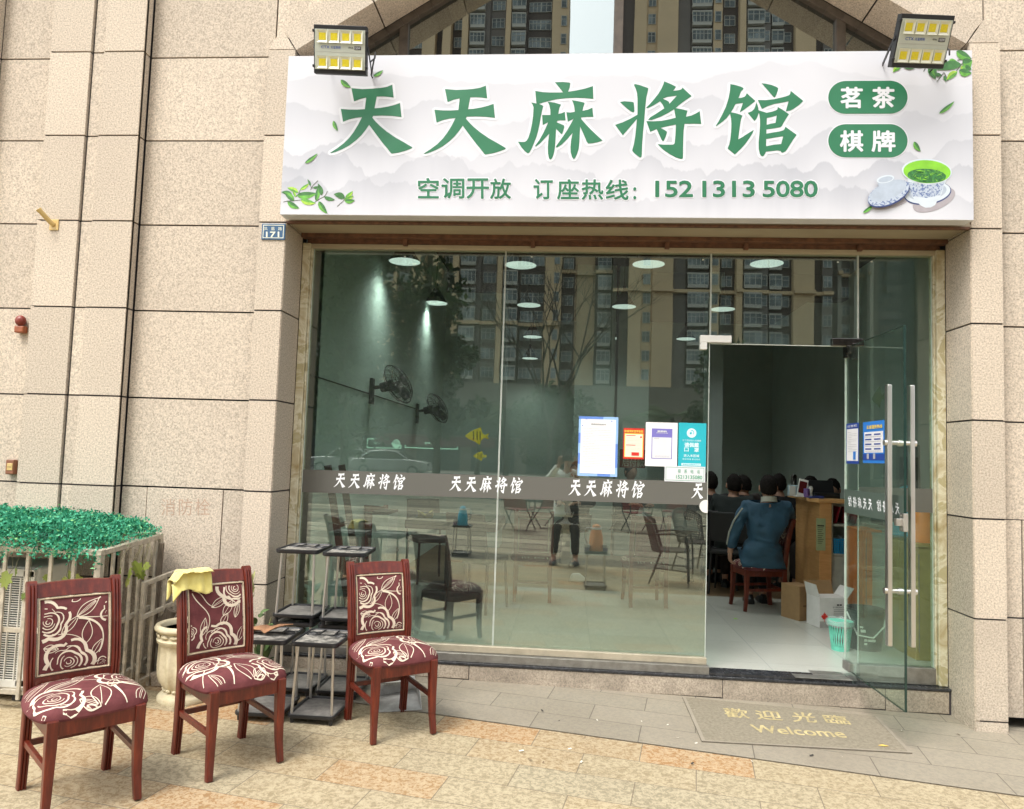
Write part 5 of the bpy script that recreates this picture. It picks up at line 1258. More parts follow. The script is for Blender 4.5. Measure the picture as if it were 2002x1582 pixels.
# slanted gate panel standing beyond
m = MB()
gx = -2.52
for (a, b_) in (((gx, -.42, .64), (gx-.0, -.01, .66)), ((gx, -.42, .44), (gx, -.01, .46)), ((gx, -.42, .06), (gx, -.01, .06))): m.bar(a, b_, .022, .026)
for y in (-.41, -.29, -.17, -.05): m.bar((gx, y, gz(gx)), (gx, y, .65), .018, .018, up=Vector((0, 1, 0)))
o = m.build('steel_gate', M_cage, bevel=.002); tag(o, 'short steel bar gate leaning between the cage and the wall', 'gate')
# wooden stake and rotten stump
def m_bark():
    n = N('weathered_wood'); mp = n.n('Mapping'); n.l(n.obj(), mp.inputs['Vector']); mp.inputs['Scale'].default_value = (60, 60, 5); f = n.noise(1.6, 6, .7, mp.outputs[0])
    return n.bsdf(n.ramp(f, [(.3, (.07, .052, .035)), (.6, (.17, .135, .095)), (.8, (.26, .215, .155))]), .9, normal=n.bump(f, .6, .006))
M_bark = m_bark()
pa, pb = at(316, 1062, -.10), at(292, 1345, -.16); pa.z += 0; pb.z = gz(-2.4)
m = MB(); m.bar(pb, pa, .032, .020, up=Vector((0, 1, 0))); o = m.build('wooden_stake', M_bark, bevel=.003); tag(o, 'weathered wooden stake leaning upright between the cage and the planter', 'stake')
m = MB(); p = gd(315, 1340); m.tube([(p.x+.02, p.y+.10, gz(p.x)), (p.x-.01, p.y+.11, .12), (p.x-.07, p.y+.12, .24), (p.x-.08, p.y+.12, .36), (p.x-.03, p.y+.12, .44)], [.055, .060, .045, .040, .028], 14)
for v_i in range(len(m.v)): m.v[v_i] += Vector((noise.noise(m.v[v_i]*18)*.022, noise.noise(m.v[v_i]*18+Vector((9, 0, 0)))*.02, 0))
o = m.build('tree_stump', M_bark, smooth=60); tag(o, 'dark twisted piece of old trunk leaning beside the planter', 'stump')
m = MB()
for (x0, x1, y0, y1, z1) in ((-2.50, -2.22, -.30, -.02, .09), (-2.44, -2.25, -.24, -.03, .16)): m.box(x0, x1, y0, y1, gz(-2.4), z1)
for i in range(len(m.v)): m.v[i] += Vector((noise.noise(m.v[i]*7)*.03, noise.noise(m.v[i]*9)*.03, noise.noise(m.v[i]*5)*.02))
o = m.build('rubble_block', M_step, bevel=.01); tag(o, 'broken stone rubble blocks heaped against the wall foot', 'rubble')
# paper scrap in the cage
m = MB(); random.seed(2)
for i in range(3): x = -2.86+.06*i; m.add([(x, -.72, .34), (x+.1, -.70, .36), (x+.09, -.66, .45), (x+.01, -.68, .46)], [(0, 1, 2, 3)])
o = m.build('plastic_bag', simple('white_bag', (.62, .64, .64), .6, var=.3, scale=20), smooth=30, fix=False); tag(o, 'crumpled white bag inside the cage beside the air conditioner', 'bag'); o.modifiers.new('t', 'SOLIDIFY').thickness = .003

# artificial greenery heaped on the cage
def leafcloud(mb, pts, size, nf=1, up=.0, seed=1):
    random.seed(seed)
    for p in pts:
        p = Vector(p); s = size*random.uniform(.6, 1.4)
        a = Vector((random.gauss(0, 1), random.gauss(0, 1), random.gauss(0, 1)+up)); a.normalize(); b_ = a.orthogonal().normalized(); b_ = Quaternion(a, random.uniform(0, 6.28)) @ b_; c_ = a.cross(b_)
        mb.add([p-b_*s, p+c_*s*.5, p+b_*s, p-c_*s*.5], [(0, 1, 2, 3)])
def m_fol(name, stops, rough=.6, transl=.25):
    n = N(name); g = n.n('NewGeometry'); c = n.ramp(g.outputs['Random Per Island'], stops); b = n.n('BsdfPrincipled'); n.l(c, b.inputs['Base Color']); b.inputs['Roughness'].default_value = rough; b.inputs['Specular IOR Level'].default_value = .35
    t = n.n('BsdfTranslucent'); n.l(c, t.inputs[0]); mx = n.n('MixShader'); mx.inputs[0].default_value = transl; n.l(b.outputs[0], mx.inputs[1]); n.l(t.outputs[0], mx.inputs[2]); n.l(mx.outputs[0], n.o.inputs[0]); return n.m
M_turf = m_fol('artificial_green', [(0, (.010, .10, .05)), (.25, (.03, .25, .14)), (.6, (.06, .38, .22)), (.85, (.11, .50, .30)), (.95, (.18, .58, .30)), (1, (.30, .60, .22))], .75)
random.seed(21); pts = []
def mound(x, y):
    ex = min(1, max(0, (x+4.4)/.3)); rr = min(1, max(0, (csx(y)-.02-x)/.60))*(.72+.28*min(1, max(0, (x+3.5)/.7))); yy = min(1, max(0, (y+.93)/.22))*min(1, max(0, (.03-y)/.08))
    base = .90; h = (.095*rr**.6+.025)*yy**.5*(.85+.9*noise.noise(Vector((x*2.6+3, y*2.6, 1)))+.25)+.03*noise.noise(Vector((x*9, y*9, 2)))
    if x > -2.75: h += .0
    return base+max(.0, h)
for i in range(42000):
    x = random.uniform(-4.3, -2.33); y = random.uniform(-.93, .0)
    if x > csx(y)-.06 and (x > csx(y)+.02 or random.random() > .35): continue
    z = mound(x, y)-abs(random.gauss(0, .022)); tuft = (.03*random.random()**3)+.014*noise.noise(Vector((x*40, y*40, 0)))+.02*noise.noise(Vector((x*14, y*14, 5)))
    if y < -.82: z -= random.random()**2*.06
    if x > -2.62: z -= random.random()*.10*(x+2.62)/.2
    pts.append((x, y, z+tuft))
mb = MB(); leafcloud(mb, pts, .0105, up=.6, seed=4)
turf = mb.build('artificial_greenery', M_turf, fix=False); tag(turf, 'mound of bright teal green artificial foliage heaped on top of the steel cage', 'foliage')
und = MB()
gxs = [-4.3+1.56*i/40 for i in range(41)]; gys = [-.84+.80*j/16 for j in range(17)]
und.add([(x, y, mound(x, y)-.055) for y in gys for x in gxs], [(j*41+i, j*41+i+1, (j+1)*41+i+1, (j+1)*41+i) for j in range(16) for i in range(40)])
und.build('foliage_base', simple('dark_green_backing', (.008, .05, .03), .9), turf, fix=False)
M_ivy = m_fol('yellow_green_ivy', [(0, (.12, .17, .03)), (.5, (.24, .30, .06)), (1, (.36, .38, .10))], .5, .3)
iv = MB(); vn = MB(); random.seed(9)
def ivyleaf(p, s, ang, tilt):
    out_ = [(0, -.9), (.35, -.95), (.5, -.45), (.95, -.4), (.6, .1), (.75, .5), (.3, .45), (0, 1.0), (-.3, .45), (-.75, .5), (-.6, .1), (-.95, -.4), (-.5, -.45), (-.35, -.95)]
    Mr = Matrix.Translation(p) @ Matrix.Rotation(ang, 4, 'Z') @ Matrix.Rotation(tilt, 4, 'X') @ Matrix.Rotation(math.pi+random.uniform(-.6, .6), 4, 'Y')
    iv.add([(0, 0, 0)]+[(a*s, .15*s*abs(a), b_*s) for a, b_ in out_], [(0, i+1, (i+1) % 14+1) for i in range(14)], M=Mr)
for (u, v, s, y) in ((10, 1135, .055, -.87), (268, 1112, .050, -.62), (252, 1122, .04, -.66), (248, 1140, .03, -.66), (150, 1135, .04, -.80), (125, 1140, .04, -.82), (45, 1165, .03, -.86), (275, 1125, .035, -.58), (233, 1118, .030, -.7), (134, 1125, .035, -.8), (30, 1120, .03, -.86), (90, 1130, .022, -.8), (285, 1108, .03, -.5)):
    p = at(u, v, y); ivyleaf(p, s, random.uniform(-.8, .5), random.uniform(-.4, .3)); vn.tube([p, p+Vector((random.uniform(-.02, .02), .03, .06)), Vector((p.x+random.uniform(-.04, .04), p.y+.08, .90))], .0015, 5)
ivo = iv.build('ivy_leaves', M_ivy, turf, fix=False); vn.build('ivy_stems', M_stem, turf)

# small litter on the pavement
lt_ = MB(); random.seed(31)
for i in range(60):
    u = random.choice([random.uniform(900, 1990), random.uniform(820, 1700)]); v = random.uniform(1345, 1500)
    p = gd(u, v)
    if p.y > .02: continue
    s = random.uniform(.004, .015); a = random.uniform(0, 3.14); Mr = Matrix.Translation((p.x, p.y, gz(p.x)+.0135 if False else gz(p.x)+.0075)) @ Matrix.Rotation(a, 4, 'Z')
    lt_.add([(-s, -s*.4, 0), (s, -s*.3, .001), (s*.9, s*.4, .004), (-s*.8, s*.35, .002)], [(0, 1, 2, 3)], random.choice([0, 0, 1, 2]), Mr)
o = lt_.build('litter', [simple('pale_husk', (.62, .58, .48), .8), simple('brown_bit', (.16, .11, .07), .9), simple('dark_bit', (.04, .035, .03), .9)], fix=False); tag(o, 'scattered seed husks and dark specks on the pavement', 'litter', kind='stuff')
p = ong(1727, 1463); m = MB(); m.add([p+Vector((-.03, 0, .001)), p+Vector((0, -.012, .003)), p+Vector((.032, .0, .001)), p+Vector((0, .014, .004))], [(0, 1, 2, 3)]); o = m.build('fallen_leaf', simple('yellow_fallen_leaf', (.62, .42, .09), .7), fix=False); tag(o, 'small yellow fallen leaf at the right corner of the doormat', 'leaf')
# ------------------------------------------------------------ inside the shop
def zf(u, v): return atz(u, v, FZ)
def place_in(o, p, ang, z=FZ): o.location = (p.x, p.y, z); o.rotation_euler = (0, 0, R(ang)); return o
# three chairs with their backs to the glass
for k, (u, lab) in enumerate(((735, 'rose patterned chair inside with its back to the left pane'), (1045, 'rose patterned chair inside with its back to the middle pane, beside the photographer'), (1262, 'rose patterned chair inside with its back to the glass, near the doorway'))):
    q = at(u, 1010, 2.55); c1 = copy_tree(CH); c1['label'] = lab; c1['group'] = 'rose patterned dining chairs inside the shop'; place_in(c1, q, 178+4*k)
c2 = copy_tree(CH2); c2['label'] = 'rose patterned dining chair on which the man in the blue jacket sits'; c2['group'] = 'rose patterned dining chairs inside the shop'; place_in(c2, Vector((1.84, 2.60, 0)), -80)
# pendants
M_shadeout = simple('grey_lamp_shade', (.06, .055, .05), .4, .5); 
def m_emit(name, col, s):
    n = N(name); e = n.n('Emission'); e.inputs[0].default_value = (*col, 1); e.inputs[1].default_value = s; n.l(e.outputs[0], n.o.inputs[0]); return n.m
M_shadein = simple('white_enamel_with_glow', (.75, .82, .78), .35, var=.05); M_bulb = m_emit('lit_bulb', (.90, 1.0, .93), 60)
M_shadein.node_tree.nodes['Principled BSDF'].inputs['Emission Color'].default_value = (.88, 1, .94, 1); M_shadein.node_tree.nodes['Principled BSDF'].inputs['Emission Strength'].default_value = .32  # enamel given a faint glow in place of the bulb's light on it
def make_pendant():
    t = thing('pendant_lamp', 'lamp', 'pendant lamp', group='lit conical pendant lamps over the tables')
    r = .155; prof = [(.030, .20), (.045, .175), (.06, .15), (.115, .06), (r, .0)]
    m = MB(); m.lathe([(0, .21)]+[(a+.003, b_+.002) for a, b_ in prof], (0, 0, 0), 32); o_ = m.build('lamp_shade', M_shadeout, t, local=True, smooth=40, fix=False)
    m = MB(); m.lathe(prof[::-1]+[(0, .2)], (0, 0, 0), 32); m.build('reflector', M_shadein, o_, local=True, smooth=40, fix=False)
    m = MB(); m.ball((0, 0, .07), (.032, .032, .045), 14, 9); m.build('bulb', M_bulb, t, local=True, smooth=60)
    m = MB(); m.tube([(0, 0, .2), (0, 0, .85)], .004, 6); m.tube([(0, 0, .2), (0, 0, .28)], .022, 12); m.build('cord', M_dark, t, local=True)
    l = bpy.data.lights.new('lamp_light', 'SPOT'); l.energy = 20; l.spot_size = R(140); l.spot_blend = 1.0; l.color = (.96, 1.0, .96); l.shadow_soft_size = .08
    lo = bpy.data.objects.new('lamp_light', l); put(lo, t); lo.location = (0, 0, -.02)
    return t
PEN = make_pendant(); first = True
for (u, v, y, lab) in ((791, 512, 2.45, 'first from the left in the nearest row of lit pendant lamps, above the wall fan'), (1018, 519, 2.45, 'lit pendant lamp in the nearest row, just right of the first glass seam'), (1268, 517, 2.45, 'lit pendant lamp in the nearest row, above the notices'), (1499, 516, 2.45, 'lit pendant lamp in the nearest row, above the doorway'),
    (852, 593, 4.95, 'lit pendant lamp in the second row, left end'), (1034, 597, 4.95, 'lit pendant lamp in the second row, right of the glass seam'), (1220, 600, 4.95, 'lit pendant lamp in the second row whose dark cone shows'), (1413, 605, 4.95, 'lit pendant lamp in the second row, beside the doorway top'),
    (1041, 659, 7.5, 'small lit pendant lamp in the third row, near the glass seam'), (1192, 662, 7.5, 'small lit pendant lamp in the third row, centre'), (1341, 663, 7.5, 'small lit pendant lamp in the third row, right'), (1036, 701, 9.7, 'smallest lit pendant lamp, deepest in the room')):
    o = PEN if first else copy_tree(PEN); first = False; q = at(u, v, y); o.location = (q.x, q.y, q.z); o['label'] = lab

# wall fans
M_fan = simple('dark_fan_plastic', (.018, .020, .020), .4)
def make_fan():
    t = thing('wall_fan', 'fan', 'wall fan', group='dark wall fans')
    m = MB(); m.box(-.03, .0, -.045, .045, -.16, .09); m.tube([(0, 0, 0), (.09, 0, .01)], .018, 10); m.tube([(.07, 0, .0), (.19, 0, .03)], [.045, .055], 14)
    m.build('mount_and_motor', M_fan, t, local=True, bevel=.004)
    Mr = Matrix.Translation((.24, 0, .04)) @ Matrix.Rotation(R(62), 4, 'Y') @ Matrix.Rotation(R(16), 4, 'X')
    m = MB()
    for rr, z, th in ((.205, 0, .006), (.17, .045, .0025), (.13, .06, .0025), (.09, .068, .0025), (.17, -.04, .0025), (.12, -.05, .0025)): m.tube([(rr*math.cos(2*math.pi*i/32), rr*math.sin(2*math.pi*i/32), z) for i in range(32)], th, 5, closed=True, cap=False, M=Mr)
    for i in range(36):
        a = 2*math.pi*i/36; c_, s_ = math.cos(a), math.sin(a)
        m.tube([(.05*c_, .05*s_, .070), (.13*c_, .13*s_, .060), (.19*c_, .19*s_, .03), (.205*c_, .205*s_, 0), (.17*c_, .17*s_, -.04), (.06*c_, .06*s_, -.06)], .0016, 4, M=Mr)
    m.lathe([(0, .074), (.05, .072), (.05, .066), (0, .066)], (0, 0, 0), 20, M=Mr); m.build('cage', M_fan, t, local=True, smooth=50)
    m = MB()
    for k in range(4):
        Mb = Mr @ Matrix.Rotation(k*math.pi/2+.4, 4, 'Z') @ Matrix.Rotation(R(24), 4, 'X')
        m.ext([(.02, -.02, 0), (.08, -.065, 0), (.165, -.05, 0), (.18, .02, 0), (.14, .06, 0), (.06, .04, 0)], (0, 0, .003), M=Mb)
    m.lathe([(0, .03), (.03, .02), (.035, -.02), (0, -.02)], (0, 0, 0), 16, M=Mr); m.build('blades', simple('fan_blade', (.03, .035, .035), .3), t, local=True)
    return t
f1 = make_fan(); q = at(694, 757, 2.3); f1.location = (-1.90, q.y, q.z); f1['label'] = 'larger nearer dark wall fan on the left wall inside'
f2 = copy_tree(f1); f2['label'] = 'smaller further dark wall fan on the left wall inside'; q = at(775, 803, 4.6); f2.location = (-1.90, 4.5, q.z)
# ladder, white board, folded table and dark chairs by the left wall
lad = thing('wooden_ladder', 'dark wooden step ladder leaning in the left corner behind the glass', 'ladder', (-1.72, .85, FZ)); M_dwood = simple('dark_brown_wood', (.07, .032, .02), .5, var=.3)
m = MB(); m.bar((.10, .10, 0), (-.12, .0, 1.25), .05, .03, up=Vector((0, 1, 0))); m.bar((.10, .45, 0), (-.12, .35, 1.25), .05, .03, up=Vector((0, 1, 0))); m.build('rail', M_dwood, lad, local=True)
m = MB()
for k in range(4): f = .15+.24*k; x = .10-.22*f; m.bar((x, .10-.10*f, 1.25*f), (x, .45-.1*f, 1.25*f), .06, .02)
m.build('rung', M_dwood, lad, local=True)
m = MB(); m.box(-1.70, -1.56, 1.72, 2.1, FZ, .93); o = m.build('laminate_board', simple('white_laminate', (.62, .66, .64), .4), bevel=.004); tag(o, 'tall white laminate board standing in the left corner behind the glass', 'board')
m = MB(); m.box(-1.70, -1.56, 1.715, 2.1, .931, .955); m.build('board_edge', M_dark, o)
M_mblack = simple('black_vinyl', (.014, .014, .015), .35)
def make_mtable(name, label, x, y, ang=0, h=.76):
    t = thing(name, label, 'table', (x, y, FZ), R(ang), 'dark square game tables inside')
    m = MB(); m.box(-.43, .43, -.43, .43, h-.09, h); m.build('table_top', M_mblack, t, local=True, bevel=.02)
    m = MB(); m.box(-.36, .36, -.36, .36, h+.0005, h+.003); m.build('felt', simple('dark_green_felt', (.01, .05, .035), .9), t, local=True)
    m = MB(); m.box(-.10, .10, -.10, .10, .10, h-.09); m.box(-.28, .28, -.28, .28, 0, .10); m.build('pedestal', M_mblack, t, local=True, bevel=.02); return t
make_mtable('game_table', 'dark table close behind the left pane, next to the ladder', -1.05, 2.45)
tw2 = MB(); random.seed(8); q = Vector((-1.32, 2.20, FZ+.765))
for i in range(26): a = random.uniform(0, 6.28); r_ = random.uniform(.0, .07); leaf_blade(tw2, q+Vector((r_*math.cos(a), r_*math.sin(a), 0)), q+Vector((.08*math.cos(a), .08*math.sin(a), random.uniform(0, .07))), .05, .3)
o = tw2.build('crumpled_cloth', simple('dull_yellow_cloth', (.38, .33, .10), .9), smooth=60, fix=False); tag(o, 'crumpled yellow cloth lying on the dark table behind the left pane', 'cloth')
M_blackfab = simple('black_chair_back', (.014, .013, .014), .5)
def make_bchair():
    t = thing('black_chair', 'chair', 'chair', group='plain black chairs by the dark table')
    m = MB(); m.box(-.21, .21, -.21, .21, .42, .47); m.build('seat', M_blackfab, t, local=True, bevel=.015)
    m = MB(); m.ext([(-.20, .20, .55), (.20, .20, .55), (.19, .27, .86), (-.19, .27, .86)], (0, .025, 0)); m.build('backrest', M_blackfab, t, local=True, bevel=.012)
    for sx in (-1, 1):
        for sy in (-1, 1):
            m = MB(); m.tube([(sx*.18, sy*.18, .44), (sx*.20, sy*.22, 0)], .013, 8)
            if sy > 0: m.tube([(sx*.19, .20, .44), (sx*.19, .235, .60)], .013, 8)
            m.build('leg', M_dark, t, local=True)
    return t
b1 = make_bchair(); b1['label'] = 'plain black chair standing left of the dark table behind the pane'; place_in(b1, Vector((-1.47, 3.3, 0)), 30)
b2 = copy_tree(b1); b2['label'] = 'plain black chair with its back to the glass, behind the rose chair'; place_in(b2, Vector((-.78, 1.95, 0)), 160)
# stands with thermos flasks
def thermos(name, label, x, y, z, body, s=1.0, ang=0):
    t = thing(name, label, 'thermos', (x, y, z), R(ang), 'plastic thermos flasks'); mt_ = simple(name+'_plastic', body, .35, var=.06); mw = M_whiteplastic
    m = MB(); m.lathe([(0, 0), (.076*s, 0), (.078*s, .01*s), (.070*s, .15*s), (.055*s, .215*s), (.050*s, .225*s)], (0, 0, 0), 32); m.build('body', mt_, t, local=True, smooth=40)
    m = MB(); m.lathe([(.052*s, .222*s), (.058*s, .228*s), (.056*s, .242*s), (.045*s, .246*s)], (0, 0, 0), 32); m.ext([(.05*s, -.012*s, .235*s), (.05*s, .012*s, .235*s), (.085*s, 0, .242*s)], (0, 0, .008*s)); m.build('collar', mw, t, local=True, smooth=40)
    m = MB(); m.lathe([(.045*s, .246*s), (.038*s, .268*s), (.014*s, .280*s), (0, .280*s)], (0, 0, 0), 24); m.build('lid', mt_, t, local=True, smooth=40)
    m = MB(); m.tube([(-.05*s, 0, .238*s), (-.10*s, 0, .236*s), (-.122*s, 0, .20*s), (-.12*s, 0, .14*s), (-.095*s, 0, .085*s), (-.072*s, 0, .075*s)], .009*s, 10); m.build('handle', mw, t, local=True, smooth=50); return t
def mir(u, v): p = gd(u, v); return Vector((p.x, 2*YG-p.y, gz(p.x)))
def stand_in(x, y, ang, lab): c = copy_tree(S0); c['label'] = lab; c['group'] = 'tray stands out on the plaza'; c.location = (x, y, gz(x)); c.rotation_euler = (0, 0, R(ang)); return c
q = mir(1163, 1150); stand_in(q.x, q.y, 0, 'tray stand on the plaza holding the orange thermos and two cups, mirrored in the glass')
thermos('orange_thermos', 'orange thermos flask on the plaza tray stand, mirrored in the middle pane', q.x+.0, q.y, gz(q.x)+TH, (.90, .36, .13), 1.12)
def cup(x, y, z, lab, g):
    t = MB(); t.lathe([(0, 0), (.024, 0), (.035, .075), (.033, .075), (.022, .004), (0, .004)], (x, y, z), 20); o_ = t.build('paper_cup', M_whiteplastic, smooth=40); tag(o_, lab, 'cup', g)
    b_ = MB(); b_.lathe([(.0248, .004), (.0318, .045)], (x, y, z), 20); b_.build('cup_print', simple('mauve_print', (.30, .22, .34), .5), o_, smooth=40, fix=False)
cup(q.x-.105, q.y+.06, gz(q.x)+TH, 'paper cup left of the orange thermos', 'paper cups'); cup(q.x+.110, q.y+.04, gz(q.x)+TH, 'paper cup right of the orange thermos', 'paper cups')
q2 = mir(902, 1085); stand_in(q2.x, q2.y, 0, 'tray stand on the plaza holding the blue thermos, mirrored in the left pane')
thermos('blue_thermos', 'blue thermos flask on the plaza tray stand, mirrored in the left pane', q2.x, q2.y, gz(q2.x)+TH, (.04, .42, .62), 1.0, 180)
cup(q2.x-.10, q2.y+.05, gz(q2.x)+TH, 'paper cup beside the blue thermos', 'paper cups')
# rattan armchairs
def m_ratt():
    n = N('dark_brown_rattan'); return n.bsdf(n.ramp(n.noise(90, 3), [(.3, (.03, .018, .012)), (.7, (.085, .052, .035))]), .5)
M_ratt = m_ratt()
def make_rattan():
    t = thing('rattan_armchair', 'x', 'armchair', group='woven dark brown armchairs')
    def shell(u, v):   # u -1..1 across, v 0..1 up
        a = u*1.15; rr = .25+.035*v; return Vector((rr*math.sin(a), .05+rr*.75*math.cos(a)+.10*v, .40+.46*v*(1-.22*u*u)))
    m = MB(); nu, nv = 22, 13
    for i in range(nu+1): u = -1+2*i/nu; m.tube([shell(u, j/8) for j in range(9)], .0058, 4)
    for j in range(nv+1): v = j/nv; m.tube([shell(-1+2*i/14, v) for i in range(15)], .0058, 4)
    m.build('woven_back', M_ratt, t, local=True)
    m = MB(); m.tube([shell(-1, 0), shell(-1, .5), shell(-1, 1)]+[shell(-1+2*i/12, 1) for i in range(13)]+[shell(1, .5), shell(1, 0)], .013, 8); m.build('back_frame', M_ratt, t, local=True, smooth=60)
    m = MB(); m.lathe([(0, .405), (.235, .405), (.24, .415), (.235, .425), (0, .428)], (0, 0, 0), 28); m.build('seat', M_ratt, t, local=True, smooth=40)
    for s in (-1, 1):
        m = MB(); m.tube([shell(s*.98, .6), (s*.28, -.02, .64), (s*.27, -.16, .61), (s*.245, -.20, .45), (s*.24, -.22, 0)], .012, 8); m.build('leg', M_ratt, t, local=True, smooth=60)
        m = MB(); m.tube([(s*.20, .12, .41), (s*.23, .26, 0)], .012, 8); m.build('leg', M_ratt, t, local=True, smooth=60)
    m = MB()
    for s in (-1, 1): m.tube([(s*.245, -.20, .18), (s*.22, .19, .20)], .008, 6)
    m.tube([(-.24, -.20, .22), (.24, -.20, .22)], .008, 6); m.build('stretcher', M_ratt, t, local=True); return t
r1 = make_rattan(); r1['label'] = 'woven brown armchair on the plaza, mirrored in full left of the doorway'; q = mir(1312, 1140); r1.location = q; r1.rotation_euler = (0, 0, R(100))
r2 = copy_tree(r1); r2['label'] = 'woven brown armchair on the plaza, mirrored and cut off by the doorway edge'; q = mir(1362, 1118); r2.location = q; r2.rotation_euler = (0, 0, R(150))

# counter
M_cwood = None
def m_cw():
    n = N('orange_beech_laminate'); mp = n.n('Mapping'); n.l(n.obj(), mp.inputs['Vector']); mp.inputs['Scale'].default_value = (4, 4, 40); f = n.noise(1.5, 5, .6, mp.outputs[0])
    return n.bsdf(n.ramp(f, [(.3, (.62, .33, .12)), (.7, (.74, .43, .18))]), .4)
M_cwood = m_cw()
ctr = thing('reception_counter', 'beech laminate reception counter with a curved end, open shelves and white cupboard', 'counter', (2.6, 2.6, FZ)); CH_ = 1.06
ql, qc, qr_ = zf(1545, 1150), zf(1604, 1192), zf(1626, 1190)
X = lambda u, y: at(u, 1000, y).x
m = MB(); ya, yb = 3.55, 2.62; xa, xb = X(1556, ya), X(1602, yb)
cp_ = []
for i in range(9): f = i/8; cp_.append((xa+(xb-xa)*f**1.35, ya+(yb-ya)*f))
for (a, b_) in zip(cp_[:-1], cp_[1:]): m.ext([(a[0], a[1], FZ), (b_[0], b_[1], FZ), (b_[0], b_[1], FZ+CH_-.04), (a[0], a[1], FZ+CH_-.04)], (.02, .012, 0))
m.build('curved_panel', M_cwood, ctr, smooth=40)
xe = X(1626, yb); m = MB(); m.box(xb, xe, yb-.001, yb+.35, FZ, FZ+CH_-.04); m.build('end_panel', M_cwood, ctr, bevel=.002)
m = MB(); m.ext([(xa-.06, ya+.1, FZ+CH_-.04), (xa-.05, 3.3, FZ+CH_-.04), (xb-.07, 2.75, FZ+CH_-.04), (xb-.02, yb-.04, FZ+CH_-.04), (xe+.16, yb-.04, FZ+CH_-.04), (xe+.25, ya+.1, FZ+CH_-.04)], (0, 0, .035)); m.build('counter_top', M_cwood, ctr, bevel=.003)
m = MB(); sx0, sx1 = xe+.004, xe+.50
m.box(sx0, sx0+.02, yb+.03, yb+.40, FZ, FZ+CH_-.05)
for z in (.52, .80): m.box(sx0+.02, sx1, yb+.02, yb+.38, FZ+z, FZ+z+.02)
m.box(sx0+.02, sx1, yb+.36, yb+.38, FZ+.02, FZ+CH_-.05); m.box(sx0+.02, sx1, yb+.04, yb+.06, FZ+.02, FZ+.515); m.build('white_shelves', simple('cream_laminate', (.50, .50, .42), .5), ctr)
m = MB()
for i in range(3): x = sx0+.05+.09*i; m.ext([(x, yb+.06, FZ+.825), (x+.012, yb+.06, FZ+.825), (x+.05, yb+.06, FZ+CH_-.08), (x+.038, yb+.06, FZ+CH_-.08)], (0, .2, 0))
o = m.build('red_folders', simple('dark_red_folder', (.28, .012, .02), .4)); tag(o, 'dark red folders leaning on the upper counter shelf', 'folder')
a, b_ = at(1591, 1074, yb-.01), at(1609, 1011, yb-.01); m = MB(); fxx = -.004
# green price card on the curved panel
c0, c1_ = at(1591, 1073, yb+.12), at(1609, 1012, yb+.12)
m = MB(); m.box(c0.x-.02, c1_.x-.02, yb-.012, yb-.010, c0.z, c1_.z); o = m.build('price_card', simple('pale_green_card', (.38, .48, .27), .5)); tag(o, 'narrow pale green card of small text on the wooden counter', 'card')
m = MB(); w_c = c1_.x-c0.x; hC = c1_.z-c0.z
for i in range(9): z = c1_.z-hC*(.30+.06*i); m.box(c0.x-.02+w_c*.15, c0.x-.02+w_c*(.8-.1*(i % 3)), yb-.0135, yb-.0125, z, z+hC*.014)
m.box(c0.x-.02+w_c*.12, c0.x-.02+w_c*.85, yb-.0135, yb-.0125, c1_.z-hC*.25, c1_.z-hC*.21); m.build('card_lines', M_blacktxt, o)
# things on the counter
zt_ = FZ+CH_-.003
def onct(u, y): return Vector((at(u, 985, y).x, y, zt_))
q = onct(1561, 3.0); m = MB(); m.box(q.x-.09, q.x+.12, q.y, q.y+.07, zt_, zt_+.11); o = m.build('tissue_box', simple('pale_blue_box', (.45, .60, .66), .5), bevel=.004); tag(o, 'pale blue and white box standing on the wooden counter', 'box')
m = MB(); m.box(q.x-.09, q.x-.03, q.y-.003, q.y-.001, zt_+.004, zt_+.10); m.build('white_label', M_whiteplastic, o)
q = onct(1566, 2.85); dv = thing('payment_display', 'upright payment display with a dark red screen on the counter', 'display', tuple(q)); Mr = Matrix.Rotation(R(-18), 4, 'X') @ Matrix.Rotation(R(14), 4, 'Y')
m = MB(); m.box(-.045, .045, 0, .012, .01, .19, M=Mr); m.box(-.05, .05, -.01, .09, 0, .012); m.build('housing', M_whiteplastic, dv, local=True, bevel=.004); m = MB(); m.box(-.036, .036, -.002, -.001, .04, .165, M=Mr); m.build('screen', simple('dark_red_screen', (.10, .015, .015), .2), dv, local=True)
q = onct(1577, 2.85); m = MB(); m.lathe([(0, 0), (.028, 0), (.030, .06), (.028, .062), (.028, .085), (0, .085)], tuple(q), 20); o = m.build('purple_bottle', simple('purple_plastic', (.22, .13, .38), .35), smooth=40); tag(o, 'short purple bottle with a dark cap on the counter', 'bottle')
q = onct(1585, 2.85); m = MB(); m.lathe([(0, 0), (.022, 0), (.016, .05), (.022, .09), (.012, .11), (0, .112)], tuple(q), 18); o = m.build('white_scanner', M_whiteplastic, smooth=40); tag(o, 'small white stand beside the purple bottle on the counter', 'stand')
q = onct(1552, 3.3); m = MB(); m.lathe([(0, 0), (.03, 0), (.03, .20), (.02, .215), (0, .215)], tuple(q), 20); o = m.build('steel_flask', M_bsteel, smooth=40); tag(o, 'slim steel flask at the far end of the counter', 'flask')
q = onct(1614, 2.80); m = MB(); m.box(q.x-.10, q.x+.14, q.y, q.y+.12, zt_, zt_+.05); m.ext([(q.x-.12, q.y+.1, zt_+.05), (q.x+.12, q.y+.1, zt_+.05), (q.x+.12, q.y+.16, zt_+.17), (q.x-.12, q.y+.16, zt_+.17)], (0, .01, 0)); o = m.build('black_terminal', M_mblack, bevel=.004); tag(o, 'black till terminal on the counter beside the blue papers', 'terminal')
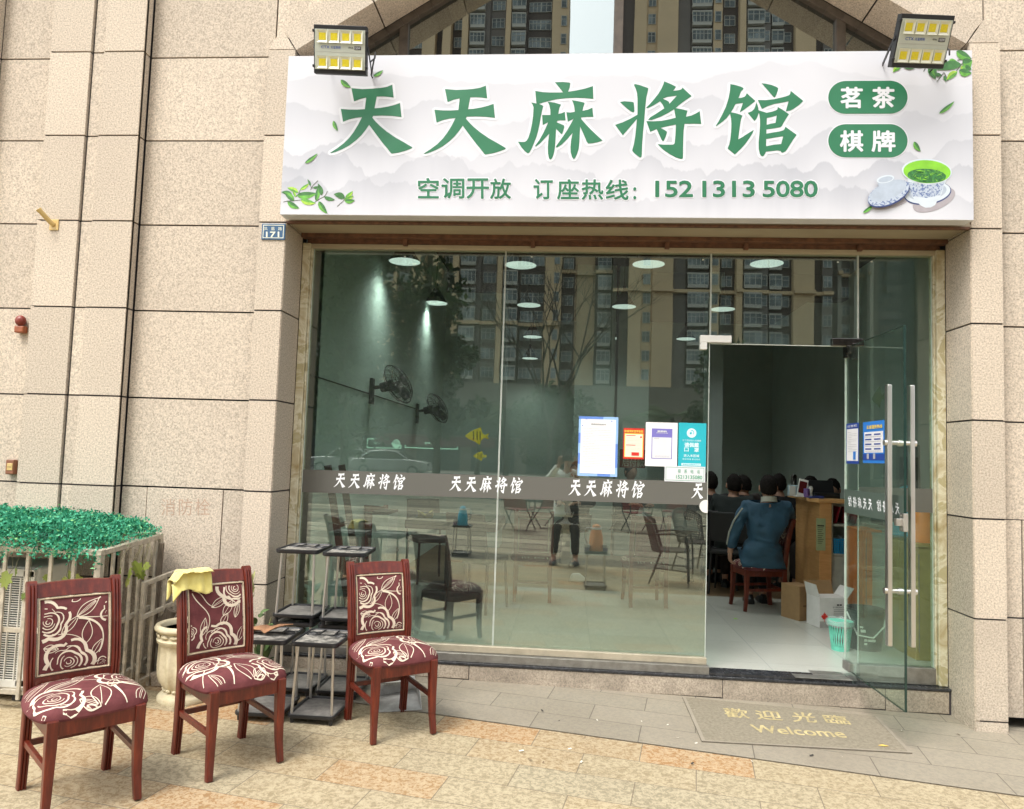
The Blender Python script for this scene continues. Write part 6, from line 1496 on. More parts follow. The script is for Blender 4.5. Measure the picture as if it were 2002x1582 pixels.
q = onct(1598, 2.68); m = MB(); m.box(q.x-.07, q.x+.06, q.y, q.y+.09, zt_, zt_+.012); m.box(q.x-.04, q.x+.07, q.y+.02, q.y+.09, zt_+.012, zt_+.02); o = m.build('blue_papers', simple('dark_blue_pad', (.03, .05, .22), .5)); tag(o, 'dark blue pads lying at the counter edge', 'pad')
# basket on the lower shelf
q = Vector((sx0+.16, yb+.12, FZ+.54)); bk_ = thing('blue_basket', 'bright blue plastic basket on the counter shelf', 'basket', tuple(q)); M_bas = simple('bright_blue_plastic', (.03, .32, .62), .35)
m = MB(); W_, H_ = .13, .13
for sx in (-1, 1): m.box(sx*W_-.004, sx*W_+.004, -.09, .09, 0, H_)
m.box(-W_, W_, .086, .094, 0, H_); m.box(-W_, W_, -.09, .09, 0, .006)
for i in range(14): x = -W_+2*W_*i/13; m.box(x-.004, x+.004, -.094, -.086, 0, H_)
for i in range(7): z = .004+H_*.92*i/6; m.box(-W_, W_, -.0935, -.0865, z, z+.007)
m.box(-W_-.008, W_+.008, -.10, -.085, H_, H_+.012); m.box(-W_-.008, W_+.008, .085, .10, H_, H_+.012); m.build('woven_body', M_bas, bk_, local=True)
m = MB()
for i in range(9): x = -.11+.027*i; m.box(x-.009, x+.009, -.06, .05, .02, .155+.01*(i % 3))
o = m.build('clear_packets', simple('clear_grey_packets', (.30, .34, .34), .3)); o.location = q+Vector((0, 0, .0)) if False else o.location
o.location = (q.x, q.y, q.z+.01); tag(o, 'small grey packets standing in the blue basket', 'packet')
m = MB(); random.seed(4)
for i in range(18): m.ball((random.uniform(-.12, .12), random.uniform(-.03, .03), random.uniform(.0, .04)), (.03, .025, .018), 8, 5)
o = m.build('black_cloth', M_mblack, smooth=60); o.location = (q.x+.22, q.y-.05, q.z); tag(o, 'bundle of black cloth beside the blue basket', 'cloth')

# side cupboards seen through the door glass
def cab(name, lab, u0, u1, y, ztop, mat, d=.4, z0=None):
    a, b_ = at(u0, 1100, y).x, at(u1, 1100, y).x; m = MB(); m.box(a, b_, y, y+d, FZ if z0 is None else z0, ztop); o_ = m.build(name, mat, bevel=.004)
    e_ = MB(); e_.box(a-.006, b_+.006, y-.008, y+d, ztop+.0005, ztop+.02); e_.build('cupboard_top', mat, o_); k = MB(); k.box(a+.02, a+.026, y-.002, y-.0005, FZ+.06, ztop-.05); k.box(b_-.05, b_-.03, y-.012, y-.001, (FZ+ztop)/2, (FZ+ztop)/2+.09); k.build('handle', M_alu, o_); tag(o_, lab, 'cupboard'); return o_
cab('orange_cupboard', 'bright orange cupboard behind the door glass', 1688, 1722, 2.0, .92, simple('orange_laminate', (.85, .24, .05), .4))
cab('yellow_cupboard', 'narrow yellow cupboard beside the orange one', 1723, 1733, 2.02, .90, simple('yellow_laminate', (.60, .44, .06), .4))
cab('pale_cupboard', 'pale grey green cupboard below the blue thermos', 1734, 1788, 1.7, .90, simple('pale_green_laminate', (.40, .47, .42), .4))
oc = cab('olive_cupboard', 'olive wood cupboard at the right pane below the orange thermos', 1790, 1850, .9, .918, simple('olive_wood', (.36, .27, .07), .45, var=.15), d=.5)
q = at(1774, 1088, 1.85); thermos('light_blue_thermos', 'large light blue thermos flask behind the door handles', q.x, 1.85, .921, (.14, .58, .80), 1.5)
q = at(1809, 1088, 1.1); thermos('orange_thermos', 'large orange thermos flask at the right end pane', q.x, 1.1, .939, (.90, .28, .06), 1.3)
# machine and boxes dim at the back right
m = MB(); a = at(1752, 950, 2.6); b_ = at(1800, 870, 2.6); m.box(a.x, b_.x, 2.6, 2.9, .92, b_.z); o = m.build('drinks_machine', simple('grey_machine', (.16, .17, .16), .4), bevel=.01); tag(o, 'tall grey machine standing dimly behind the door handles', 'machine')
mm_ = MB(); mm_.box(a.x+.03, b_.x-.03, 2.59, 2.6, 1.05, b_.z-.12); mm_.build('machine_window', M_mblack, o)
def carton(name, lab, p, w, d, h, ang, mat, flaps=False):
    t = thing(name, lab, 'carton', (p.x, p.y, FZ), R(ang), 'cardboard boxes by the counter'); m = MB(); m.box(-w/2, w/2, -d/2, d/2, 0, h if not flaps else h); m.build('carton_body', mat, t, local=True, bevel=.002); return t
M_card = simple('brown_cardboard', (.30, .185, .085), .8, var=.1, scale=14); M_wcard = simple('white_cardboard', (.66, .65, .62), .7, var=.06)
q = zf(1562, 1218); cb1 = carton('brown_carton', 'plain brown cardboard box standing against the counter', Vector((at(1560, 1190, 2.2).x, 2.22, 0)), .17, .22, .30, 28, M_card)
m = MB(); m.box(-.04, .04, -.1115, -.111, .12, .135); m.build('print', simple('card_print', (.16, .09, .04), .8), cb1, local=True)
q = zf(1620, 1232); wc = carton('white_carton', 'open white cardboard box with a red maple leaf, in front of the counter', Vector((at(1618, 1200, 1.95).x, 1.97, 0)), .26, .20, .25, 14, M_wcard)
m = MB(); m.ext([(-.13, -.10, .25), (-.13, .10, .25), (-.16, .09, .36), (-.16, -.09, .36)], (.003, 0, 0)); m.ext([(.13, -.1, .25), (.13, .1, .25), (.19, .1, .33), (.19, -.1, .33)], (.003, 0, 0)); m.ext([(-.13, .10, .25), (.13, .10, .25), (.13, .15, .36), (-.13, .15, .36)], (0, .003, 0), 1); m.build('flap', [M_wcard, M_card], wc, local=True)
m = MB(); mp_ = [(0, 1), (.18, .62), (.42, .72), (.36, .32), (.8, .5), (.72, .25), (.98, .1), (.5, -.22), (.55, -.42), (.08, -.36), (.05, -.9), (-.05, -.9), (-.08, -.36), (-.55, -.42), (-.5, -.22), (-.98, .1), (-.72, .25), (-.8, .5), (-.36, .32), (-.42, .72), (-.18, .62)]
m.poly([(-.085+a*.034, -.1012, .09+b_*.045) for a, b_ in mp_]); m.build('red_leaf_print', M_red, wc, local=True, fix=False)
m = MB(); m.box(-.128, .128, -.1008, -.1003, .0, .055); m.build('grey_print_band', simple('grey_print', (.36, .35, .33), .7), wc, local=True)
m = MB(); fit_text(m, 'SYFENG', ((-.01, -.1012, .165), (.09, -.1012, .165), (-.01, -.1012, .178)), 0)
for i in range(5): m.box(.0, .11-.015*(i % 2), -.1012, -.1008, .15-.014*i, .153-.014*i)
m.box(.03, .05, -.1014, -.1010, .185, .198); m.box(.055, .075, -.1014, -.1010, .185, .198); m.build('print', M_blacktxt, wc, local=True, fix=False)
# bins
q = zf(1690, 1290); bb = thing('black_bucket', 'large black plastic bucket with ribs and a white handle behind the door glass', 'bucket', (at(1693, 1240, 1.18).x, 1.20, FZ))
m = MB(); m.lathe([(0, 0), (.115, 0), (.125, .22), (.131, .222), (.131, .232), (.127, .234), (.128, .25), (.135, .252), (.135, .262), (.130, .264), (.132, .285), (.142, .288), (.142, .302), (.134, .304), (.120, .03), (0, .03)], (0, 0, 0), 40); m.build('bucket_body', simple('black_bucket_plastic', (.03, .036, .034), .35), bb, local=True, smooth=40)
m = MB(); m.tube([(-.142, -.02, .27), (-.10, -.12, .12), (0, -.158, .11), (.09, -.13, .19), (.135, -.05, .26)], .006, 8); m.build('handle', M_whiteplastic, bb, local=True, smooth=60)
m = MB()
for (x, z, w2, h2) in ((-.06, .17, .04, .014), (-.05, .14, .05, .020), (.0, .075, .055, .018), (-.04, .075, .02, .018), (-.04, .05, .02, .014)):
    a_ = math.asin(max(-1, min(1, x/.125))); m.box(x-w2/2, x+w2/2, -math.sqrt(.124**2-x*x)-.006, -math.sqrt(.124**2-x*x)-.001, z, z+h2)
m.build('print', M_whiteplastic, bb, local=True)
q = zf(1643, 1290); wb = thing('mint_wastebasket', 'mint green latticed wastebasket with a clear bag beside the black bucket', 'wastebasket', (at(1643, 1260, 1.10).x, 1.10, FZ)); M_mint = simple('mint_plastic', (.16, .60, .45), .4)
m = MB()
for i in range(26): a = 2*math.pi*i/26; m.tube([(.060*math.cos(a), .060*math.sin(a), 0), (.084*math.cos(a+.25), .084*math.sin(a+.25), .2)], .0036, 4); m.tube([(.060*math.cos(a), .060*math.sin(a), 0), (.084*math.cos(a-.25), .084*math.sin(a-.25), .2)], .0036, 4)
m.lathe([(0, 0), (.062, 0), (.064, .03), (.06, .03), (0, .006)], (0, 0, 0), 26); m.lathe([(.080, .185), (.092, .19), (.092, .215), (.082, .215)], (0, 0, 0), 26); m.build('lattice', M_mint, wb, local=True, smooth=40)
m = MB(); m.lathe([(.056, .02), (.078, .20), (.098, .225), (.105, .21), (.102, .18)], (0, 0, 0), 26)
for i in range(len(m.v)): m.v[i] += Vector((noise.noise(m.v[i]*40)*.01, noise.noise(m.v[i]*40+Vector((5, 0, 0)))*.01, noise.noise(m.v[i]*30)*.012))
nb = N('clear_bag'); t_ = nb.n('BsdfTransparent'); g_ = nb.n('BsdfPrincipled'); g_.inputs['Base Color'].default_value = (.5, .55, .53, 1); mx_ = nb.n('MixShader'); mx_.inputs[0].default_value = .35; nb.l(t_.outputs[0], mx_.inputs[1]); nb.l(g_.outputs[0], mx_.inputs[2]); nb.l(mx_.outputs[0], nb.o.inputs[0]); m.build('clear_bag', nb.m, wb, local=True, smooth=60, fix=False)
# scraps on the inner floor
for (u, v, c, lab) in ((1438, 1211, (.30, .62, .06), 'bright green scrap of paper on the tiled floor'), (1492, 1174, (.75, .75, .72), 'white paper scrap under the chair of the man in blue')):
    q = zf(u, v); m = MB(); m.add([(q.x-.02, q.y, FZ+.002), (q.x+.005, q.y-.015, FZ+.006), (q.x+.025, q.y+.0, FZ+.003), (q.x, q.y+.02, FZ+.008)], [(0, 1, 2, 3)]); o = m.build('paper_scrap', simple('scrap', c, .7), fix=False); tag(o, lab, 'paper')
q = zf(1128, 1139); m = MB(); m.ext([(q.x-.09, q.y, FZ), (q.x+.08, q.y, FZ), (q.x+.09, q.y, FZ+.05), (q.x+.02, q.y, FZ+.10), (q.x-.06, q.y, FZ+.09)], (0, .07, 0)); o = m.build('white_slipper', M_whiteplastic, bevel=.02); tag(o, 'white shoe lying on the floor behind the middle pane', 'shoe')
# ------------------------------------------------------------ people
def skin_geo(nodes, edges, root, sub=2):
    names = list(nodes); me = bpy.data.meshes.new('sk'); me.from_pydata([nodes[k][0] for k in names], [(names.index(a), names.index(b_)) for a, b_ in edges], [])
    o = bpy.data.objects.new('sk', me); C.objects.link(o); o.modifiers.new('s', 'SKIN'); o.modifiers['s'].use_smooth_shade = True
    if not me.skin_vertices: me.skin_vertices
    sv = me.skin_vertices[0].data
    for i, k in enumerate(names):
        r_ = nodes[k][1]; sv[i].radius = r_ if isinstance(r_, tuple) else (r_, r_); sv[i].use_root = (k == root)
    ss = o.modifiers.new('b', 'SUBSURF'); ss.levels = sub; ss.render_levels = sub
    bpy.context.view_layer.update(); dg = bpy.context.evaluated_depsgraph_get(); m2 = bpy.data.meshes.new_from_object(o.evaluated_get(dg))
    vs_ = [tuple(v.co) for v in m2.vertices]; fs = [tuple(p.vertices) for p in m2.polygons]
    bpy.data.objects.remove(o); bpy.data.meshes.remove(me); bpy.data.meshes.remove(m2); return vs_, fs
M_skin = simple('skin', (.40, .22, .15), .55, var=.1, scale=30); M_hair = simple('black_hair', (.014, .011, .010), .85, var=.6, scale=60, bump=1.0, bscale=160, spec=.15)
def head_geo(mb, M, s=1.0, mi=0):
    """head facing +y, origin at its centre, about .22 tall"""
    n, m_ = 28, 20; vs_ = []; fs = []
    for j in range(m_+1):
        t = -math.pi/2+math.pi*j/m_
        for i in range(n):
            a = 2*math.pi*i/n; x, y, z = math.cos(t)*math.cos(a), math.cos(t)*math.sin(a), math.sin(t)
            X, Y_, Z = x*.076, y*.096, z*.115
            if z < 0: X *= 1-.30*(-z)**1.4; Y_ = Y_*(1-.22*(-z))+.012*(-z)
            if y > 0: Y_ *= .94
            # brow, nose, lips, chin
            fy = max(0, y)
            Y_ += fy*(.022*math.exp(-((x/.16)**2))*math.exp(-(((z+.10)/.16)**2))*1.2+.006*math.exp(-(((z-.18)/.08)**2))+.006*math.exp(-(((z+.42)/.06)**2))*math.exp(-((x/.3)**2))+.010*math.exp(-(((z+.8)/.16)**2)))
            Y_ -= fy*.008*(math.exp(-(((abs(x)-.38)/.16)**2)-(((z-.06)/.10)**2)))
            vs_.append(Vector((X*s, Y_*s, Z*s)))
    for j in range(m_):
        for i in range(n): fs.append((j*n+i, j*n+(i+1) % n, (j+1)*n+(i+1) % n, (j+1)*n+i))
    mb.add(vs_, fs, mi, M)
    for sx in (-1, 1): mb.ball((sx*.079*s, -.004*s, -.006*s), (.010*s, .018*s, .030*s), 10, 6, mi, M)
def hand_geo(mb, wrist, d, nrm, s=1.0, curl=.5, mi=0, side=1):
    """palm and five bent fingers from the wrist along d; nrm is the back of the hand"""
    d = Vector(d).normalized(); nrm = Vector(nrm); nrm = (nrm-d*nrm.dot(d)).normalized(); lat = d.cross(nrm)*side; w0 = Vector(wrist)
    B = Matrix((lat, d, nrm)).transposed().to_4x4(); B.translation = w0
    mb.ball((0, .045*s, 0), (.040*s, .052*s, .015*s), 12, 8, mi, B)
    mb.tube([B@Vector((0, -.03*s, 0)), B@Vector((0, .02*s, 0))], [.026*s, .028*s], 10, mi)
    for k, (x, L) in enumerate(((-.027, .068), (-.009, .078), (.010, .074), (.027, .058))):
        p = [Vector((x*s, .075*s, 0))]; a = curl*.5
        for seg in (.45, .32, .23): p.append(p[-1]+Vector((x*.12*s, math.cos(a)*L*seg*s, -math.sin(a)*L*seg*s))); a += curl*.8
        mb.tube([B@q for q in p], [.0095*s, .009*s, .008*s, .0065*s], 8, mi); mb.ball(tuple(B@p[-1]), .0068*s, 8, 5, mi)
    p = [Vector((-.032*s, .02*s, -.004*s)), Vector((-.052*s, .045*s, -.014*s)), Vector((-.056*s, .068*s, -.024*s)), Vector((-.050*s, .088*s, -.030*s))]
    mb.tube([B@q for q in p], [.013*s, .012*s, .010*s, .007*s], 8, mi); mb.ball(tuple(B@p[-1]), .0072*s, 8, 5, mi)
def make_person(label, loc, rotz, J, hd, top, trousers, shoe, hair=M_hair, group=None, hands=True, hands_spec=None, cap=None, jacket_name='jacket', longtop=0.0, wide=1.0):
    """J: joints in the person's own frame (facing +y); hd: (centre, pitch, yaw)"""
    t = thing('person', label, 'person', loc, rotz, group)
    V = {k: Vector(v) for k, v in J.items()}
    nb_ = {}; E_ = []
    def add(k, p, r): nb_[k] = (tuple(p), r)
    hc = Vector(hd[0]); Mh = Matrix.Translation(hc) @ Matrix.Rotation(hd[2], 4, 'Z') @ Matrix.Rotation(hd[1], 4, 'X')
    add('pelvis', V['pelvis'], (.115, .10)); add('belly', V['pelvis'].lerp(V['chest'], .5), (.12, .10)); add('chest', V['chest'], (.135, .105)); add('neck', V['neck'], .060); add('skull', hc+Vector((0, 0, -.05)), .05)
    E_ += [('pelvis', 'belly'), ('belly', 'chest'), ('chest', 'neck'), ('neck', 'skull')]
    for s in 'lr':
        add('sh'+s, V['sh'+s], .055); add('el'+s, V['el'+s], .040); add('wr'+s, V['wr'+s], .026); E_ += [('chest', 'sh'+s), ('sh'+s, 'el'+s), ('el'+s, 'wr'+s)]
        add('hp'+s, V['hp'+s], .082); add('kn'+s, V['kn'+s], .056); add('an'+s, V['an'+s], .036); add('to'+s, V['to'+s], .026); E_ += [('pelvis', 'hp'+s), ('hp'+s, 'kn'+s), ('kn'+s, 'an'+s), ('an'+s, 'to'+s)]
    vs_, fs = skin_geo(nb_, E_, 'pelvis', 2); m = MB(); m.add(vs_, fs); head_geo(m, Mh)
    for s, sd_ in (('l', -1), ('r', 1)):
        sp = (hands_spec or {}).get(s); d = (V['wr'+s]-V['el'+s]) if not sp else sp[0]; nr = (0, 0, 1) if not sp else sp[1]
        hand_geo(m, V['wr'+s], d, nr, 1.0, .5 if not sp else sp[2], side=sd_)
    body = m.build('body', M_skin, t, local=True, smooth=60)
    # top: torso and sleeves
    n2 = {'pelvis': (tuple(V['pelvis']+Vector((0, 0, -.055-longtop))), (.175*wide, .14)), 'belly': (tuple(V['pelvis'].lerp(V['chest'], .45)), (.180*wide, .145)), 'chest': (tuple(V['chest']), (.180*wide, .135)), 'nk': (tuple(V['neck'].lerp(V['chest'], .25)), .066)}
    n2['hem'] = (tuple(V['pelvis']+Vector((0, -.01, -.040-longtop))), (.180*wide, .145))
    e2 = [('hem', 'pelvis'), ('pelvis', 'belly'), ('belly', 'chest'), ('chest', 'nk')]
    for s in 'lr': n2['sh'+s] = (tuple(V['sh'+s]), .078); n2['el'+s] = (tuple(V['el'+s]), .060); n2['wr'+s] = (tuple(V['el'+s].lerp(V['wr'+s], .93)), .044); e2 += [('chest', 'sh'+s), ('sh'+s, 'el'+s), ('el'+s, 'wr'+s)]
    vs_, fs = skin_geo(n2, e2, 'pelvis', 3); m = MB()
    vs_ = [Vector(v)+Vector((noise.noise(Vector(v)*11), noise.noise(Vector(v)*11+Vector((7, 0, 0))), noise.noise(Vector(v)*9+Vector((0, 9, 0)))))*.012+Vector((0, -1, 0))*(.007*math.sin(v[2]*58+6*noise.noise(Vector(v)*7))) for v in vs_]
    m.add(vs_, fs); jk = m.build(jacket_name, top, t, local=True, smooth=60)
    n3 = {'pelvis': (tuple(V['pelvis']), (.13, .12))}; e3 = []
    for s in 'lr': n3['hp'+s] = (tuple(V['hp'+s]), .098); n3['kn'+s] = (tuple(V['kn'+s]), .070); n3['an'+s] = (tuple(V['kn'+s].lerp(V['an'+s], .90)), .055); e3 += [('pelvis', 'hp'+s), ('hp'+s, 'kn'+s), ('kn'+s, 'an'+s)]
    vs_, fs = skin_geo(n3, e3, 'pelvis', 2); m = MB(); m.add([Vector(v)+Vector((noise.noise(Vector(v)*14), noise.noise(Vector(v)*14+Vector((3, 0, 0))), 0))*.008 for v in vs_], fs); m.build('trousers', trousers, t, local=True, smooth=60)
    for s in 'lr':
        a, b_ = V['an'+s], V['to'+s]; d = (b_-a); d.z = 0; d.normalize(); m = MB(); sd2 = Vector((-d.y, d.x, 0)); z0 = min(b_.z, a.z-.05)-.025
        rows = []
        for (f, w_, h_) in ((-.075, .028, .055), (-.05, .036, .085), (.0, .038, .10), (.05, .040, .075), (.11, .044, .055), (.155, .036, .045), (.175, .014, .025)):
            c_ = Vector((a.x, a.y, z0))+d*f; rows.append([c_-sd2*w_, c_-sd2*w_+Vector((0, 0, h_*.5)), c_-sd2*w_*.55+Vector((0, 0, h_)), c_+sd2*w_*.55+Vector((0, 0, h_)), c_+sd2*w_+Vector((0, 0, h_*.5)), c_+sd2*w_])
        k = len(rows[0]); vv = [q for r_ in rows for q in r_]; m.add(vv, [(j*k+i, j*k+(i+1) % k, (j+1)*k+(i+1) % k, (j+1)*k+i) for j in range(len(rows)-1) for i in range(k)]+[tuple(range(k)), tuple((len(rows)-1)*k+i for i in range(k))[::-1]])
        sh_ = m.build('shoe', shoe, t, local=True, smooth=60)
    # hair: cap over crown and back
    m = MB(); n, m_ = 40, 20; vs_ = []; fs = []
    for j in range(m_+1):
        for i in range(n):
            a = 2*math.pi*i/n; front = max(0, math.sin(a)); lowt = (-.34+.99*front**1.2 if front > 0 else -.34-.30*abs(math.sin(a))**.7)+.05*noise.noise(Vector((a*5, 1, 0))); t_ = math.pi/2+(math.asin(max(-1, min(1, lowt)))-math.pi/2)*j/m_
            x, y, z = math.cos(t_)*math.cos(a), math.cos(t_)*math.sin(a), math.sin(t_); k_ = (1.075-.055*(j/m_)**3)+.03*noise.noise(Vector((x*6, y*6, z*6)))+.075*noise.noise(Vector((x*15, y*15, z*9)))
            if z < 0: k_ *= 1-.05*(-z)
            vs_.append(Vector((x*.076*k_, y*.096*k_-.003, z*.115*k_+.003)))
    for j in range(m_):
        for i in range(n): fs.append((j*n+i, j*n+(i+1) % n, (j+1)*n+(i+1) % n, (j+1)*n+i))
    m.add(vs_, fs, 0, Mh); m.build('hair', hair, t, local=True, smooth=60, fix=False)
    return t, Mh
def seated(dx=0.0, lean=0.05, headyaw=0):
    return dict(pelvis=(0, 0, .545), chest=(dx*.6, lean, .87), neck=(dx, lean+.03, 1.05), shl=(-.175+dx, lean, .99), shr=(.175+dx, lean, .99), ell=(-.24, .12, .76), elr=(.24, .12, .76), wrl=(-.13, .34, .79), wrr=(.13, .34, .79),
        hpl=(-.09, .03, .52), hpr=(.09, .03, .52), knl=(-.12, .40, .50), knr=(.12, .40, .50), anl=(-.12, .38, .09), anr=(.12, .38, .09), tol=(-.12, .50, .045), tor=(.12, .50, .045))
def m_cloth(name, c, r=.85): return simple(name, c, r, var=.18, scale=9, bump=1.0, bscale=16)
# the man in the blue jacket
Jm = seated(.03, .0); Jm.update(pelvis=(-.01, 0, .55), chest=(.03, .0, .86), neck=(.055, .0, 1.05), shl=(-.15, -.01, .975), shr=(.23, .03, .985), ell=(-.255, -.02, .76), wrl=(-.285, .03, .56), elr=(.33, .22, .86), wrr=(.30, .42, .96), anl=(-.02, .36, .09), tol=(-.02, .48, .045), knl=(-.05, .38, .49), anr=(.12, .42, .09))
M_bluej = m_cloth('blue_jacket_cloth', (.026, .080, .135), .7)
man, Mh = make_person('man in a blue jacket seen from behind, sitting on a chair by the counter', (1.845, 2.50, FZ-.02), R(0), Jm, ((.06, .025, 1.165), -.08, -.1), M_bluej, m_cloth('dark_trousers', (.012, .012, .014)), M_mblack, hands_spec={'l': (Vector((-.02, .12, -1)), Vector((-1, -.2, 0)), .7)}, wide=1.12)
m = MB(); m.sweep([(.06+.068*math.cos(2*math.pi*i/22), .0+.062*math.sin(2*math.pi*i/22)-.008, 1.055-.012*math.sin(2*math.pi*i/22)) for i in range(22)], [(-.008, -.024), (.008, -.024), (.004, .024), (-.012, .024)], closed=True, cap=False)
m.build('collar', simple('grey_white_collar', (.50, .50, .44), .8), man, local=True, smooth=60)
m = MB()
m.tube([(-.195, -.055, .97), (-.27, -.06, .86), (-.312, -.035, .74), (-.322, .01, .62)], .0085, 6); m.build('sleeve_piping', simple('grey_piping', (.36, .37, .32), .8), man, local=True, smooth=60)
# dim players round the tables
darks = [m_cloth('dark_cloth', (.014, .014, .016)), m_cloth('black_green_cloth', (.012, .018, .017)), m_cloth('brown_black_cloth', (.025, .017, .014))]
PG = 'dimly seen players in dark clothes at the tables'
for (u, y, ang, k, lab, hy) in ((1394, 3.7, 10, 0, 'dim seated person at the left edge of the doorway', 0), (1432, 3.4, -20, 1, 'dim seated person with bushy hair left of the man in blue', .4), (1468, 3.9, 30, 2, 'dim seated person just left of the head of the man in blue', .3), (1528, 4.0, 5, 0, 'dim seated person just right of the head of the man in blue', 0), (1600, 3.95, 110, 1, 'dim seated person facing out behind the counter', .3), (1640, 3.8, 130, 2, 'dim seated person at the right edge of the doorway with the head bowed', .2)):
    q = at(u, 950, y); make_person(lab, (q.x, y, FZ-.02), R(ang), seated(.0, .05+.02*k), ((0, .085+.02*k, 1.165-.015*k), -.1*k, hy), darks[k], darks[(k+1) % 3], M_mblack, group=PG)
    bc = copy_tree(b1); bc['label'] = 'black chair under the '+lab.replace('dim seated ', ''); bc['group'] = 'plain black chairs of the players'; bc.location = (q.x, y, FZ); bc.rotation_euler = (0, 0, R(ang+180))
make_mtable('game_table', 'dark table between the players behind the man in blue', at(1450, 1000, 4.25).x-.1, 4.4); make_mtable('game_table', 'dark table behind the counter', at(1640, 1000, 4.5).x+.1, 4.7)
for (u, y, ang, k, lab) in ((1130, 5.2, 160, 0, 'dim person sitting deep in the room behind the middle pane'), (1225, 5.4, -150, 1, 'dim person sitting deep in the room below the notices')):
    q = at(u, 950, y); make_person(lab, (q.x, y, FZ), R(ang), seated(.0, .05), ((0, .09, 1.20), -.1, 0), darks[k], darks[2], M_mblack, group=PG)
# the photographer, mirrored in the glass
Jp = dict(pelvis=(-.01, -.06, .86), chest=(.0, -.04, 1.20), neck=(.0, .02, 1.345), shl=(-.165, -.02, 1.27), shr=(.165, -.02, 1.27), ell=(-.27, .12, 1.20), elr=(.27, .12, 1.18), wrl=(-.12, .27, 1.41), wrr=(.12, .27, 1.41),
    hpl=(-.085, -.06, .83), hpr=(.085, -.06, .83), knl=(-.14, -.02, .46), knr=(.12, -.01, .46), anl=(-.17, -.06, .09), anr=(.14, -.06, .09), tol=(-.19, .06, .045), tor=(.16, .07, .045))
M_sneak = simple('dark_sneaker', (.03, .03, .032), .6); M_wjk = m_cloth('pale_grey_jacket_cloth', (.78, .79, .76), .8)
ph, Mp = make_person('person in a pale jacket and black trousers holding up a phone, mirrored in the glass', (.0, -5.14, gz(0)), 0, Jp, ((0, .05, 1.515), -.02, 0), M_wjk, m_cloth('black_trousers', (.010, .010, .012)), M_sneak, hands_spec={'l': (Vector((.22, .05, 1)), Vector((-.4, -1, 0)), .8), 'r': (Vector((-.22, .05, 1)), Vector((.4, -1, 0)), .8)}, longtop=.31, wide=1.12)
m = MB(); m.tube([(-.19, .085, 1.24), (-.10, .12, 1.10), (.02, .135, .98), (.14, .12, .90)], .012, 8); m.tube([(.19, .02, 1.28), (.09, .12, 1.20), (-.05, .135, 1.14), (-.2, .10, 1.12)], .005, 6); m.build('shoulder_strap', M_mblack, ph, local=True, smooth=60)
m = MB(); m.lathe([(0, .07), (.085, .065), (.092, .03), (.090, .0), (.0, .0)], (0, -.01, .045), 24, M=Mp); m.ext([(-.06, .08, .045), (.06, .08, .045), (.045, .145, .035), (-.045, .145, .035)], (0, 0, .006), M=Mp); m.build('cap', simple('dark_cap', (.02, .022, .022), .8), ph, local=True, smooth=50)
m = MB(); m.box(-.078, .078, -.004, .004, -.038, .038); o = m.build('phone', M_mblack, bevel=.003); o.location = (0, -4.815, 1.475-.038); tag(o, 'dark phone held up in both hands by the mirrored photographer', 'phone')
m = MB(); m.lathe([(0, 0), (.012, 0), (.012, .003), (0, .003)], (-.055, .004, .018), 16); 
# ------------------------------------------------------------ what stands behind the viewer and shows in the glass
def bark_tube(m, pts, r0, r1): m.tube(pts, [r0+(r1-r0)*i/(len(pts)-1) for i in range(len(pts))], 7)
M_trunk = simple('tree_bark', (.055, .045, .035), .9, var=.3, scale=8)
M_fol1 = m_fol('dark_foliage', [(0, (.010, .022, .008)), (.4, (.020, .045, .014)), (.8, (.035, .075, .02)), (1, (.07, .12, .035))]); M_fol2 = m_fol('mid_foliage', [(0, (.025, .05, .015)), (.5, (.05, .10, .03)), (1, (.11, .17, .05))])
def leafy_tree(name, label, x, y, h0, R_, H_, n, mat, leaf=.13, seed=1, group=None):
    t = thing(name, label, 'tree', (x, y, gz(x)), group=group); random.seed(seed); m = MB(); limbs = []
    bark_tube(m, [(0, 0, 0), (.08, .05, h0*.5), (0, 0, h0), (.1, 0, h0+H_*.5)], .20, .08)
    for k in range(9):
        a = random.uniform(0, 6.28); z = h0+random.uniform(-.1, H_*.6); e = Vector((math.cos(a)*R_*.7, math.sin(a)*R_*.7, z+random.uniform(.6, 1.6))); bark_tube(m, [(0, 0, z-.3), e*.5+Vector((0, 0, z*.5-.1)), e], .07, .02); limbs.append(e)
    m.build('trunk', M_trunk, t, local=True, smooth=60)
    pts = []; cl = [(random.gauss(0, .45)*R_, random.gauss(0, .45)*R_, h0+H_*random.uniform(.02, 1.0), random.uniform(.35, .75)*R_*.6) for _ in range(46)]
    cl = [c_ for c_ in cl if (c_[0]**2+c_[1]**2)/(R_*R_)+((c_[2]-h0-H_*.5)/(H_*.56))**2 < 1.05]
    for i in range(n):
        c_ = random.choice(cl); d = Vector((random.gauss(0, 1), random.gauss(0, 1), random.gauss(0, .8))); d = d.normalized()*c_[3]*random.random()**.4; pts.append((c_[0]+d.x, c_[1]+d.y, c_[2]+d.z))
    m = MB(); leafcloud(m, pts, leaf, seed=seed+1); m.build('crown', mat, t, local=True, fix=False); return t
TG2 = 'trees across the plaza mirrored in the glass'
leafy_tree('evergreen_tree', 'tall dense dark evergreen mirrored in the left pane', -8.6, -22.5, 2.0, 3.9, 9.5, 17000, M_fol1, .15, 1, TG2)
leafy_tree('evergreen_tree', 'lower dark evergreen mirrored low in the left pane', -5.2, -23.5, 2.0, 1.7, 4.0, 5000, M_fol1, .14, 5, TG2)
leafy_tree('evergreen_tree', 'bushy green tree mirrored just left of the doorway', 5.6, -22.5, 2.0, 1.5, 3.6, 4500, M_fol1, .12, 9, TG2)
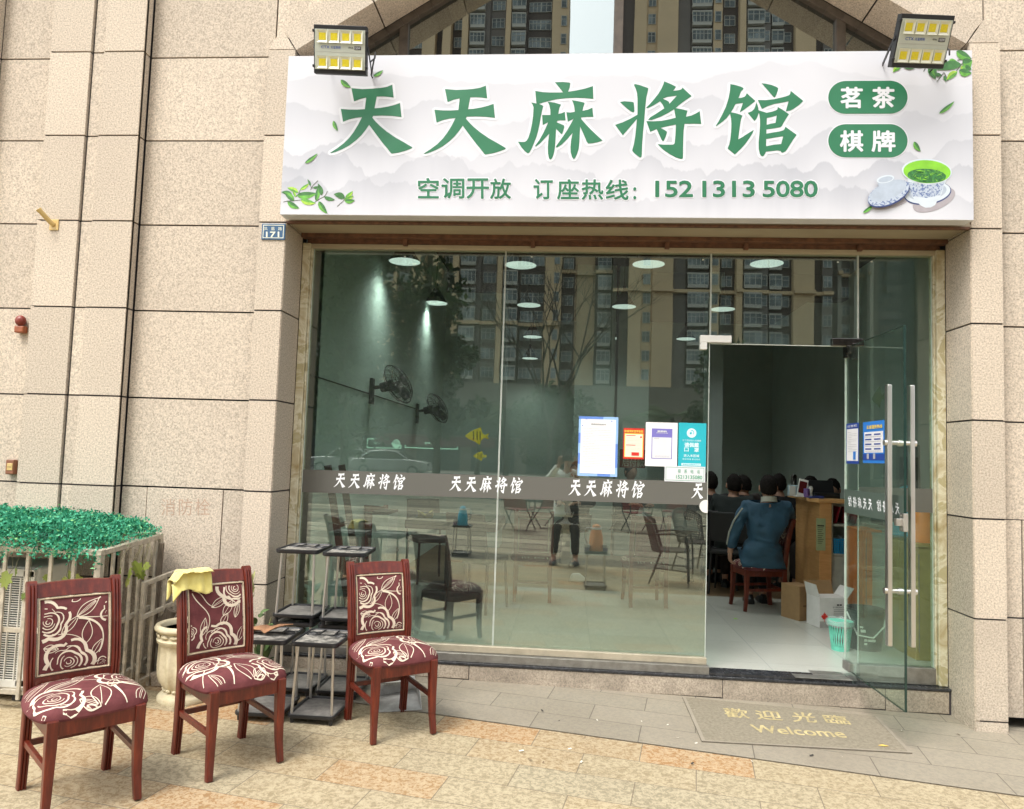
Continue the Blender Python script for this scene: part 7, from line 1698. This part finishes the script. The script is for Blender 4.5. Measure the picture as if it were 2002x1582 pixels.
leafy_tree('evergreen_tree', 'dark green tree mirrored behind the bare tree', -.4, -24.5, 1.6, 2.0, 2.4, 4500, M_fol1, .12, 12, TG2)
def palm(x, y, h, label, seed):
    t = thing('palm_tree', label, 'tree', (x, y, gz(x)), group=TG2); random.seed(seed); m = MB(); bark_tube(m, [(0, 0, 0), (.1, 0, h*.5), (0, 0, h)], .14, .10); m.build('trunk', M_trunk, t, local=True, smooth=60); m = MB()
    for k in range(26):
        a = random.uniform(0, 6.28); L = random.uniform(1.3, 2.1); up_ = random.uniform(-.2, 1.1)
        for i in range(14):
            f = .15+.85*i/14; p = Vector((math.cos(a)*L*f, math.sin(a)*L*f, h+up_*L*f*.7-.55*L*f*f)); sd_ = Vector((-math.sin(a), math.cos(a), 0)); w2 = .5*(1-f*.75)
            for s in (-1, 1): m.add([p, p+sd_*s*w2+Vector((math.cos(a)*.25, math.sin(a)*.25, -.12)), p+Vector((math.cos(a)*.05, math.sin(a)*.05, 0))], [(0, 1, 2)])
    m.build('fronds', M_fol2, t, local=True, fix=False)
palm(-2.6, -25.5, 3.3, 'palm mirrored left of the bare tree', 3); palm(2.1, -25.8, 3.2, 'palm mirrored right of the bare tree', 4); palm(4.3, -26.2, 3.4, 'palm mirrored above the notices', 6); palm(-4.0, -27, 3.0, 'short palm mirrored beside the dark evergreen', 8)
# bare tree
bt = thing('bare_tree', 'leafless many branched tree mirrored in the middle of the glass', 'tree', (-.65, -20.6, gz(0)), group=TG2); random.seed(17); m = MB(); sg = []
def grow(p, d, L, r_, dep):
    q = p+d*L; mid = p+d*L*.5+Vector((random.uniform(-1, 1), random.uniform(-1, 1), 0))*L*.05; m.tube([p, mid, q], [r_, r_*.88, r_*.74], 5 if dep > 2 else 7)
    if dep >= 7: return
    for k in range(2 if dep else 4):
        nd = (d+Vector((random.gauss(0, .33), random.gauss(0, .33), random.uniform(.02, .25)))).normalized(); grow(q, nd, L*random.uniform(.72, .86), r_*.66, dep+1)
grow(Vector((0, 0, 0)), Vector((0, 0, 1)), 2.1, .10, 0); m.build('branches', M_trunk, bt, local=True)
# hedge, lawn and kerb beyond the plaza
m = MB(); m.box(-40, 40, -19.75, -19.5, -.6, .12); o = m.build('planting_kerb', simple('kerb_stone', (.17, .16, .14), .8)); tag(o, kind='structure')
sheet('lawn', [(-60, -34), (60, -34), (60, -19.75), (-60, -19.75)], simple('lawn_green', (.035, .055, .018), .95, var=.4, scale=2), .04)
sheet('road', [(-90, -48), (90, -48), (90, -34), (-90, -34)], simple('asphalt', (.055, .055, .055), .9), .0)
sheet('far_pavement', [(-90, -112), (90, -112), (90, -48), (-90, -48)], simple('far_paving', (.20, .18, .15), .9), .0)
m = MB(); random.seed(44); pts = []
for i in range(16000): x = random.uniform(-16, 14); pts.append((x, -20.2+random.uniform(-.35, .45), random.uniform(.0, .72+.12*noise.noise(Vector((x, 0, 0))))))
leafcloud(m, pts, .06, seed=3); o = m.build('hedge', M_fol1, fix=False); tag(o, 'low dark clipped hedge along the far edge of the plaza, mirrored below the grey band', 'hedge', kind='stuff')
# row of shops far behind
M_shopdark = simple('dark_green_fascia', (.012, .035, .026), .4); M_shopwall = simple('shop_wall', (.20, .18, .15), .8); M_shopglass = simple('shop_glass', (.03, .045, .045), .1); M_lit = m_emit('lit_sign_lines', (.55, 1.0, .72), .6); M_shopred = simple('dark_red_fascia', (.10, .015, .03), .5)
shop = thing('shop_row', 'low row of shops with dark green signs mirrored low in the left pane', 'building', (-15, -56, 0))
m = MB(); m.box(-40, 24, -64, -56, -1, 7.5); m.build('wall', M_shopwall, shop)
m = MB(); m.box(-32, -2, -55.9, -55.6, 3.0, 5.2); m.build('sign_fascia', M_shopdark, shop)
m = MB(); m.box(-16, -6, -55.6, -55.5, 2.1, 2.9); m.build('red_fascia', M_shopred, shop)
for i in range(9): m = MB(); x = -31+4.6*i; m.box(x, x+3.6, -55.98, -55.8, .1, 2.8); m.build('shop_window', M_shopglass, shop)
def vsign(u0, v0, u1, v1, txts):
    a, b_ = behind(u0, v1, 56), behind(u1, v0, 56); y = -55.55; m = MB(); th = .07
    x0, x1, z0, z1 = min(a.x, b_.x), max(a.x, b_.x), a.z, b_.z
    for q in ((x0, x1, z0, z0+th), (x0, x1, z1-th, z1), (x0, x0+th, z0, z1), (x1-th, x1, z0, z1)): m.box(q[0], q[1], y, y+.03, q[2], q[3])
    for ch, f0, f1 in txts:   # reads from the plaza, so the glass shows it reversed
        fit_text(m, ch, ((x1-(x1-x0)*f0, y+.06, z0+.35), (x1-(x1-x0)*f1, y+.06, z0+.35), (x1-(x1-x0)*f0, y+.06, z1-.3)), 0, bold=.03)
    m.build('lit_sign', M_lit, shop, fix=False)
vsign(718, 860, 786, 876, [('茶', .16, .32), ('麻', .62, .80)]); vsign(792, 860, 895, 876, [('月', .50, .62)])
m = MB(); m.lathe([(.32, 0), (.36, 0), (.36, .05), (.32, .05)], (0, 0, 0), 20, M=Matrix.Translation((behind(776, 868, 56).x, -55.5, behind(776, 868, 56).z)) @ Matrix.Rotation(R(90), 4, 'X')); m.build('ring_emblem', M_lit, shop)
# cars on the road
M_carw = simple('white_car_paint', (.32, .32, .31), .2, coat=.5, var=.02); M_carglass = simple('car_glass', (.01, .012, .012), .08); M_tyre = simple('tyre', (.015, .015, .015), .9); M_rim = simple('rim', (.4, .4, .4), .3, .8)
def make_car():
    t = thing('parked_car', 'car', 'car', group='white cars mirrored in the glass'); m = MB()
    low = [(-2.2, .35), (-2.25, .62), (-2.1, .85), (-1.2, .95), (1.55, .98), (2.1, .92), (2.2, .7), (2.2, .35), (1.75, .30), (-1.7, .30)]
    m.ext([(x, -.86, z) for x, z in low], (0, 1.72, 0)); roof = [(-1.15, .95), (-.45, 1.40), (.2, 1.47), (1.1, 1.42), (1.85, .97)]
    m.ext([(x, -.72, z) for x, z in roof], (0, 1.44, 0)); m.build('body', M_carw, t, local=True, bevel=.08, seg=3, smooth=40)
    m = MB()
    for s in (-1, 1): m.ext([(-1.0, s*.735, .98), (-.42, s*.735, 1.34), (.2, s*.735, 1.40), (1.0, s*.735, 1.35), (1.6, s*.735, 1.0)], (0, s*.01, 0))
    m.ext([(-1.17, -.64, .98), (-1.17, .64, .98), (-.52, .60, 1.37), (-.52, -.60, 1.37)], (-.02, 0, .02)); m.build('window', M_carglass, t, local=True)
    for x in (-1.4, 1.35):
        for s in (-1, 1):
            m = MB(); m.lathe([(0, -.1), (.31, -.1), (.33, 0), (.31, .1), (0, .1)], (0, 0, 0), 24, M=Matrix.Translation((x, s*.78, .32)) @ Matrix.Rotation(R(90), 4, 'X')); wh = m.build('wheel', M_tyre, t, local=True, smooth=40)
            m = MB(); m.lathe([(0, -.105), (.2, -.105), (.2, .105), (0, .105)], (0, 0, 0), 20, M=Matrix.Translation((x, s*.79, .32)) @ Matrix.Rotation(R(90), 4, 'X')); m.build('rim', M_rim, wh, local=True, smooth=40)
    for s in (-1, 1): m = MB(); m.box(-2.24, -2.1, s*.55-.18, s*.55+.18, .62, .78); m.build('headlight', M_carglass, t, local=True, bevel=.03)
    return t
ca = make_car(); ca['label'] = 'white car mirrored at the far left above the grey band'; q = behind(680, 915, 38.2); ca.location = (q.x, -37.8, gz(q.x)); ca.rotation_euler = (0, 0, R(4))
cb_ = copy_tree(ca); cb_['label'] = 'white car mirrored right of the other, above the first band lettering'; q = behind(765, 915, 36.5); cb_.location = (q.x, -36.2, gz(q.x)); cb_.rotation_euler = (0, 0, R(182))
# towers
M_beige = simple('tower_beige_render', (.70, .54, .34), .8, var=.05, scale=.4); M_tdark = simple('tower_dark_render', (.10, .08, .07), .8, var=.12, scale=.4); M_tgrey = simple('tower_grey_render', (.20, .18, .165), .8, var=.08, scale=.4)
M_wfr = simple('window_white_frame', (.55, .55, .5), .6)
def m_twin():
    n = N('tower_window_glass'); g = n.n('NewGeometry'); c = n.ramp(n.noise(.35, 3, .6, g.outputs['Position']), [(.35, (.05, .07, .075)), (.5, (.13, .17, .18)), (.62, (.30, .36, .38)), (.75, (.10, .13, .14))]); return n.bsdf(c, .15, spec=.6)
M_twin = m_twin()
FL = 3.0
def window_mesh(w_, h_, nx_, bay):
    m = MB(); d = .7 if bay else .12
    if bay: m.box(-w_/2, w_/2, 0, d, -h_/2-.45, -h_/2); m.box(-w_/2-.05, w_/2+.05, 0, d+.05, h_/2, h_/2+.18)
    for i in range(nx_+1): x = -w_/2+w_*i/nx_; m.box(x-.045, x+.045, d-.06, d+.03, -h_/2, h_/2)
    m.box(-w_/2, w_/2, d-.06, d+.03, h_*.12, h_*.12+.07); m.box(-w_/2, w_/2, d-.06, d+.03, -h_/2, -h_/2+.07); m.box(-w_/2, w_/2, d-.06, d+.03, h_/2-.07, h_/2)
    fr_ = m; p = MB(); p.box(-w_/2+.03, w_/2-.03, 0, d-.02, -h_/2+.02, h_/2-.02); return fr_, p
_wc = {}
def win_proto(w_, nx_, bay):
    k = (round(w_, 1), nx_, bay)
    if k not in _wc: f, p = window_mesh(w_, 1.7, nx_, bay); _wc[k] = (f.mesh('window', [M_wfr]), p.mesh('pane', [M_twin]))
    return _wc[k]
def tower(label, yf, depth, secs, H, z0=-1, bands=()):
    """secs: (px0, px1, dy, material, [(window centre fraction, width, lights, bay)])"""
    xs = [behind(s_[0], 700, -yf+.36).x for s_ in secs]; t = thing('apartment_tower', label, 'building', (sum(xs)/len(xs), yf, z0), group='apartment towers mirrored in the glass'); L = wloc(t)
    mats = {}; rest_f, rest_p = MB(), MB(); cnt = 0
    for (p0, p1, dy, mat, wins) in secs:
        x0, x1 = behind(p0, 700, -yf+.36).x, behind(p1, 700, -yf+.36).x; mats.setdefault(mat.name, (mat, MB()))[1].box(x0, x1, yf-depth, yf+dy, z0, H)
        for (f, ww, nx_, bay) in wins:
            xc = x0+(x1-x0)*f; zc_ = 5.6
            while zc_ < H-2:
                vis = (13 < zc_ < 40) or (54 < zc_ < 80)
                if vis and cnt < 100:
                    a, b_ = win_proto(ww, nx_, bay); o = bpy.data.objects.new('window', a); put(o, t); o.location = Vector((xc, yf+dy+.01, zc_))-L; q = bpy.data.objects.new('pane', b_); put(q, o); cnt += 1
                elif vis or zc_ <= 13 or True:
                    if vis or zc_ < 54:
                        f_, p_ = window_mesh(ww, 1.7, nx_, bay); Mt = Matrix.Translation((xc, yf+dy+.01, zc_)); rest_f.add(f_.v, f_.f, 0, Mt); rest_p.add(p_.v, p_.f, 1, Mt)
                zc_ += FL
        for zb in bands:
            mats.setdefault('band', (M_beige, MB()))[1].box(x0, x1, yf+dy+.05, yf+dy+.75, zb, zb+.5)
    for k, (mat, mb) in mats.items(): mb.build('string_course' if k == 'band' else 'wall', mat, t)
    rest_f.v and (rest_f.add([v for v in rest_p.v], rest_p.f, 1), tag(rest_f.build('windows', [M_wfr, M_twin], t), kind='stuff'))
    return t
B, D_, G_ = M_beige, M_tdark, M_tgrey
tower('beige and dark brown apartment tower mirrored in the left panes', -110, 14, [(540, 580, 0, B, [(.5, 1.6, 2, False)]), (580, 640, -.5, D_, [(.5, 2.2, 3, True)]), (640, 700, 0, G_, []), (700, 735, 0, D_, []), (735, 768, 0, B, [(.5, 1.6, 2, False)]), (768, 800, -1, D_, [(.5, 2.0, 3, False)]), (800, 826, .8, B, []), (826, 842, -1, D_, []), (842, 858, 1.2, B, []), (858, 880, -1, D_, [(.5, 1.2, 2, False)]), (880, 892, 1.2, B, []),
    (892, 935, 0, G_, [(.42, 2.4, 4, True)]), (935, 968, -.6, G_, [(.5, 2.0, 3, False)]), (968, 978, 1.0, B, []), (978, 1010, 0, D_, [(.5, 2.2, 3, True)]), (1010, 1060, -1.2, D_, [(.3, 1.8, 3, False), (.75, 1.6, 2, False)]), (1060, 1093, 0, B, [(.7, .8, 1, False)])], 92, bands=(22, 61))
tower('dark brown middle block between the towers, mirrored behind the bare tree', -113, 12, [(1093, 1120, 0, D_, [(.5, 1.6, 2, False)]), (1120, 1160, -1, B, []), (1160, 1196, .5, D_, [(.5, 2.0, 3, True)])], 44, bands=(31,))
tower('beige and brown apartment tower with bay windows mirrored above the doorway', -110, 14, [(1195, 1225, 0, D_, []), (1225, 1250, .5, B, []), (1250, 1272, 0, B, [(.5, 1.1, 2, False)]), (1272, 1312, .8, B, []), (1312, 1338, 0, G_, []), (1338, 1384, 0, D_, [(.5, 3.0, 5, True)]), (1384, 1402, .6, B, [(.5, .9, 1, False)]), (1402, 1436, -.6, D_, [(.5, 1.6, 2, False)]), (1436, 1448, 1.0, B, []), (1448, 1500, .2, G_, [(.4, 2.6, 3, True), (.85, .8, 1, False)]), (1500, 1548, -.4, D_, [(.3, 1.8, 2, True), (.75, 1.0, 1, False)]), (1548, 1588, .8, B, []), (1588, 1606, -.5, D_, []), (1606, 1626, .0, G_, [(.5, 1.2, 2, False)])], 92, bands=(27.5, 64))
M_tb = simple('tower_blue_grey', (.17, .22, .24), .6); M_tc = simple('tower_pale_concrete', (.36, .36, .31), .8)
tower('pale tower with open balconies mirrored at the right of the glass', -116, 12, [(1632, 1640, 1, M_tc, []), (1640, 1664, -.8, G_, [(.5, 1.8, 3, False)]), (1664, 1670, 1, M_tc, []), (1670, 1690, -.8, G_, [(.5, 1.6, 3, False)]), (1690, 1696, 1, M_tc, [])], 80, bands=(20, 32, 60))
tower('distant blue grey tower mirrored at the right end of the glass', -165, 12, [(1706, 1716, .6, M_tc, []), (1716, 1740, 0, M_tb, [(.3, 2.6, 4, False), (.8, 2.0, 3, False)]), (1740, 1762, -.5, M_tb, [(.5, 2.6, 4, False)]), (1762, 1800, -3, M_tb, []), (1800, 1860, -1, M_tc, [])], 70)  # last sections are added, to cover bright sky in the mirrored view

# folding chairs of the plaza guests
M_rcloth = simple('red_canvas', (.20, .035, .03), .8)
def make_fold():
    t = thing('folding_chair', 'x', 'chair', group='red folding chairs far out on the plaza'); m = MB()
    m.box(-.24, .24, -.22, .22, .40, .42); m.build('seat', M_rcloth, t, local=True); m = MB(); m.ext([(-.24, .22, .45), (.24, .22, .45), (.24, .36, .88), (-.24, .36, .88)], (0, .02, 0)); m.build('backrest', M_rcloth, t, local=True)
    for s in (-1, 1): m = MB(); m.tube([(s*.25, -.25, 0), (s*.25, .2, .42), (s*.25, .37, .9)], .012, 6); m.build('leg', M_dark, t, local=True); m = MB(); m.tube([(s*.25, .25, 0), (s*.25, -.2, .42), (s*.25, -.2, .62), (s*.25, .25, .62)], .012, 6); m.build('leg', M_dark, t, local=True)
    return t
fc = make_fold()
for k, (u, v, a, lab) in enumerate(((1015, 1035, 20, 'red folding chair mirrored left of the photographer'), (1062, 1030, -40, 'red folding chair mirrored just behind the photographer'), (1245, 1040, 160, 'red folding chair mirrored below the notices'), (1318, 1036, 200, 'red folding chair mirrored above the woven armchair'))):
    o = fc if k == 0 else copy_tree(fc); o.location = mir(u, v); o.rotation_euler = (0, 0, R(a)); o['label'] = lab
